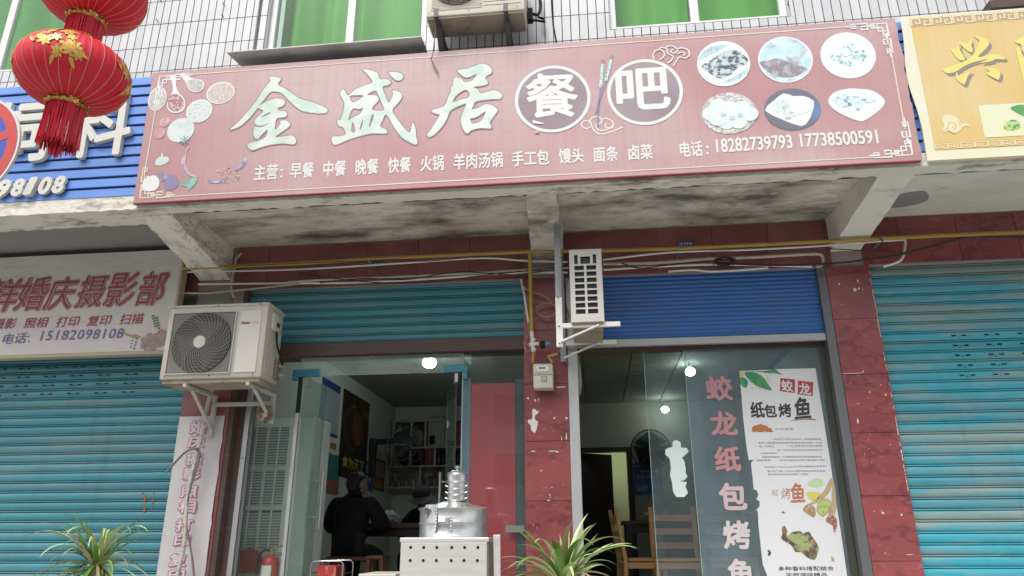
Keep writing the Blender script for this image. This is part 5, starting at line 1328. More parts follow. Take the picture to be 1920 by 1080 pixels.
build('pole', MB().tube([(pole_x, LY, PAVE), (pole_x, LY, 6.2)], [.075, .05], 16), rail_grey, lp, smooth=50)
build('arm', MB().tube([(pole_x, LY, 4.75), (lc[0]+.15, LY, 4.85)], .02, 10), rail_grey, lp, smooth=50)
tag(build('lantern_cord', MB().tube([(lc[0], LY, lc[2]+.24), (lc[0], LY, 4.84)], .004, 6), lgold, smooth=50), 'cord on which the two red lanterns hang', 'cord')

# ---------------------------------------------------------------- round no-parking sign at the left edge
NP = YP(-2.0); c = NP.uv(-77, 282); R0 = abs(NP.uv(32, 282)[0]-c[0])
tr = thing('traffic_sign', NP.pt(c[0], c[1]), 'round blue and red no-parking sign cut by the left edge', 'traffic sign')
sgw = mat('sign_white', (.66, .66, .66), .35); sgr = mat('sign_red', (.50, .045, .035), .35); sgb = mat('sign_blue', (.028, .07, .42), .35)
disc_ = MB(); n_ = 64
disc_.add([NP.pt(c[0]+R0*math.cos(2*math.pi*j/n_), c[1]+R0*math.sin(2*math.pi*j/n_), h) for h in (0, -.018) for j in range(n_)], [tuple(range(n_)), tuple(range(2*n_-1, n_-1, -1))]+[(j, n_+j, n_+(j+1) % n_, (j+1) % n_) for j in range(n_)])
build('disc', disc_, sgw, tr)
build('blue_field', ring(NP, c, R0*.80, R0*.80, None, 64, .0012), sgb, tr)
build('red_ring', ring(NP, c, R0*.965, R0*.965, R0*.165, 64, .0024), sgr, tr)
d = np.array([math.cos(rad(17)), math.sin(rad(17))])
build('red_bar', ribbon(NP, [np.array(c)-d*R0*.82, np.array(c)+d*R0*.82], R0*.16, .0034, px=False), sgr, tr)
build('post', MB().tube([(c[0], -1.95, PAVE), (c[0], -1.95, c[1]+R0*.8)], .035, 14), rail_grey, tr, smooth=50)
# ---------------------------------------------------------------- left shopfront: glass screen and doors
ptch = mat('teal_patch_fitting', (.04, .19, .25), .4, .2)
DT = 1.66
gs = thing('glass_screen', (-2.0, .1, FLOOR), 'frameless glass shopfront of the restaurant with teal corner fittings and an open doorway', 'shopfront')
ax = at(440, 800, .1)[0]
build('frame', MB().box(-2.90, -2.845, .085, .115, FLOOR, 1.825), rust_bar, gs)
build('frame', MB().box(-2.843, -2.80, .08, .12, FLOOR, 1.0).box(-2.843, -2.80, .082, .118, 1.002, 1.825), alu, gs, bevel=.003)
build('frame', MB().box(-2.79, -2.765, .085, .12, FLOOR, 1.825), rail_grey, gs)
build('fixed_pane', MB().box(-2.765, -2.415, .095, .105, FLOOR, 1.825), glass_front, gs)
build('pane_edge', MB().box(-2.414, -2.385, .088, .112, FLOOR, 1.36), alu, gs, bevel=.002)
build('pane_edge', MB().box(-2.414, -2.385, .088, .112, 1.362, DT), MATS['dark_hole'], gs)
build('transom_pane', MB().box(-2.412, -1.028, .096, .104, DT+.006, 1.825), glass_transom, gs)
build('fixed_pane', MB().box(-1.020, -.516, .096, .104, FLOOR, 1.825), glass_front, gs)
build('pane_edge', MB().box(-1.026, -1.021, .094, .106, FLOOR, 1.825), edge_glass, gs)
build('pane_edge', MB().box(-.5155, -.5115, .085, .115, FLOOR, 1.825), alu, gs)
build('corner_fitting', MB().box(-2.47, -2.235, .082, .118, DT+.002, DT+.062).box(-2.47, -2.418, .082, .118, DT-.03, DT+.001), ptch, gs, bevel=.003)
build('corner_fitting', MB().box(-1.175, -.985, .082, .118, DT+.004, DT+.062).box(-1.020, -.985, .082, .118, DT-.055, DT+.003), ptch, gs, bevel=.003)
def door(label, hx, hy, fx, fy, handle):
    r = thing('glass_door', (hx, hy, FLOOR), label, 'glass door')
    d = np.array([fx-hx, fy-hy, 0]); L_ = np.linalg.norm(d); d /= L_; nrm = np.array([d[1], -d[0], 0])
    def P(s_, z, o=0): return np.array([hx, hy, 0])+d*s_+nrm*o+np.array([0, 0, z])
    def panel(s0, s1, z0, z1, t, mb=None): return (mb or MB()).hexa([P(s0, z0, -t), P(s1, z0, -t), P(s1, z0, t), P(s0, z0, t), P(s0, z1, -t), P(s1, z1, -t), P(s1, z1, t), P(s0, z1, t)])
    build('leaf', panel(0.004, L_, FLOOR+.02, DT-.006, .005), glass_door, r)
    build('leaf_edge', panel(L_+.0005, L_+.004, FLOOR+.02, DT-.006, .0055), edge_glass, r)
    build('hinge_clamp', panel(0.0, .10, DT-.075, DT-.0, .012), alu, r, bevel=.003)
    build('lock_plate', panel(L_-.09, L_-.055, 1.30, 1.36, .012), alu, r, bevel=.003)
    for o in (-.055, .055):
        h_ = build('handle', MB().tube([P(L_-handle, .46, o), P(L_-handle, .92, o)], .013, 10), mat('satin_steel', (.55, .55, .55), .3, .85), r, smooth=50)
    build('handle_bolt', MB().tube([P(L_-handle, .55, -.055), P(L_-handle, .55, .055)], .007, 8).tube([P(L_-handle, .84, -.055), P(L_-handle, .84, .055)], .007, 8), MATS['satin_steel'], r, smooth=50)
    return r
fr_ = atz(606, 722, DT)
door('open glass door leaf with a pair of long steel handles, left of the doorway', -2.36, .10, fr_[0]+.02, fr_[1]+.02, .03)
door('open glass door leaf seen edge on, right of the doorway beside the red sheet', -1.075, .10, -1.27, .74, .06)
# red sheet behind the right fixed pane
a, b2 = at(884, 720, .14), at(966, 720, .14)
rs = mat('red_sheet', (.36, .026, .045), .5, layers=[((.27, .022, .035), .8, (1.6, 1, 1.1), .4, .66, 3), ((.34, .10, .12), .4, (3, 1, .7), .5, .75, 4)])
tag(build('red_sheet', MB().box(a[0], b2[0], .135, .142, FLOOR, a[2]), rs), 'plain red sheet stuck inside the glass between the doorway and the middle pillar', 'sheet')
grey_film = mat('grey_blue_film', (.05, .06, .065), .5)
tag(build('grey_strip', MB().box(b2[0]+.004, -.517, .135, .142, FLOOR, 1.60), grey_film), 'dark grey strip behind the glass between the red sheet and the middle pillar', 'sheet')
tag(build('blue_strip', MB().box(at(866, 720, .14)[0], a[0]-.004, .137, .142, FLOOR, 1.62), mat('blue_grey_film', (.12, .17, .22), .5)), 'blue grey strip behind the glass just left of the red sheet', 'sheet')
stk = at(985, 1003, .09)
tag(build('sticker', MB().box(at(948, 990, .09)[0], -.53, .086, .093, at(970, 998, .09)[2], at(970, 985, .09)[2]), mat('pale_sticker2', (.16, .18, .17), .6)), 'small pale sticker low on the glass by the middle pillar', 'sticker')

# ---------------------------------------------------------------- left room contents
def atxm(px, py): return atx(px, py, -3.278)
LWALL = XP(-2.817, -1)      # u runs toward the street, faces the room (+X)
LWALL = Plane((-3.277, 0, 0), (0, 1, 0), (0, 0, 1))
LWALL.N = np.array([1., 0, 0])
def wall_poster(name, label, tl, br, m, cat='poster', prints=()):
    a, b_ = LWALL.uv(*tl), LWALL.uv(*br)
    # note: u = Y, left pixel is nearer the street
    z1 = a[1]; y0, y1 = a[0], b_[0]; z0 = b_[1]
    r = thing(name, (-3.275, (y0+y1)/2, z0), label, cat)
    build('sheet', MB().box(-3.279, -3.272, y0, y1, z0, z1), m, r)
    for i, (f0, f1, g0, g1, mm) in enumerate(prints):
        build('print', MB().box(-3.2719, -3.2705+.0002*i, y0+(y1-y0)*f0, y0+(y1-y0)*f1, z0+(z1-z0)*g0, z0+(z1-z0)*g1), mm, r)
    return r, (y0, y1, z0, z1)
dblue = mat('print_dark_blue', (.03, .045, .20), .6); pgrey = mat('print_pale_violet', (.36, .37, .44), .6, layers=[((.2, .2, .3), .5, (30, 60, 60), .5, .6, 2)])
wall_poster('notice_poster', 'pale notice sheet with dark blue top and bottom bands behind the open door leaf', (605, 706), (631, 822), pgrey, prints=((0, 1, .86, 1, dblue), (0, 1, 0, .06, dblue)))
dk = mat('print_black_food', (.022, .018, .016), .4, layers=[((.13, .045, .015), .8, (3, 5, 2.2), .54, .70, 3)])
gold = mat('print_gold', (.50, .36, .13), .5)
r, (y0, y1, z0, z1) = wall_poster('food_poster', 'tall black food poster with gold characters on the left wall behind the seated person', (645, 728), (684, 905), dk)
LQ2 = Plane((-3.268, 0, 0), (0, 1, 0), (0, 0, 1)); LQ2.N = np.array([1., 0, 0])
b_ = MB(); 
for ring_ in (0.31, .29):
    pass
c_ = (y0+(y1-y0)*.5, z0+(z1-z0)*.60); ry_, rz_ = (y1-y0)*.42, (z1-z0)*.26
build('print', ribbon(LQ2, [(c_[0]+ry_*math.cos(t), c_[1]+rz_*math.sin(t)) for t in [rad(95+i*8) for i in range(22)]], .022, 0, px=False), mat('print_bronze', (.16, .13, .09), .5), r)
build('print', ring(LQ2, (c_[0]+.1, c_[1]), ry_*.55, rz_*.75, None, 24, -.001), mat('print_red_soup', (.13, .045, .018), .5, layers=[((.28, .12, .03), .6, (6, 8, 6), .5, .65, 4)]), r)
build('print', ring(LQ2, (c_[0]+.42, c_[1]+.26), .16, .06, None, 18, -.0005), mat('print_orange', (.20, .10, .02), .5), r)
for i, ch in enumerate('食为天下'):
    yy = y0+(y1-y0)*(.10+.205*i)
    text('character', LQ2, ch, (yy, z0+.13), (yy+.19*(y1-y0), z0+.13), .15, gold, r, uvm=True, h=0, bold=.03)
wall_poster('price_poster', 'small orange red card on the left wall under the notice sheet', (620, 829), (629, 844), mat('print_orange_red', (.36, .12, .05), .6))
wall_poster('beach_poster', 'small teal and orange poster on the left wall left of the black food poster', (613, 848), (633, 928), mat('print_teal', (.04, .18, .16), .5), prints=((0, 1, 0, .36, mat('print_sunset', (.30, .12, .06), .5)),))
r, (y0, y1, z0, z1) = wall_poster('menu_poster', 'blue vertical poster with white characters on the left wall beyond the black food poster', (684, 862), (698, 922), mat('print_mid_blue', (.045, .11, .40), .5))
b_ = MB()
text('', LQ2, '火锅', (y0+.05, z0+(z1-z0)*.55), (y1-.05, z0+(z1-z0)*.55), .16, None, None, uvm=True, h=-.002, bold=.02, mb=b_); text('', LQ2, '早餐', (y0+.08, z0+(z1-z0)*.30), (y1-.1, z0+(z1-z0)*.30), .09, None, None, uvm=True, h=-.002, bold=.02, mb=b_)
build('lettering', b_, mat('print_soft_white', (.55, .57, .6), .6), r)
r, (y0, y1, z0, z1) = wall_poster('menu_poster', 'red brown poster with pale characters on the left wall next to the shelves', (703, 858), (719, 922), mat('print_brick', (.24, .065, .035), .5))
b_ = MB()
text('', LQ2, '卤肉饭', (y0+.05, z0+(z1-z0)*.68), (y1-.05, z0+(z1-z0)*.68), .12, None, None, uvm=True, h=-.002, bold=.02, mb=b_); text('', LQ2, '面条汤', (y0+.05, z0+(z1-z0)*.42), (y1-.05, z0+(z1-z0)*.42), .12, None, None, uvm=True, h=-.002, bold=.02, mb=b_)
build('lettering', b_, mat('print_warm_white', (.45, .38, .32), .6), r)
build('print', MB().box(-3.2719, -3.2705, y0+.15*(y1-y0), y1-.2*(y1-y0), z0+.03, z0+(z1-z0)*.34), mat('print_mustard', (.38, .22, .05), .6), r)
# wall fan
fp = at(742, 838, 5.2)
wf = thing('wall_fan', fp, 'dark wall fan tilted on its bracket beside the wall shelves', 'fan')
fdk = mat('fan_plastic', (.022, .024, .027), .5)
build('bracket', MB().box(-3.28, -3.19, 4.93, 5.05, fp[2]-.45, fp[2]+.10).beam((-3.19, 5., fp[2]+.05), (-2.85, 5., fp[2]+.07), .07, .07), fdk, wf, bevel=.01)
mo = np.array([-2.85, 5.0, fp[2]+.12])
build('motor', MB().ball(mo, .085, .085, .085), fdk, wf, smooth=60)
ax_ = np.array([.55, -.45, -.62]); ax_ /= np.linalg.norm(ax_); u_ = np.cross(ax_, (0, 0, 1)); u_ /= np.linalg.norm(u_); v_ = np.cross(u_, ax_); fc = mo+ax_*.18
b_ = MB()
for k_ in range(30):
    a_ = 6.283*k_/30; e = u_*math.cos(a_)+v_*math.sin(a_)
    b_.tube([fc+ax_*(.09*math.cos(t))+e*.30*math.sin(t) for t in [math.pi*i/10 for i in range(11)]], .002, 4, False)
b_.tube([fc+(u_*math.cos(t)+v_*math.sin(t))*.305 for t in [6.283*i/30 for i in range(31)]], .008, 6, False)
build('guard', b_, mat('grey_fan_wire', (.20, .21, .23), .4, .4), wf, kind='stuff')
for k_ in range(3):
    a_ = k_*2.094; P = []
    for i in range(6):
        rr = .04+.22*i/5; 
        for da in (0, .9): e = u_*math.cos(a_+da)+v_*math.sin(a_+da); P.append(fc+e*rr+ax_*(.02 if da else -.02))
    build('blade', MB().add(P, [(2*i, 2*i+1, 2*i+3, 2*i+2) for i in range(5)]), mat('fan_blade_grey', (.10, .11, .125), .4), wf)
# wall shelves
SY0, SY1 = 6.02, 6.298
xs_ = lambda px, py: at(px, py, SY0)[0]; zs_ = lambda px, py: at(px, py, SY0)[2]
shm = mat('cream_shelf_board', (.50, .48, .42), .6)
xL, xM1, xM2, xR_ = xs_(735, 850), xs_(770, 830), xs_(787, 890), xs_(850, 850)+.22
zt, za, zb_, zc, zd = zs_(740, 788), zs_(745, 832), zs_(800, 837), zs_(760, 873), zs_(780, 912)
ws_ = thing('wall_shelf', ((xL+xR_)/2, SY1, zd), 'cream wall shelf with compartments of bottles and boxes on the restaurant back wall', 'shelf')
bt = .028
def bd_(x0, x1, z): build('board', MB().box(x0, x1, SY0, SY1, z-bt, z), shm, ws_)
def ud_(x, z0, z1): build('upright', MB().box(x-bt/2, x+bt/2, SY0+.003, SY1, z0+.001, z1-bt-.001), shm, ws_)
bd_(xL-.02, xR_, zt); bd_(xL-.02, xM1, za); bd_(xM1+.0, xR_, zb_); bd_(xL-.06, xR_-.02, zc); bd_(xL-.06, xR_-.08, zd)
xv1, xv2, xv3 = xs_(797, 815), xs_(837, 815), xs_(815, 855)
ud_(xL, za, zt); ud_(xM1, zb_, zt); ud_(xM1, zc, zb_-bt); ud_(xv1, zb_, zt); ud_(xv2, zb_, zt); ud_(xv3, zc, zb_); ud_(xM2, zd, zc); ud_(xL-.045, zd, zc); ud_(xL-.01, zc, za); ud_(xR_-.1, zd, zc); ud_(xR_-.01, zc, zb_); ud_(xR_-.01, zb_, zt)
def boxthing(name, lab, cat, x0, x1, z0, h, m, y=6.08, d=.16, prints=(), group=None):
    r = thing(name, ((x0+x1)/2, y, z0), lab, cat, group)
    h *= 1.25
    build('box', MB().box(x0, x1, y, y+d, z0, z0+h), m, r, bevel=.003)
    for f0, f1, g0, g1, mm in prints: build('print', MB().box(x0+(x1-x0)*f0, x0+(x1-x0)*f1, y-.002, y+.001, z0+h*g0, z0+h*g1), mm, r)
blkbox = mat('black_box', (.03, .025, .022), .5); goldp = mat('gold_box_print', (.40, .27, .06), .5); redbox = mat('red_box', (.26, .03, .025), .5)
boxthing('gift_box', 'black gift box with a gold front panel on the top shelf', 'box', xM1+.03, xv1-.03, zb_, .30, blkbox, prints=((.15, .85, .08, .72, goldp),))
boxthing('picture_frame', 'pale framed certificate standing on the top shelf', 'picture frame', xv1+.03, xv2-.03, zb_, .40, mat('frame_pale', (.30, .32, .29), .4), d=.02, prints=((.10, .90, .06, .94, mat('certificate', (.40, .42, .36), .4)), (.44, .58, .80, .92, redbox), (.12, .42, .08, .36, mat('figure_grey', (.17, .19, .18), .6))))
boxthing('gift_box', 'dark red box at the right end of the top shelf', 'box', xv2+.03, xR_-.03, zb_, .30, redbox)
boxthing('storage_box', 'dark box behind the fan on the upper left shelf', 'box', xL+.12, xM1-.05, za, .32, mat('dark_green_box', (.06, .06, .05), .6), prints=((.1, .9, 0, .14, goldp),))
boxthing('gift_box', 'narrow dark box with a red panel on the middle shelf', 'box', xM1+.03, xM1+.20, zc, .30, mat('dark_blue_box', (.04, .04, .06), .5), prints=((.15, .85, .25, .8, redbox),))
boxthing('gift_box', 'wide red box with a gold bottle print on the middle shelf', 'box', xM1+.23, xv3-.03, zc, .25, redbox, prints=((.47, .55, .1, .9, goldp),))
helm = MB().ball((xL+.24, 6.14, zc+.21), .19, .1, .21)
tag(build('black_bag', helm, mat('black_cloth', (.02, .021, .025), .7), smooth=60), 'round black bag on the left of the middle shelf', 'bag')
boxthing('carton', 'white and red carton beside the black bag on the middle shelf', 'box', xL+.45, xM1-.05, zc, .22, mat('white_box', (.45, .43, .42), .6), prints=((.15, .8, .2, .8, redbox),))
botd = mat('dark_bottle_glass', (.02, .022, .03), .15); capg = mat('gold_cap', (.40, .30, .12), .35, .5); jarr = mat('jar_red', (.20, .07, .05), .35); jarg = mat('jar_clear', (.30, .29, .27), .25)
def bottle(x, z, s_=1., y=6.1, lab='', grp='', mb_=botd):
    r = thing('bottle', (x, y, z), lab, 'bottle', grp)
    build('body', MB().lathe([(.030*s_, 0), (.032*s_, .02*s_), (.032*s_, .14*s_), (.012*s_, .19*s_), (.012*s_, .225*s_)], (x, y, z), 12), mb_, r, smooth=50)
    build('cap', MB().lathe([(.014*s_, .224*s_), (.014*s_, .262*s_)], (x, y, z), 10), capg, r, smooth=50)
n_ = 7
for i in range(n_): bottle(xv3+.06+i*(xR_-xv3-.1)/n_, zc, 1.3, 6.08+.06*(i % 2), 'slim dark bottle with a gold cap in the row on the middle shelf', 'dark bottles on the middle shelf')
for i in range(5): bottle(xM2+.48+i*.10, zd, 1.3, 6.08+.06*(i % 2), 'dark bottle standing at the right end of the lowest shelf', 'bottles on the lowest shelf')
def jar(x, z, lab, grp, s_=1.):
    s_ *= 1.3
    r = thing('jar', (x, 6.1, z), lab, 'jar', grp)
    build('body', MB().lathe([(.030*s_, 0), (.033*s_, .01), (.033*s_, .075*s_), (.024*s_, .09*s_)], (x, 6.1, z), 10), jarg, r, smooth=50)
    build('lid', MB().lathe([(.028*s_, .09*s_), (.028*s_, .115*s_)], (x, 6.1, z), 10), jarr, r, smooth=50)
for i in range(9): jar(xL-.0+i*.118, zd, 'small jar with a red lid in the row on the lowest shelf', 'jars on the lowest shelf')
for i in range(6): boxthing('packet', 'small red packet in the leaning stack on the lowest shelf', 'packet', xM2+.06+i*.066, xM2+.122+i*.066, zd, .10+.035*min(i, 4), mat('packet_red', (.24, .085, .07), .6), group='red packets on the lowest shelf')
# dado of brighter paint under the shelf
build('dado_panel', MB().box(-3.27, -.42, 6.28, 6.298, FLOOR, at(760, 938, 6.28)[2]), mat('white_dado', (.62, .62, .60), .7), kind='structure')

# white louvred cabinet behind the fixed pane
cy = .62
cx0, cx1 = at(447, 900, cy)[0], at(556, 900, cy)[0]; cz1 = at(520, 782, cy)[2]
cab = thing('louvred_cabinet', ((cx0+cx1)/2, cy, FLOOR), 'tall white cabinet with louvred panels behind the left fixed pane', 'cabinet')
cabm = mat('cabinet_white', (.82, .84, .80), .5)
build('body', MB().box(cx0, cx1+.12, cy, cy+.42, FLOOR, cz1), cabm, cab, bevel=.01)
slm = mat('louvre_dark', (.10, .105, .11), .5)
for (ya_, yb_) in ((802, 873), (881, 948), (957, 1031)):
    zA, zB = at(500, yb_, cy)[2], at(500, ya_, cy)[2]
    for k_ in range(4):
        xa = cx0+.035+k_*.098+(.014 if k_ > 1 else 0); xb = xa+.080
        build('recess', MB().box(xa, xb, cy-.004, cy-.001, zA, zB), slm, cab)
        z = zA
        b_ = MB()
        while z < zB-.01:
            b_.hexa([(xa, cy-.006, z), (xb, cy-.006, z), (xb, cy-.004, z+.012), (xa, cy-.004, z+.012), (xa, cy-.012, z-.004), (xb, cy-.012, z-.004), (xb, cy-.0045, z+.013), (xa, cy-.0045, z+.013)]); z += .024
        build('slats', b_, mat('louvre_slat', (.55, .57, .56), .5), cab, kind='stuff')
        build('frame', MB().box(xa-.012, xa-.001, cy-.016, cy-.0005, zA-.02, zB+.02), cabm, cab)
    build('rail', MB().box(cx0+.02, cx1-.04, cy-.017, cy-.0005, zA-.034, zA-.021), cabm, cab)
# fire extinguisher, red chair back, small table behind the left pane
ep = at(507, 1060, .30); ex = thing('fire_extinguisher', (ep[0], .30, FLOOR), 'red fire extinguisher with a white label behind the left pane', 'fire extinguisher')
er = mat('extinguisher_red', (.42, .03, .03), .35)
ezt = at(507, 1041, .30)[2]
build('cylinder', MB().lathe([(.068, 0), (.07, .02), (.07, ezt-FLOOR-.05), (.055, ezt-FLOOR-.015), (.025, ezt-FLOOR)], (ep[0], .30, FLOOR), 24), er, ex, smooth=50)
build('valve', MB().lathe([(.022, 0), (.018, .03), (.018, .045)], (ep[0], .30, ezt), 12).beam((ep[0]-.01, .30, ezt+.045), (ep[0]+.10, .29, ezt+.075), .016, .012).beam((ep[0]-.01, .30, ezt+.03), (ep[0]+.09, .29, ezt+.015), .016, .01), mat('brass_head', (.28, .22, .10), .4, .6), ex, bevel=.001)
build('hose', MB().tube(spline([(ep[0]-.01, .29, ezt+.035), (ep[0]-.06, .28, ezt+.035), (ep[0]-.095, .27, ezt-.03), (ep[0]-.09, .27, ezt-.18)]), .009, 8), hole, ex, smooth=60)
b_ = MB(); 
for j in range(9):
    th = rad(-140+j*10); b_.v += [(ep[0]+.0712*math.cos(th), .30+.0712*math.sin(th), z) for z in (ezt-.155, ezt-.075)]
b_.f = [(2*j, 2*j+2, 2*j+3, 2*j+1) for j in range(8)]
build('label', b_, pvc_white, ex, smooth=60)
sp_ = at(462, 1062, .40)
stl = thing('red_chair', (sp_[0], .42, FLOOR), 'chair with a rounded red back and a chrome frame behind the left pane', 'chair')
hw = .155; L_ = [(-hw, 0), (-hw*.9, .06), (-hw*.55, .145), (0, .175), (hw*.55, .145), (hw*.9, .06), (hw, 0)]
zc0 = at(462, 1071, .40)[2]
PB = Plane((sp_[0], .42, zc0), (1, 0, 0), (0, 0, 1))
vs_, fs_ = fill([smooth_loop([np.array(p) for p in L_], 3)], extrude=.014)
build('back', MB().add([PB.pt(x, y, z) for x, y, z in vs_], fs_), mat('maroon_plastic', (.30, .045, .04), .35), stl)
chrome = mat('chrome_tube', (.55, .55, .55), .15, .95)
build('frame', MB().tube([(sp_[0]-hw-.01, .43, FLOOR), (sp_[0]-hw-.01, .43, zc0-.012), (sp_[0]+hw+.01, .43, zc0-.012), (sp_[0]+hw+.01, .43, FLOOR)], .011, 8).tube([(sp_[0]-hw-.01, .75, FLOOR), (sp_[0]-hw-.01, .75, zc0-.2), (sp_[0]+hw+.01, .75, zc0-.2), (sp_[0]+hw+.01, .75, FLOOR)], .011, 8), chrome, stl, smooth=60)
build('seat', MB().box(sp_[0]-hw, sp_[0]+hw, .44, .76, zc0-.19, zc0-.155), MATS['maroon_plastic'], stl, bevel=.01)
# low trolley with a red crate in the doorway
tp = at(612, 1060, .25)
tro = thing('trolley', (tp[0], .3, FLOOR), 'low chrome rack holding a red crate in the doorway', 'rack')
x0, x1 = at(583, 1060, .25)[0], at(643, 1060, .25)[0]; zt_ = at(612, 1052, .25)[2]
b_ = MB()
for yy in (.25, .50):
    b_.tube([(x0, yy, FLOOR), (x0, yy, zt_-.02), (x0+.02, yy, zt_), (x1-.02, yy, zt_), (x1, yy, zt_-.02), (x1, yy, FLOOR)], .007, 8)
for zz in (zt_-.09, zt_-.2): b_.tube([(x0, .25, zz), (x0, .5, zz)], .005, 6).tube([(x1, .25, zz), (x1, .5, zz)], .005, 6)
build('frame', b_, chrome, tro, smooth=60)
build('shelf', MB().box(x0-.01, x1+.01, .245, .505, zt_-.24, zt_-.225), chrome, tro)
crate = build('red_crate', MB().box(x0+.045, x1-.06, .27, .48, zt_-.224, zt_-.035), mat('crate_red', (.45, .03, .03), .5, layers=[((.45, .25, .2), .7, (20, 20, 14), .55, .62, 3)]), bevel=.006)
tag(crate, 'bright red crate standing in the chrome rack in the doorway', 'crate')

# ---------------------------------------------------------------- tables, bench, stools of the left room
wood = mat('brown_wood', (.10, .048, .025), .45, layers=[((.055, .026, .015), .7, (1.2, 9, 9), .42, .62, 5)])
wood_dk = mat('dark_wood', (.030, .021, .018), .5)
wood_lt = mat('orange_wood', (.68, .36, .14), .4, layers=[((.50, .23, .085), .7, (7, 7, 1.2), .42, .64, 5)])
ty = 2.0
t0, t1 = at(615, 984, ty), at(835, 984, ty)
tb = thing('dining_table', ((t0[0]+t1[0])/2, ty+.3, FLOOR), 'brown dining table where the person in the black coat sits', 'table')
tz = t0[2]+.012
build('top', MB().box(t0[0], t1[0], ty, ty+.62, tz-.045, tz), wood, tb, bevel=.004)
for xx in (t0[0]+.07, t1[0]-.07):
    for yy in (ty+.06, ty+.56): build('leg', MB().box(xx-.03, xx+.03, yy-.03, yy+.03, FLOOR, tz-.046), wood_dk, tb)
build('apron', MB().box(t0[0]+.10, t1[0]-.10, ty+.05, ty+.075, tz-.13, tz-.046), wood_dk, tb)
for i, zz in enumerate((.16, .05)): build('rail', MB().box(t0[0]+.10, t1[0]-.10, ty+.04, ty+.07, FLOOR+zz, FLOOR+zz+.035), wood_dk, tb)
by = 1.42
b0, b1 = at(612, 1046, by), at(716, 1046, by)
bn = thing('bench', ((b0[0]+b1[0])/2, by+.14, FLOOR), 'low brown wooden bench under the person in the black coat', 'bench')
bz = b0[2]+.01
build('seat', MB().box(b0[0], b1[0], by, by+.28, bz-.035, bz), wood, bn, bevel=.004)
for xx in (b0[0]+.08, b1[0]-.08):
    for yy in (by+.03, by+.25): build('leg', MB().beam((xx, yy, bz-.036), (xx+(.04 if xx > (b0[0]+b1[0])/2 else -.04), yy, FLOOR), .045, .05, (0, 1, 0)), wood, bn)
st0 = at(712, 1048, 1.25)
wl = thing('wooden_stool', (st0[0], 1.35, FLOOR), 'orange brown wooden stool at the end of the bench', 'stool')
build('seat', MB().box(st0[0]-.13, st0[0]+.03, 1.25, 1.45, bz-.02, bz+.012), mat('stool_wood', (.16, .065, .025), .4), wl, bevel=.006)
for xx in (st0[0]-.11, st0[0]+.01):
    for yy in (1.27, 1.43): build('leg', MB().beam((xx, yy, bz-.021), (xx+(.03 if xx > st0[0]-.05 else -.03), yy, FLOOR), .035, .035, (0, 1, 0)), MATS['stool_wood'], wl)
# shopping bag and things on the table
bp_ = at(728, 972, ty+.35); rg = random.Random(12)
m_ = MB().ball((0, 0, 0), .13, .10, .075, 18, 12)
m_.v = [tuple(np.array(v)*rg.uniform(.80, 1.15)+np.array([bp_[0], ty+.35, tz+.06])) for v in m_.v]
tag(build('plastic_bag', m_, mat('white_plastic_bag', (.50, .52, .54), .25, layers=[((.12, .14, .2), .8, (22, 22, 22), .55, .62, 3)]), smooth=40), 'crumpled white and blue plastic bag on the dining table', 'bag')

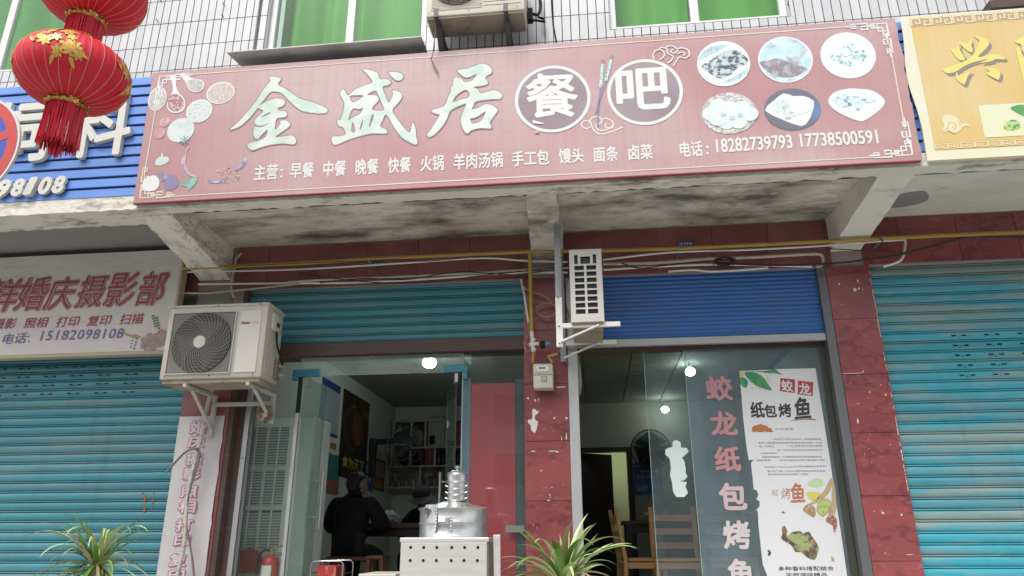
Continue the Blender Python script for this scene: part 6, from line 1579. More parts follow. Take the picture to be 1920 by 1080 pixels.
# ---------------------------------------------------------------- people
skin_m = mat('skin', (.33, .18, .125), .55)
coat = mat('black_coat', (.014, .014, .016), .9, spec=.15, bump=((9, 9, 14), 1.0, .06))
trou = mat('dark_trousers', (.010, .010, .011), .85)
hair_m = mat('black_hair', (.006, .006, .006), .55, bump=((90, 90, 14), .8, .01))
def person(name, label, origin, rotz, joints, bones, zones, head, headdir, hair=True):
    """joints: name -> (x, y, z, radius) in the person's own axes (facing -Y before rotz), one skinned body"""
    r = thing(name, origin, label, 'person')
    names = list(joints); idx = {k: i for i, k in enumerate(names)}
    ca, sa = math.cos(rotz), math.sin(rotz)
    def W(p): return (p[0]*ca-p[1]*sa, p[0]*sa+p[1]*ca, p[2])
    me = bpy.data.meshes.new('body'); me.from_pydata([W(joints[k][:3]) for k in names], [(idx[a], idx[b]) for a, b in bones], [])
    o = bpy.data.objects.new('body', me); COL.objects.link(o)
    md = o.modifiers.new('s', 'SKIN'); md.branch_smoothing = .5
    for i, k in enumerate(names):
        rr = joints[k][3]; sv = me.skin_vertices[0].data[i]; sv.radius = rr if isinstance(rr, tuple) else (rr, rr); sv.use_root = (k == 'pelvis')
    sb_ = o.modifiers.new('d', 'SUBSURF'); sb_.levels = 2; sb_.render_levels = 2
    dg = bpy.context.evaluated_depsgraph_get(); m2 = bpy.data.meshes.new_from_object(o.evaluated_get(dg))
    bpy.data.objects.remove(o); bpy.data.meshes.remove(me)
    m2.name = 'body'; m2.materials.clear()
    for mm in (coat, skin_m, trou): m2.materials.append(mm)
    J_ = [(np.array(W(joints[k][:3])), zones.get(k, 0)) for k in names]
    for p in m2.polygons:
        c = np.array(p.center); p.material_index = min(J_, key=lambda q: np.linalg.norm(q[0]-c))[1]
    m2.polygons.foreach_set('use_smooth', [True]*len(m2.polygons))
    link('body', m2, None, r)
    # head with face, ears and hair as children
    hc = np.array(W(head)); f = np.array(W(headdir)); f = f/np.linalg.norm(f); s_ = np.cross(f, (0, 0, 1)); s_ /= np.linalg.norm(s_); u_ = np.cross(s_, f)
    def H(a, b, c): return hc+s_*a+f*b+u_*c+np.array(origin)
    hm = MB().ball((0, 0, 0), 1, 1, 1, 20, 14)
    hm.v = [tuple(H(v[0]*.075*(1-.18*max(-v[2], 0)), v[1]*.093, v[2]*.115)) for v in hm.v]
    hd = build('head', hm, skin_m, r, smooth=60)
    nb = MB().ball((0, 0, 0), 1, 1, 1, 10, 8); nb.v = [tuple(H(v[0]*.014, .094+v[1]*.02, -.008+v[2]*.026)) for v in nb.v]
    build('nose', nb, skin_m, hd, smooth=60)
    for q in (-1, 1):
        eb = MB().ball((0, 0, 0), 1, 1, 1, 10, 8); eb.v = [tuple(H(q*.076+v[0]*.009, -.002+v[1]*.022, -.008+v[2]*.032)) for v in eb.v]
        build('ear', eb, skin_m, hd, smooth=60)
        yb2 = MB().ball((0, 0, 0), 1, 1, 1, 10, 8); yb2.v = [tuple(H(q*.030+v[0]*.013, .080+v[1]*.010, .012+v[2]*.008)) for v in yb2.v]
        build('eye', yb2, hair_m, hd, smooth=60)
    lb_ = MB().ball((0, 0, 0), 1, 1, 1, 10, 8); lb_.v = [tuple(H(v[0]*.024, .082+v[1]*.008, -.055+v[2]*.007)) for v in lb_.v]
    build('mouth', lb_, mat('lips', (.26, .10, .085), .5), hd, smooth=60)
    if hair:
        hb = MB().ball((0, 0, 0), 1, 1, 1, 24, 16); rg = random.Random(3); V_ = []
        for v in hb.v:
            k_ = 1.0 if (v[1] < .25 or v[2] > .42) else .74
            V_.append(tuple(H(v[0]*.092*k_, -.014+v[1]*.108*k_, .016+v[2]*.118*(1 if v[2] > 0 else 1.0)*k_)))
        hb.v = V_; build('hair', hb, hair_m, r, smooth=60)
    return r, H
def hand(j, b, pre, wrist, pts):
    """five tapering fingers rooted in the palm"""
    w_ = np.array(wrist)
    for i, (tip, mid) in enumerate(pts):
        j[f'{pre}f{i}a'] = (*(w_+np.array(mid)*.5), .012); j[f'{pre}f{i}b'] = (*(w_+np.array(mid)), .0095); j[f'{pre}f{i}c'] = (*(w_+np.array(tip)), .007)
        b += [(pre+'palm', f'{pre}f{i}a'), (f'{pre}f{i}a', f'{pre}f{i}b'), (f'{pre}f{i}b', f'{pre}f{i}c')]
def seated(name, label, origin, rotz, scale=1., headdir=(0, -1, 0), lean=.10, hair=True):
    s_ = scale
    j = {'pelvis': (0, 0, .10, (.20, .15)), 'waist': (0, -.02, .28, (.195, .15)), 'chest': (0, -lean*.6, .45, (.205, .15)), 'neckb': (0, -lean, .575, (.115, .085)), 'neck': (0, -lean-.02, .605, .07), 'skull': (0, -lean-.035, .635, .06),
         'lsh': (.185, -lean*.8, .52, .10), 'lel': (.30, -lean-.08, .28, .085), 'lwr': (.10, -lean-.30, .285, .042), 'lpalm': (.055, -lean-.345, .285, (.03, .016)),
         'rsh': (-.185, -lean*.8, .52, .10), 'rel': (-.30, -lean-.08, .28, .085), 'rwr': (-.10, -lean-.30, .285, .042), 'rpalm': (-.055, -lean-.345, .285, (.03, .016)),
         'lhip': (.095, -.02, .06, .105), 'lkn': (.13, -.42, .03, .075), 'lan': (.12, -.38, -.36, .05), 'lto': (.125, -.54, -.40, .042),
         'rhip': (-.095, -.02, .06, .105), 'rkn': (-.13, -.42, .03, .075), 'ran': (-.12, -.38, -.36, .05), 'rto': (-.125, -.54, -.40, .042)}
    b = [('pelvis', 'waist'), ('waist', 'chest'), ('chest', 'neckb'), ('neckb', 'neck'), ('neck', 'skull'), ('chest', 'lsh'), ('lsh', 'lel'), ('lel', 'lwr'), ('lwr', 'lpalm'), ('chest', 'rsh'), ('rsh', 'rel'), ('rel', 'rwr'), ('rwr', 'rpalm'),
         ('pelvis', 'lhip'), ('lhip', 'lkn'), ('lkn', 'lan'), ('lan', 'lto'), ('pelvis', 'rhip'), ('rhip', 'rkn'), ('rkn', 'ran'), ('ran', 'rto')]
    for pre, q in (('l', -1), ('r', 1)):
        hand(j, b, pre, j[pre+'palm'][:3], [((q*.035, -.085, -.020), (q*.025, -.055, .004)), ((q*.012, -.095, -.022), (q*.008, -.062, .006)), ((-q*.012, -.088, -.020), (-q*.010, -.058, .006)), ((-q*.032, -.072, -.018), (-q*.026, -.048, .002)), ((q*.055, -.040, -.010), (q*.042, -.018, .004))])
    j = {k: (v[0]*s_, v[1]*s_, v[2]*s_, tuple(x*s_ for x in v[3]) if isinstance(v[3], tuple) else v[3]*s_) for k, v in j.items()}
    zones = {k: 1 for k in j if k in ('lpalm', 'rpalm') or 'f' in k[1:2]}
    zones.update({k: 2 for k in ('lkn', 'lan', 'lto', 'rkn', 'ran', 'rto', 'lhip', 'rhip')})
    return person(name, label, origin, rotz, j, b, zones, (0, (-lean-.05)*s_, .695*s_), headdir, hair)
# headroom: seat height bz; head top should reach the photo's y = 888
p1 = at(662, 1000, 1.62)
seated('person', 'person in a black coat sitting on the bench with their back to the street', (p1[0]-.03, 1.60, bz-.02), rad(180-8), 1.0, headdir=(-.66, -.72, -.14), lean=.06)
p2 = at(800, 1000, 2.95)
stz = FLOOR+.45
r2, H2 = seated('person', 'person in dark clothes and a grey bucket hat sitting beyond the table behind the steamer', (p2[0]+.06, 2.95, stz-.02), rad(-25), .90, headdir=(.25, -.9, -.35), lean=.18, hair=True)
hatm = mat('grey_black_hat', (.028, .028, .030), .8); brim = mat('grey_hat_brim', (.16, .16, .16), .8)
hb = MB()
hb.lathe([(.112, .02), (.108, .06), (.09, .115), (.05, .14), (.005, .145)], (0, 0, 0), 24)
hb.v = [tuple(H2(v[0], v[1]-.005, v[2])) for v in hb.v]
hat = build('hat', hb, hatm, r2, smooth=50)
hb = MB().lathe([(.108, .045), (.150, -.015), (.146, -.02), (.104, .03)], (0, 0, 0), 24, False); hb.v = [tuple(H2(v[0], v[1]-.005, v[2])) for v in hb.v]
build('brim', hb, brim, hat, smooth=50)
s2 = thing('wooden_stool', (p2[0]+.06, 2.95, FLOOR), 'dark stool under the person in the bucket hat', 'stool')
build('seat', MB().box(p2[0]-.11, p2[0]+.23, 2.80, 3.12, stz-.04, stz), wood_dk, s2, bevel=.005)
for xx in (p2[0]-.08, p2[0]+.20):
    for yy in (2.83, 3.09): build('leg', MB().box(xx-.02, xx+.02, yy-.02, yy+.02, FLOOR, stz-.041), wood_dk, s2)

# ---------------------------------------------------------------- right shopfront
g1 = .12
rgx = [at(1208, 668, g1)[0], at(1283, 668, g1)[0], at(1545, 668, g1)[0]]
sf = thing('sliding_glass_front', (1.0, g1, FLOOR), 'two overlapping hazy glass panes of the fish restaurant front, right of its open doorway', 'shopfront')
build('pane', MB().box(rgx[0], 1.10, g1+.03, g1+.036, FLOOR, 1.80), glass_inner, sf)
build('pane', MB().box(rgx[1], 1.845, g1, g1+.006, FLOOR, 1.80), glass_blue, sf)
build('pane_edge', MB().box(rgx[0]-.004, rgx[0]-.0005, g1+.029, g1+.037, FLOOR, 1.80), edge_glass, sf)
build('pane_edge', MB().box(rgx[1]-.004, rgx[1]-.0005, g1-.001, g1+.007, FLOOR, 1.80), edge_glass, sf)
build('track', MB().box(-.085, 1.846, g1-.02, g1+.06, 1.80, 1.835), rust_bar, sf)
build('frame', MB().box(1.80, 1.846, g1-.015, g1-.001, FLOOR, 1.80), mat('dark_glass_frame', (.05, .055, .045), .4), sf)
GQ = YP(g1-.002)
lp_ = mat('faded_pink_letter', (.42, .20, .22), .6); lp2 = mat('faded_pale_pink_letter', (.50, .37, .38), .6); lp3 = mat('faded_white_letter', (.52, .47, .47), .6)
win_l = thing('window_lettering', GQ.pt(*GQ.uv(1360, 900)), 'vertical row of faded pink characters on the hazy glass, left of the fish poster', 'lettering')
for ch, xa, xb, yt_, yb_, m_ in (('蛟', 1325, 1376, 705, 752, lp_), ('龙', 1334, 1385, 771, 817, lp_), ('纸', 1342, 1391, 837, 885, lp_), ('包', 1350, 1403, 905, 957, lp2), ('烤', 1358, 1410, 976, 1030, lp3), ('鱼', 1367, 1416, 1048, 1098, lp3)):
    text('character', GQ, ch, (xa, yb_), (xb, yb_-.5), yb_-yt_, m_, win_l, h=.0, bold=.035)
# poster, its left edge torn
PQ = YP(g1-.0045)
pw = mat('poster_white', (.60, .61, .62), .45)
po = thing('fish_poster', PQ.pt(*PQ.uv(1500, 900)), 'tall white grilled fish poster with a torn left edge stuck on the glass', 'poster')
edge = [(1386, 696), (1458, 692), (1529, 690.5), (1545, 790), (1556, 860), (1566, 930), (1577, 1000), (1590, 1090), (1440, 1090), (1438, 1078), (1434, 1068), (1430, 1058), (1427, 1030), (1422, 985), (1421, 960), (1418, 956), (1424, 950), (1424, 940), (1418, 936), (1422, 928), (1419, 920), (1413, 917), (1411, 895), (1408, 870), (1410, 865), (1420, 858), (1413, 862), (1404, 863), (1400, 840), (1394, 790), (1390, 740)]
shape('paper', PQ, [edge, [(1438, 1031), (1444, 1032), (1446, 1038), (1443, 1043), (1439, 1041), (1441, 1036)]], pw, po, h=0, k=1)
PR = YP(g1-.006)
green1 = mat('print_poster_green', (.03, .20, .09), .5, layers=[((.12, .36, .10), .6, (18, 1, 10), .45, .65, 3)])
Q = lambda p: Z(1290, 660, 5.142, p)
shape('leaf', PR, [Q([(545,200),(610,190),(680,210),(740,260),(780,320),(808,370),(740,355),(650,320),(590,270)])], green1, po, h=0)
shape('leaf', PR, [Q([(610,180),(720,185),(830,165),(870,190),(910,222),(840,205),(740,200)])], green1, po, h=.0004)
shape('leaf', PR, [Q([(500,250),(550,252),(578,285),(560,345),(510,315)])], green1, po, h=0)
shape('blossom', PR, [Q([(495,185),(530,178),(550,190),(545,220),(520,240),(497,225)])], mat('print_blossom', (.52, .48, .28), .6, layers=[((.3, .35, .1), .7, (40, 1, 40), .5, .6, 2)]), po, h=.0008)
ygr = mat('print_yellow_green', (.50, .52, .25), .6)
b_ = MB()
for i, (x, y) in enumerate(((770, 260), (790, 280), (630, 310), (660, 340), (690, 350), (745, 375), (765, 240), (800, 215), (620, 350))): ring(PR, PR.uv(*Q([(x, y)])[0]), .007, .008, None, 8, .0002*i, b_)
build('bud', b_, ygr, po, kind='stuff')
seal = mat('print_seal_red', (.36, .055, .045), .55)
for pts, ch, bl, br, tp_ in (([(890,250),(1033,265),(1030,395),(887,378)], '蛟', (906,378), (1018,388), 112), ([(1060,275),(1207,292),(1203,425),(1057,408)], '龙', (1075,405), (1190,418), 112)):
    o = shape('seal', PR, [Q(pts)], seal, po, h=.0, k=1); b1, b2 = Q([bl, br]); text('character', PR, ch, b1, b2, tp_/5.142, pw, o, h=.0008, bold=.02)
ink = mat('print_black_ink', (.035, .037, .04), .6); ink2 = mat('print_grey_ink', (.16, .16, .17), .6); ora = mat('print_orange_brown', (.40, .14, .06), .6)
for ch, xa, xb, yt_, yb_ in (('纸', 610, 745, 480, 640), ('包', 740, 862, 505, 632), ('烤', 880, 1005, 497, 632)):
    b1, b2 = Q([(xa, yb_), (xb, yb_-4)]); text('character', PR, ch, b1, b2, (yb_-yt_)/5.142, ink, po, h=0, bold=.03)
b1, b2 = Q([(1028, 655), (1190, 640)]); text('character', PR, '鱼', b1, b2, 215/5.142, ink, po, h=.0004, bold=.03, lean=.1)
shape('brush_stroke', PR, [Q([(985,660),(1060,645),(1150,635),(1220,645),(1235,658),(1190,655),(1110,652),(1040,660)])], mat('print_tan', (.30, .22, .15), .6), po, h=.0012)
b_ = MB()
for i, (x, y, a_, c_) in enumerate(((660, 735, 40, 28), (700, 722, 36, 26), (735, 735, 40, 28), (640, 755, 26, 14), (700, 752, 50, 18), (770, 758, 34, 12), (800, 764, 22, 8), (790, 742, 14, 10))): ring(PR, PR.uv(*Q([(x, y)])[0]), a_/5.142/245, c_/5.142/235, None, 16, .0003*i, b_)
build('cloud_print', b_, ora, po, kind='stuff')
sm = MB()
def small(s_, xa, xb, yb_, hh, mb_=None, m_=None):
    b1, b2 = Q([(xa, yb_), (xb, yb_-2)]); text('', PR, s_, b1, b2, hh/5.142, None, None, h=0, mb=mb_ if mb_ is not None else sm)
small('中华美食', 842, 1020, 752, 16)
for s_, xa, xb, yb_ in (('一年来严可食天性的一种健康美食', 800, 1290, 850), ('餐桌上烤肉和传统美食的特色烤相比的新一代健', 680, 1292, 885), ('鱼一旦推出', 685, 830, 918), ('广大消费者所关注健康', 950, 1298, 915), ('近一年时间在同行业食客的好评', 860, 1302, 955), ('不断推出新行', 695, 855, 985), ('是纸包鱼最新一代健康烤鱼相比传统烤鱼美味', 715, 1290, 1020), ('健康烤鱼', 660, 800, 1053), ('一吃惊为烤制方式等方面均做了全新', 860, 1320, 1052)):
    small(s_, xa, xb, yb_, 17)
Q_ = Q; Q = lambda p: Z(1290, 870, 5.142, p)
for s_, xa, xb, yb_ in (('方式采用健康的用食再', 1010, 1328, 32), ('餐饮在了第一位加之调料的独特使得其健康', 765, 1325, 78), ('食品味道好的特点使食客广为赞誉', 770, 1160, 108)): small(s_, xa, xb, yb_, 17)
build('small_print', sm, ink2, po, kind='stuff')
sm2 = MB(); small('烤鱼兼容了传统的烧烤', 735, 1005, 38, 17, sm2); build('small_print', sm2, mat('print_olive', (.30, .28, .10), .6), po, kind='stuff')
for ch, xa, xb, yt_, yb_ in (('可', 805, 870, 258, 310), ('烤', 900, 990, 232, 340), ('鱼', 990, 1130, 185, 372)):
    b1, b2 = Q([(xa, yb_), (xb, yb_-6)]); text('character', PR, ch, b1, b2, (yb_-yt_)/5.142, ora, po, h=.0, bold=.02 if ch == '鱼' else -.005, lean=.12)
pl_green = mat('print_pale_lime', (.42, .56, .30), .6); lem = mat('print_lemon', (.56, .47, .10), .6)
shape('lime_picture', PR, [Q([(1155,182),(1190,160),(1230,138),(1290,150),(1305,200),(1250,222),(1185,218)])], pl_green, po, h=0)
shape('lemon_picture', PR, [Q([(1140,275),(1200,268),(1270,278),(1265,325),(1215,355),(1165,330)])], lem, po, h=0)
tanp = mat('print_wheat', (.42, .32, .20), .6, layers=[((.25, .16, .08), .7, (30, 1, 9), .5, .62, 4)])
shape('spoon_picture', PR, [Q([(1395,130),(1400,190),(1340,300),(1250,370),(1180,395),(1170,380),(1240,340),(1320,240),(1360,160)])], tanp, po, h=0)
shape('spoon_picture', PR, [Q([(1410,180),(1425,300),(1430,420),(1400,510),(1350,500),(1380,400),(1385,300),(1395,200)])], tanp, po, h=.0004)
shape('bowl_picture', PR, [Q([(1105,440),(1150,390),(1200,400),(1232,440),(1228,490),(1205,513),(1150,480)])], mat('print_seeds', (.26, .17, .09), .6, layers=[((.5, .4, .28), .8, (50, 1, 50), .5, .6, 2)]), po, h=.0006)
shape('bowl_picture', PR, [Q([(1240,420),(1270,350),(1320,332),(1370,350),(1382,400),(1365,450),(1320,500),(1290,505),(1250,470)])], tanp, po, h=.0006)
shape('bowl_filling', PR, [Q([(1252,420),(1280,360),(1320,345),(1362,362),(1370,400),(1345,450),(1300,490),(1265,470)])], mat('print_pea_green', (.38, .46, .16), .6, layers=[((.2, .3, .06), .7, (40, 1, 40), .5, .6, 3)]), po, h=.0012)
shape('bowl_picture', PR, [Q([(1325,545),(1350,505),(1400,500),(1430,530),(1435,600),(1415,660),(1400,640),(1395,600),(1360,570)])], mat('print_chilli', (.24, .09, .06), .6, layers=[((.5, .36, .28), .8, (50, 1, 50), .52, .6, 2)]), po, h=.0006)
shape('fish_picture', PR, [Q([(895,720),(910,680),(905,610),(935,598),(958,650),(950,700),(1010,655),(1085,648),(1110,670),(1165,648),(1190,690),(1262,800),(1250,860),(1220,925),(1150,900),(1090,850),(1035,848),(1010,800),(960,760)])], mat('print_grilled_fish', (.085, .06, .055), .6, layers=[((.34, .36, .16), .85, (11, 1, 11), .50, .58, 4), ((.45, .38, .33), .7, (26, 1, 26), .58, .64, 3), ((.30, .16, .04), .7, (16, 1, 12), .58, .66, 3)]), po, h=0, k=2)
shape('fish_greens', PR, [Q([(950,700),(1000,670),(1060,690),(1110,730),(1180,760),(1200,790),(1120,800),(1040,770),(980,730)])], mat('print_fish_green', (.28, .34, .14), .6, layers=[((.1, .08, .06), .8, (24, 1, 24), .55, .62, 3)]), po, h=.0008, k=2)
shape('brush_stroke', PR, [Q([(900,468),(930,452),(922,465),(945,475),(915,474)])], ink, po, h=0, k=1)
sm3 = MB(); b1, b2 = Q([(875, 1030), (1410, 1026)]); text('', PR, '多种香料搭配结合', b1, b2, 42/5.142, None, None, h=0, mb=sm3, bold=.005)
b1, b2 = Q([(945, 1092), (1345, 1088)]); text('', PR, '天然调味精品', b1, b2, 42/5.142, None, None, h=0, mb=sm3, bold=.005)
build('lettering', sm3, ink, po)
sm4 = MB(); b1, b2 = Q([(1382, 940), (1415, 938)]); text('', PR, '鱼', b1, b2, 48/5.142, None, None, h=0, mb=sm4); build('seal_mark', sm4, ora, po)
# white sticker remnant on the inner pane
SQ2 = YP(g1+.027)
shape_pts = [(1261, 828), (1268, 825), (1276, 829), (1277, 839), (1288, 840), (1291, 847), (1285, 853), (1279, 858), (1283, 864), (1286, 880), (1285, 886), (1289, 893), (1284, 900), (1274, 902), (1288, 904), (1285, 912), (1290, 924), (1283, 932), (1268, 932), (1262, 922), (1260, 905), (1256, 890), (1258, 878), (1256, 862), (1252, 856), (1247, 852), (1248, 842), (1256, 839), (1261, 838)]
stc = thing('sticker_remnant', SQ2.pt(*SQ2.uv(1270, 880)), 'torn white remains of a lettered sticker on the inner glass pane', 'sticker')
shape('film', SQ2, [shape_pts], mat('pale_aqua_film', (.58, .66, .63), .5), stc, h=0, k=1)

# ---------------------------------------------------------------- right room contents
fd = thing('door_frame', ((dl+dr)/2, 5.23, FLOOR), 'dark brown door frame in the back wall of the fish restaurant', 'door frame')
dbr = mat('dark_brown_door', (.026, .014, .014), .45)
b_ = 0.05
build('jamb', MB().box(dl-.05, dl+.01, 5.19, 5.36, FLOOR, dt+.05), dbr, fd); build('jamb', MB().box(dr-.02, dr+.06, 5.19, 5.36, FLOOR, dt+.05), dbr, fd)
build('lintel', MB().box(dl+.0105, dr-.0205, 5.19, 5.36, dt-.01, dt+.05), dbr, fd)
ld = thing('door_leaf', (dl+.02, 5.1, FLOOR), 'dark brown door leaf standing ajar toward the green room', 'door')
lx = at(1149, 900, 5.56)[0]
build('leaf', MB().hexa([(dl-.02, 5.18, FLOOR), (lx, 5.55, FLOOR), (lx-.03, 5.585, FLOOR), (dl-.05, 5.215, FLOOR), (dl-.02, 5.18, dt-.02), (lx, 5.55, dt-.02), (lx-.03, 5.585, dt-.02), (dl-.05, 5.215, dt-.02)]), dbr, ld)
# wall fan and blue poster on the back wall
fc_ = at(1213, 838, 5.0)
wf = thing('wall_fan', (fc_[0], 5.2, fc_[2]), 'round dark wall fan above the blue poster in the fish restaurant', 'fan')
FP_ = YP(5.0); rf = abs(FP_.uv(1252, 838)[0]-FP_.uv(1188, 838)[0])/2*1.15
cc = FP_.uv(1220, 843)
b_ = MB()
for k_ in range(110): a_ = 6.283*k_/110; b_.tube([FP_.pt(cc[0]+rf*t*math.cos(a_), cc[1]+rf*t*math.sin(a_), .10-.07*t*t) for t in [i/6 for i in range(7)]], .003, 4, False)
for q in (.35, .7, 1.): b_.tube([FP_.pt(cc[0]+rf*q*math.cos(t), cc[1]+rf*q*math.sin(t), .10-.07*q*q) for t in [6.283*i/30 for i in range(31)]], .004 if q < 1 else .010, 5, False)
build('guard', b_, fdk, wf, kind='stuff')
for k_ in range(5):
    a_ = k_*1.2566+.4; P = []
    for i in range(6):
        rr = rf*(.15+.78*i/5)
        for da, o in ((0, .02), (1.12, .05)): P.append(FP_.pt(cc[0]+rr*math.cos(a_+da), cc[1]+rr*math.sin(a_+da), o))
    build('blade', MB().add(P, [(2*i, 2*i+1, 2*i+3, 2*i+2) for i in range(5)]), fdk, wf)
build('motor', MB().tube([FP_.pt(cc[0], cc[1], .09), FP_.pt(cc[0], cc[1], -.12)], .07, 14).box(cc[0]-.06, cc[0]+.06, 5.1, 5.228, cc[1]-.18, cc[1]+.05), fdk, wf, smooth=40)
q0, q1 = at(1188, 868, 5.21), at(1243, 926, 5.21)
bpz = thing('blue_poster', ((q0[0]+q1[0])/2, 5.215, q1[2]), 'blue poster with white writing on the back wall of the fish restaurant', 'poster')
build('sheet', MB().box(q0[0], q1[0], 5.212, 5.227, q1[2], q0[2]), mat('poster_blue', (.022, .07, .36), .5), bpz)
BPQ = YP(5.208); pwh = mat('print_bluish_white', (.50, .54, .62), .6)
for s_, bl, br, hh in (('食材安全', (1200, 888), (1236, 887), 8), ('放心大众', (1194, 897), (1228, 896), 8), ('小心地滑', (1194, 916), (1214, 915.5), 6), ('谨防烫伤', (1194, 922), (1214, 921.5), 6), ('温馨提示', (1192, 875), (1210, 874.6), 3.5)):
    text('lettering', BPQ, s_, bl, br, hh, pwh, bpz, h=0, bold=.01)
# split indoor unit seen at the doorway top left
iu = at(1080, 697, .55)
un = thing('indoor_air_conditioner', (iu[0], .6, 1.6), 'rounded end of a white indoor air conditioner inside the doorway beside the middle pillar', 'air conditioner')
xi = -.262
prof = [(.0, 0), (.13, .0), (.175, .05), (.19, .16), (.17, .25), (.10, .285), (0, .285)]
zi = at(1080, 721, .55)[2]+.01
b_ = MB(); n_ = len(prof)
for yy in (.50, 1.25): b_.v += [(xi+.155*(p[0]/.19)+.04, yy, zi+p[1]*.95) for p in prof]
b_.f = [(i, (i+1) % n_, n_+(i+1) % n_, n_+i) for i in range(n_)]+[tuple(range(n_))[::-1], tuple(range(n_, 2*n_))]
build('body', b_, ac_old, un, smooth=35)
build('vent_line', MB().box(xi+.125, xi+.133, .494, .503, zi+.0, zi+.16), dark_in, un)
# tables and chairs
def table(name, label, x0, x1, y0, y1, zt_, m1, m2):
    r = thing(name, ((x0+x1)/2, (y0+y1)/2, FLOOR), label, 'table', None)
    build('top', MB().box(x0, x1, y0, y1, zt_-.035, zt_), m1, r, bevel=.004)
    for xx in (x0+.06, x1-.06):
        for yy in (y0+.06, y1-.06): build('leg', MB().box(xx-.03, xx+.03, yy-.03, yy+.03, FLOOR, zt_-.0355), m2, r)
    build('apron', MB().box(x0+.09, x1-.09, y0+.03, y0+.05, zt_-.12, zt_-.0355), m2, r)
    return r
TZ2 = .50
q0, q1 = at(1168, 978, 2.3), at(1310, 978, 2.3)
TZ2 = q0[2]+.01
table('dining_table', 'dark wooden dining table behind the two ladder-back chairs', q0[0], q1[0]+.2, 2.3, 2.95, TZ2, wood, wood_dk)
def chair(label, cx_, cy_, rot, top_z, group=None):
    """ladder-back chair; own axes: back at +Y"""
    r = thing('wooden_chair', (cx_, cy_, FLOOR), label, 'chair', group)
    H = top_z-FLOOR; ca, sa = math.cos(rot), math.sin(rot)
    def T(mb):
        mb.v = [(cx_+x*ca-y*sa, cy_+x*sa+y*ca, FLOOR+z) for x, y, z in mb.v]; return mb
    w_ = .20
    for q in (-1, 1):
        build('rear_leg', T(MB().beam((q*w_, .19, 0), (q*w_, .17, .42), .035, .045, (1, 0, 0)).beam((q*w_, .17, .42), (q*w_, .235, H), .032, .042, (1, 0, 0))), wood_lt, r)
        build('front_leg', T(MB().box(q*w_-.018, q*w_+.018, -.20, -.164, 0, .42)), wood_lt, r)
        build('side_rail', T(MB().box(q*w_-.012, q*w_+.012, -.163, .148, .36, .41)), wood_lt, r)
    for k_, zz in enumerate((H-.10, H-.225, H-.35)):
        y_ = .17+.065*(zz-.42+.03)/(H-.42)
        build('slat', T(MB().box(-w_+.017, w_-.017, y_-.011, y_+.011, zz-.028, zz+.028)), wood_lt, r, bevel=.004)
    build('seat', T(MB().box(-w_-.02, w_+.02, -.21, .145, .42, .445)), wood_lt, r, bevel=.006)
    build('front_rail', T(MB().box(-w_+.019, w_-.019, -.192, -.172, .36, .41)), wood_lt, r); build('back_rail', T(MB().box(-w_+.019, w_-.019, .165, .185, .36, .41)), wood_lt, r)
    return r
ctop = at(1225, 951, 1.75)[2]
c0, c1 = at(1221, 955, 1.72), at(1294, 955, 1.72)
hw_ = (c1[0]-c0[0])/2
chair('orange wooden ladder-back chair seen from behind through the doorway and glass', (c0[0]+c1[0])/2+.01, 1.72-.21, 0, ctop)
ca_ = at(1158, 958, 1.55)
chair('orange wooden ladder-back chair seen side on in the doorway, half behind the plant', ca_[0]+.19, 1.62, rad(97), at(1158, 955, 1.6)[2])
cb_ = at(1358, 955, 2.0)
chair('orange wooden ladder-back chair dimly seen through the hazy glass behind the pink characters', cb_[0]-.02, 1.85, 0, ctop)
table('dining_table', 'dark wooden table dimly seen through the glass under the pink characters', at(1330, 978, 2.6)[0]+.08, 1.95, 2.45, 3.1, TZ2, wood, wood_dk)
cp_ = at(1247, 955, 2.4)
cup = thing('chopstick_cup', (cp_[0], 2.42, TZ2), 'pale cup of chopsticks on the table behind the ladder-back chair', 'cup')
build('cup', MB().lathe([(.035, 0), (.042, .12), (.038, .12), (.032, .01)], (cp_[0], 2.42, TZ2), 18), mat('pale_cup', (.35, .36, .36), .4), cup, smooth=50)
b_ = MB()
for i in range(5): b_.tube([(cp_[0]+.01*(i-2), 2.42, TZ2+.02), (cp_[0]+.014*(i-2)-.02, 2.42+.01*(i % 2), TZ2+.20+.01*(i % 3))], .004, 5)
build('chopsticks', b_, mat('chopstick_wood', (.28, .10, .07), .5), cup, kind='stuff')
tbx = at(1203, 973, 2.35)
tis = thing('tissue_box', (tbx[0], 2.4, TZ2), 'yellow tissue box with a white tissue on the dark table by the doorway', 'tissue box')
build('box', MB().box(tbx[0]-.06, tbx[0]+.06, 2.36, 2.48, TZ2, TZ2+.055), mat('mustard_box', (.22, .16, .035), .5), tis, bevel=.006)
build('tissue', MB().add([(tbx[0]+.04, 2.40, TZ2+.056), (tbx[0]+.07, 2.41, TZ2+.056), (tbx[0]+.075, 2.42, TZ2+.09), (tbx[0]+.035, 2.43, TZ2+.075)], [(0, 1, 2, 3)]), pvc_white, tis)
cnt = thing('dark_counter', (1.2, 3.6, FLOOR), 'dark counter at the back of the fish restaurant behind the glass', 'counter')
build('body', MB().box(.85, 2.15, 3.6, 4.1, FLOOR, .62), mat('dark_blue_grey', (.03, .036, .05), .6), cnt); build('top', MB().box(.83, 2.16, 3.58, 4.12, .6205, .65), wood_dk, cnt)

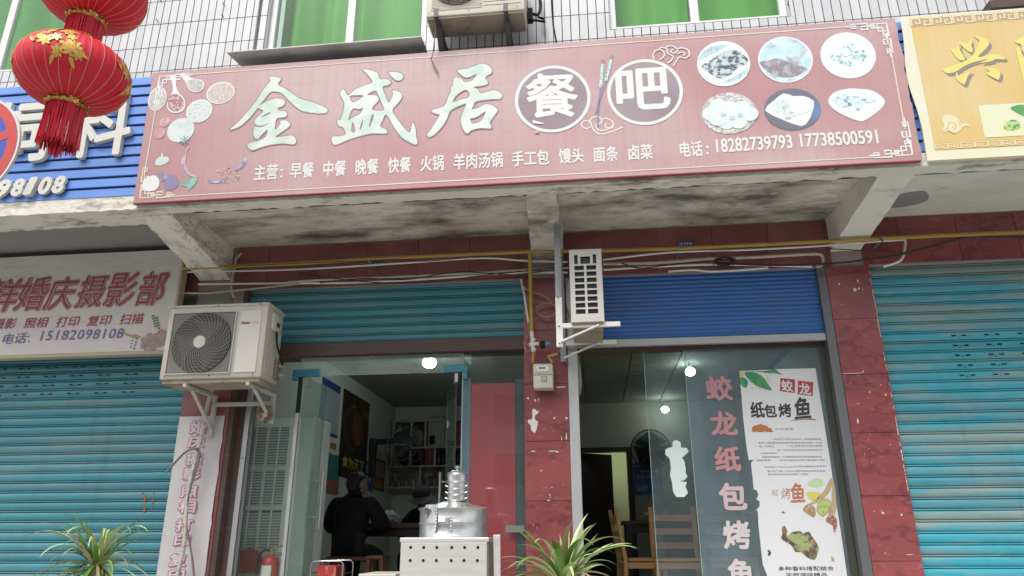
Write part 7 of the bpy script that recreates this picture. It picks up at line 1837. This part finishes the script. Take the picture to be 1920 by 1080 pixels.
# ---------------------------------------------------------------- lamps that are lit in the photograph
bulb_m = mat('lit_bulb', (.9, .95, .92), .5, emit=((.80, 1.0, .93), 22))
def lamp(label, p, r_, watts, ceil):
    o = thing('ceiling_lamp', p, label, 'lamp')
    build('bulb', MB().ball((p[0], p[1], p[2]), r_, r_, r_*.8, 16, 10), bulb_m, o, smooth=60)
    build('base', MB().lathe([(r_*.45, 0), (r_*.4, .03), (r_*.12, .035), (r_*.12, ceil-p[2]-r_*.7)], (p[0], p[1], p[2]+r_*.7), 12), pvc_white, o, smooth=50)
    l = bpy.data.lights.new('lamp_light', 'POINT'); l.energy = watts; l.shadow_soft_size = r_*1.2; l.color = (.86, 1.0, .95)
    lo = bpy.data.objects.new('lamp_light', l); COL.objects.link(lo); lo.location = (p[0], p[1], p[2]-r_*1.3); 
q = atz(805, 680, 2.39); lamp('glowing round bulb on the restaurant ceiling seen through the glass over the doorway', q, .085, 3.5, 2.5)
q = atz(1294, 697, 2.20); lamp('brighter glowing bulb on the fish restaurant ceiling by the edge of the outer pane', q, .06, 1.3, 2.3)
q = atz(1247, 767, 2.20)
q = at(1247, 768, 4.9); lamp('smaller glowing bulb deeper in the fish restaurant, seen through the inner pane', (q[0], q[1], q[2]), .055, .35, 2.3)

# ---------------------------------------------------------------- stove cabinet, steamers
steel = mat('brushed_steel', (.60, .59, .56), .38, .45, layers=[((.45, .44, .42), .5, (2, 2, 30), .45, .7, 3)], bump=((4, 4, 160), .05, .001))
alum = mat('beaten_aluminium', (.66, .66, .65), .30, .9, layers=[((.45, .45, .45), .5, (7, 7, 12), .48, .7, 6)], bump=((22, 22, 34), .22, .006))
fy = -.98
a0_, a1_ = at(749, 1030, fy), at(914, 1030, fy); zt2 = at(820, 1008, fy)[2]
sv = thing('steel_stove', ((a0_[0]+a1_[0])/2, fy+.25, PAVE), 'square stainless steel stove cabinet with two rows of round holes in its front', 'stove')
sx0, sx1 = a0_[0], a1_[0]
build('body', MB().box(sx0+.006, sx1-.004, fy+.004, fy+.5, PAVE+.08, zt2-.028), steel, sv, bevel=.003)
build('top', MB().box(sx0, sx1+.008, fy, fy+.51, zt2-.027, zt2), steel, sv, bevel=.004)
build('shaded_side', MB().box(sx1-.003, sx1+.004, fy+.03, fy+.49, PAVE+.1, zt2-.03), mat('shadow_steel', (.30, .29, .27), .5, .6), sv)  # darker steel puts the shade of the cabinet side into its colour
for xx in (sx0+.04, sx1-.04):
    for yy in (fy+.05, fy+.45): build('leg', MB().box(xx-.02, xx+.02, yy-.02, yy+.02, PAVE, PAVE+.079), steel, sv)
FQ = YP(fy+.0025)
for row, y_ in enumerate((1026.5, 1051)):
    for i in range(6):
        x_ = (771, 796, 821, 847.5, 872, 897)[i] if False else (771, 795.5, 820, 848, 872, 897)[i]-1.0-row*1.0
        c = FQ.uv(x_, y_)
        build('hole', ring(FQ, c, .0095, .0095, None, 14, .0), hole, sv)
sp0 = at(925, 1004, -.62)
build('side_panel', MB().hexa([(sx1+.035, fy+.05, .10), (sx1+.075, fy+.05, .10), (sx1+.075, fy+.07, .10), (sx1+.035, fy+.07, .10), (sx1+.028, fy+.05, zt2+.015), (sx1+.072, fy+.05, zt2+.015), (sx1+.072, fy+.07, zt2+.015), (sx1+.028, fy+.07, zt2+.015)]), steel, sv, bevel=.002)
build('side_shelf', MB().box(sx1+.006, sx1+.09, fy+.04, fy+.45, .07, .095), steel, sv, bevel=.002)
ccx, ccy = (sx0+sx1)/2+.062, fy+.26
px0, px1 = at(788, 980, ccy)[0], at(913.5, 980, ccy)[0]
ccx = (px0+px1)/2; R1 = (px1-px0)/2
big = thing('steamer_pot', (ccx, ccy, zt2), 'wide two-tier aluminium steamer with riveted strap handles on the stove', 'steamer')
Z_ = lambda y: at(850, y, ccy)[2]
# edges seen at the front of the drum lie nearer than its centre
Zf_ = lambda y: at(850, y, ccy-R1)[2]
h0, h1, h2 = zt2+.001, Zf_(979.5), Zf_(953)
def drum(z0, z1, r_): return MB().lathe([(r_, 0), (r_, .006), (r_-.002, .010), (r_-.002, z1-z0-.010), (r_+.004, z1-z0-.006), (r_+.004, z1-z0-.0005)], (ccx, ccy, z0), 64)
build('lower_tier', drum(h0, h1, R1), alum, big, smooth=35); build('upper_tier', drum(h1, h2, R1), alum, big, smooth=35)
zl = at(855, 941.5, ccy)[2]
lid = build('lid', MB().lathe([(R1+.010, -.004), (R1+.012, .002), (R1*.62, (zl-h2)*.55), (R1*.30, zl-h2), (.001, zl-h2+.002)], (ccx, ccy, h2+.004), 64), alum, big, smooth=35)
def strap(th, zc_, w_, h_):
    b_ = MB(); n2 = 10; W_, Hh = w_, h_
    ct, st_ = math.cos(th), math.sin(th); e = np.array([ct, st_, 0]); t_ = np.array([-st_, ct, 0]); o_ = np.array([ccx, ccy, zc_])
    # raised grip bent outward between two riveted feet
    pr = [(-1.0, 0, -1.), (-.75, .006, -.55), (-.5, .032, .35), (-.25, .044, .62), (.25, .044, .62), (.5, .032, .35), (.75, .006, -.55), (1., 0, -1.)]
    V = []
    for a_, off, zz in pr:
        ang = th+a_*W_/2/R1; ee = np.array([math.cos(ang), math.sin(ang), 0])
        base_ = np.array([ccx, ccy, zc_])+ee*(R1+.003+off)
        V += [base_+np.array([0, 0, h_/2*zz-.006]), base_+np.array([0, 0, h_/2])-ee*(off*.25)]
    b_.add(V, [(2*i, 2*i+2, 2*i+3, 2*i+1) for i in range(len(pr)-1)])
    o = build('handle', b_, alum, big, smooth=30)
    rv = MB()
    for s2 in (-1, 1):
        for i in range(4):
            ang = th+s2*.86*W_/2/R1; ee = np.array([math.cos(ang), math.sin(ang), 0]); rv.ball(np.array([ccx, ccy, zc_+h_/2-.012-i*.02])+ee*(R1+.006), .004, .004, .004, 6, 4)
    build('rivet', rv, alum, o, kind='stuff')
strap(rad(-119), (h1+h2)/2+.026, .10, .08); strap(rad(-96), (h0+h1)/2+.028, .115, .09); strap(rad(80), (h1+h2)/2+.02, .11, .09); strap(rad(110), (h0+h1)/2+.02, .11, .09)
q0, q1 = at(838.5, 915, ccy), at(875.5, 915, ccy)
R2 = (q1[0]-q0[0])/2; sx_, zz0, zz1 = (q0[0]+q1[0])/2, zl+.006, at(857, 890, ccy)[2]
small_ = thing('steamer_stack', (sx_, ccy, zz0), 'small four-tier aluminium steamer with side handles stacked on the lid of the wide steamer', 'steamer')
lev = [zz0, zz0+(zz1-zz0)*.22, zz0+(zz1-zz0)*.44, zz0+(zz1-zz0)*.70, zz1]
for i in range(4):
    rr = R2*(.94 if i < 3 else 1.02)
    build('tier', MB().lathe([(rr, 0), (rr+.002, .003), (rr-.001, .006), (rr-.001, lev[i+1]-lev[i]-.006), (rr+.003, lev[i+1]-lev[i]-.003), (rr+.003, lev[i+1]-lev[i]-.0005)], (sx_, ccy, lev[i]), 44), alum, small_, smooth=35)
build('lid', MB().lathe([(R2*1.06, 0), (R2*.95, .012), (R2*.55, .024), (R2*.16, .030), (.001, .031)], (sx_, ccy, zz1), 44), alum, small_, smooth=35)
build('knob', MB().lathe([(.007, 0), (.007, .008), (.017, .013), (.018, .022), (.010, .030), (.001, .031)], (sx_, ccy, zz1+.029), 20), alum, small_, smooth=50)
for i in range(3):
    for q in (-1, 1):
        zc_ = (lev[i]+lev[i+1])/2; x_ = sx_+q*(R2*.94)
        pts = [(x_-q*.006, ccy-.026, zc_-.006), (x_+q*.007, ccy-.024, zc_), (x_+q*.013, ccy-.016, zc_+.003), (x_+q*.013, ccy+.016, zc_+.003), (x_+q*.007, ccy+.024, zc_), (x_-q*.006, ccy+.026, zc_-.006)]
        build('handle', MB().tube(spline(pts, 4), .0045, 8), alum, small_, smooth=60)
# pale table edge at the bottom of the frame, left of the stove
q0, q1 = at(672, 1078, -.75), at(745, 1078, -.75)
zt3 = at(700, 1076, -.75)[2]
table('side_table', 'pale round-edged table top just showing at the bottom edge, left of the stove', q0[0], q1[0]-.01, -.75, -.35, zt3, mat('pale_table_top', (.50, .47, .40), .5), rail_grey)

# ---------------------------------------------------------------- potted plants
leaf_g = mat('strap_leaf_green', (.12, .26, .04), .42, layers=[((.20, .32, .09), .6, (5, 5, 5), .42, .68, 3)], rnd=.35)
leaf_p = mat('strap_leaf_pale', (.44, .54, .24), .42, layers=[((.26, .40, .10), .6, (5, 5, 5), .48, .66, 3)], rnd=.2)
leaf_d = mat('dry_leaf', (.36, .30, .16), .6, rnd=.2)
pot_m = mat('clay_pot', (.19, .09, .055), .8, layers=[((.26, .2, .16), .5, (6, 6, 6), .5, .7, 5)]); soil = mat('potting_soil', (.04, .03, .022), .95)
bark = mat('plant_stem', (.13, .10, .06), .8, bump=((40, 40, 60), .8, .01))
def leaf(parent, base_, az, el, L_, wd, droop, m, seed, curl=0., twist=0.):
    rg = random.Random(seed); n2 = 11; p = np.array(base_, float); e = el; V = []; az_ = az
    for i in range(n2+1):
        t = i/n2
        d_ = np.array([math.cos(az_)*math.cos(e), math.sin(az_)*math.cos(e), math.sin(e)])
        s2 = np.cross(d_, (0, 0, 1.)); s2 /= (np.linalg.norm(s2)+1e-9)
        nn = np.cross(s2, d_); tw = twist*t; s2 = s2*math.cos(tw)+nn*math.sin(tw); nn = np.cross(s2, d_)
        w_ = wd*(.55+.45*min(t*3.2, 1))*(1-max(0, t-.35)/.65)**.85+.0008
        V += [tuple(p+s2*w_/2+nn*w_*.16), tuple(p-nn*w_*.05), tuple(p-s2*w_/2+nn*w_*.16)]
        p = p+d_*L_/n2
        e -= droop*(t**1.2+.15)*(1.6/n2)*1.0; az_ += curl/n2
    fs = []
    for i in range(n2):
        for q in (0, 1): fs.append((3*i+q, 3*i+q+1, 3*i+q+4, 3*i+q+3))
    return build('leaf', MB().add(V, fs), m, parent, smooth=70)
def pot_plant(label, c, zc_, n_, seed, spec, lmul=1.):
    r = thing('potted_plant', (c[0], c[1], PAVE), label, 'plant')
    build('pot', MB().lathe([(.11, 0), (.155, .26), (.165, .26), (.165, .30), (.145, .30), (.14, .27)], (c[0], c[1], PAVE), 32, True), pot_m, r, smooth=40)
    build('soil', MB().lathe([(.139, .262), (.001, .268)], (c[0], c[1], PAVE), 24, False), soil, r)
    build('stem', MB().tube(spline([(c[0], c[1], PAVE+.25), (c[0]+.012, c[1], (PAVE+.25+zc_)/2), (c[0], c[1], zc_+.02)]), .03, 10), bark, r, smooth=50)
    rg = random.Random(seed)
    for i, (px_, el, L_, wd, dr, m_) in enumerate(spec):
        wd *= 1.3; L_ *= lmul
        az = px_; leaf(r, (c[0]+.018*math.cos(az), c[1]+.018*math.sin(az), zc_+rg.uniform(-.05, .03)), az, rad(el), L_, wd, dr, m_, i, rg.uniform(-.25, .25), rg.uniform(-.5, .5))
    return r
rg = random.Random(77)
def spec_right():
    s_ = []
    hand_ = [(170, 58, .40, .034, .45, leaf_g), (172, 50, .46, .030, .55, leaf_g), (125, 66, .27, .030, .15, leaf_p), (100, 78, .26, .030, .1, leaf_p), (72, 74, .30, .036, .15, leaf_p), (60, 68, .30, .030, .2, leaf_p), (30, 58, .38, .034, .55, leaf_p), (20, 50, .40, .034, .8, leaf_p), (-8, 44, .46, .030, 1.1, leaf_p), (-20, 40, .50, .030, 1.35, leaf_p), (5, 36, .50, .028, 1.2, leaf_g), (-30, 52, .48, .030, 1.7, leaf_p), (-40, 60, .44, .032, 2.1, leaf_g), (-60, 66, .40, .034, 2.4, leaf_g), (-95, 66, .40, .034, 2.6, leaf_g), (200, 46, .44, .024, 1.5, leaf_p), (190, 40, .42, .022, 1.2, leaf_d), (215, 42, .42, .026, 1.8, leaf_p), (178, 34, .40, .018, 1.0, leaf_d), (-140, 56, .40, .030, 2.2, leaf_p), (-110, 72, .34, .034, 2.0, leaf_g)]
    s_ += [(rad(a), e, l, w_, d, m_) for a, e, l, w_, d, m_ in hand_]
    for i in range(30):
        s_.append((rg.uniform(0, 6.283), rg.uniform(10, 74), rg.uniform(.28, .46), rg.uniform(.020, .034), rg.uniform(.8, 2.4), rg.choice([leaf_g, leaf_g, leaf_p, leaf_p, leaf_d])))
    return s_
c = at(1056, 1062, -.95)
pot_plant('lush potted plant with pale strap leaves in front of the middle pillar', (c[0], -.95), at(1056, 1088, -.95)[2], 50, 5, spec_right(), 1.03)
def spec_left():
    s_ = []
    hand_ = [(170, 64, .46, .022, 1.7, leaf_g), (176, 60, .50, .020, 1.9, leaf_g), (160, 70, .40, .022, 1.4, leaf_g), (110, 80, .30, .030, 2.6, leaf_p), (95, 82, .30, .032, 2.8, leaf_g), (250, 78, .34, .030, 3.0, leaf_p), (265, 74, .36, .030, 3.0, leaf_p), (10, 62, .44, .026, 1.4, leaf_g), (0, 58, .48, .024, 1.7, leaf_g), (-15, 56, .48, .026, 2.0, leaf_p), (-30, 58, .46, .026, 2.3, leaf_p), (-50, 60, .44, .026, 2.5, leaf_p), (-70, 56, .42, .026, 2.6, leaf_p), (200, 52, .46, .022, 2.0, leaf_p), (215, 46, .46, .020, 2.0, leaf_d), (190, 56, .50, .018, 1.7, leaf_d), (-100, 40, .40, .024, 2.2, leaf_p), (20, 44, .42, .024, 1.4, leaf_g)]
    s_ += [(rad(a), e, l, w_, d, m_) for a, e, l, w_, d, m_ in hand_]
    for i in range(26):
        s_.append((rg.uniform(0, 6.283), rg.uniform(-70, -5), rg.uniform(.10, .26), rg.uniform(.014, .026), rg.uniform(.4, 1.6), rg.choice([leaf_d, leaf_d, leaf_g])))
    for i in range(48):
        s_.append((rg.uniform(0, 6.283), rg.uniform(-40, 66), rg.uniform(.22, .44), rg.uniform(.014, .028), rg.uniform(1.2, 2.8), rg.choice([leaf_g, leaf_g, leaf_p, leaf_d])))
    return s_
c = at(182, 1048, -.95)
pot_plant('sparser potted plant with thin drooping strap leaves in front of the left turquoise shutter', (c[0], -.95), at(182, 1056, -.95)[2], 50, 6, spec_left(), 1.12)
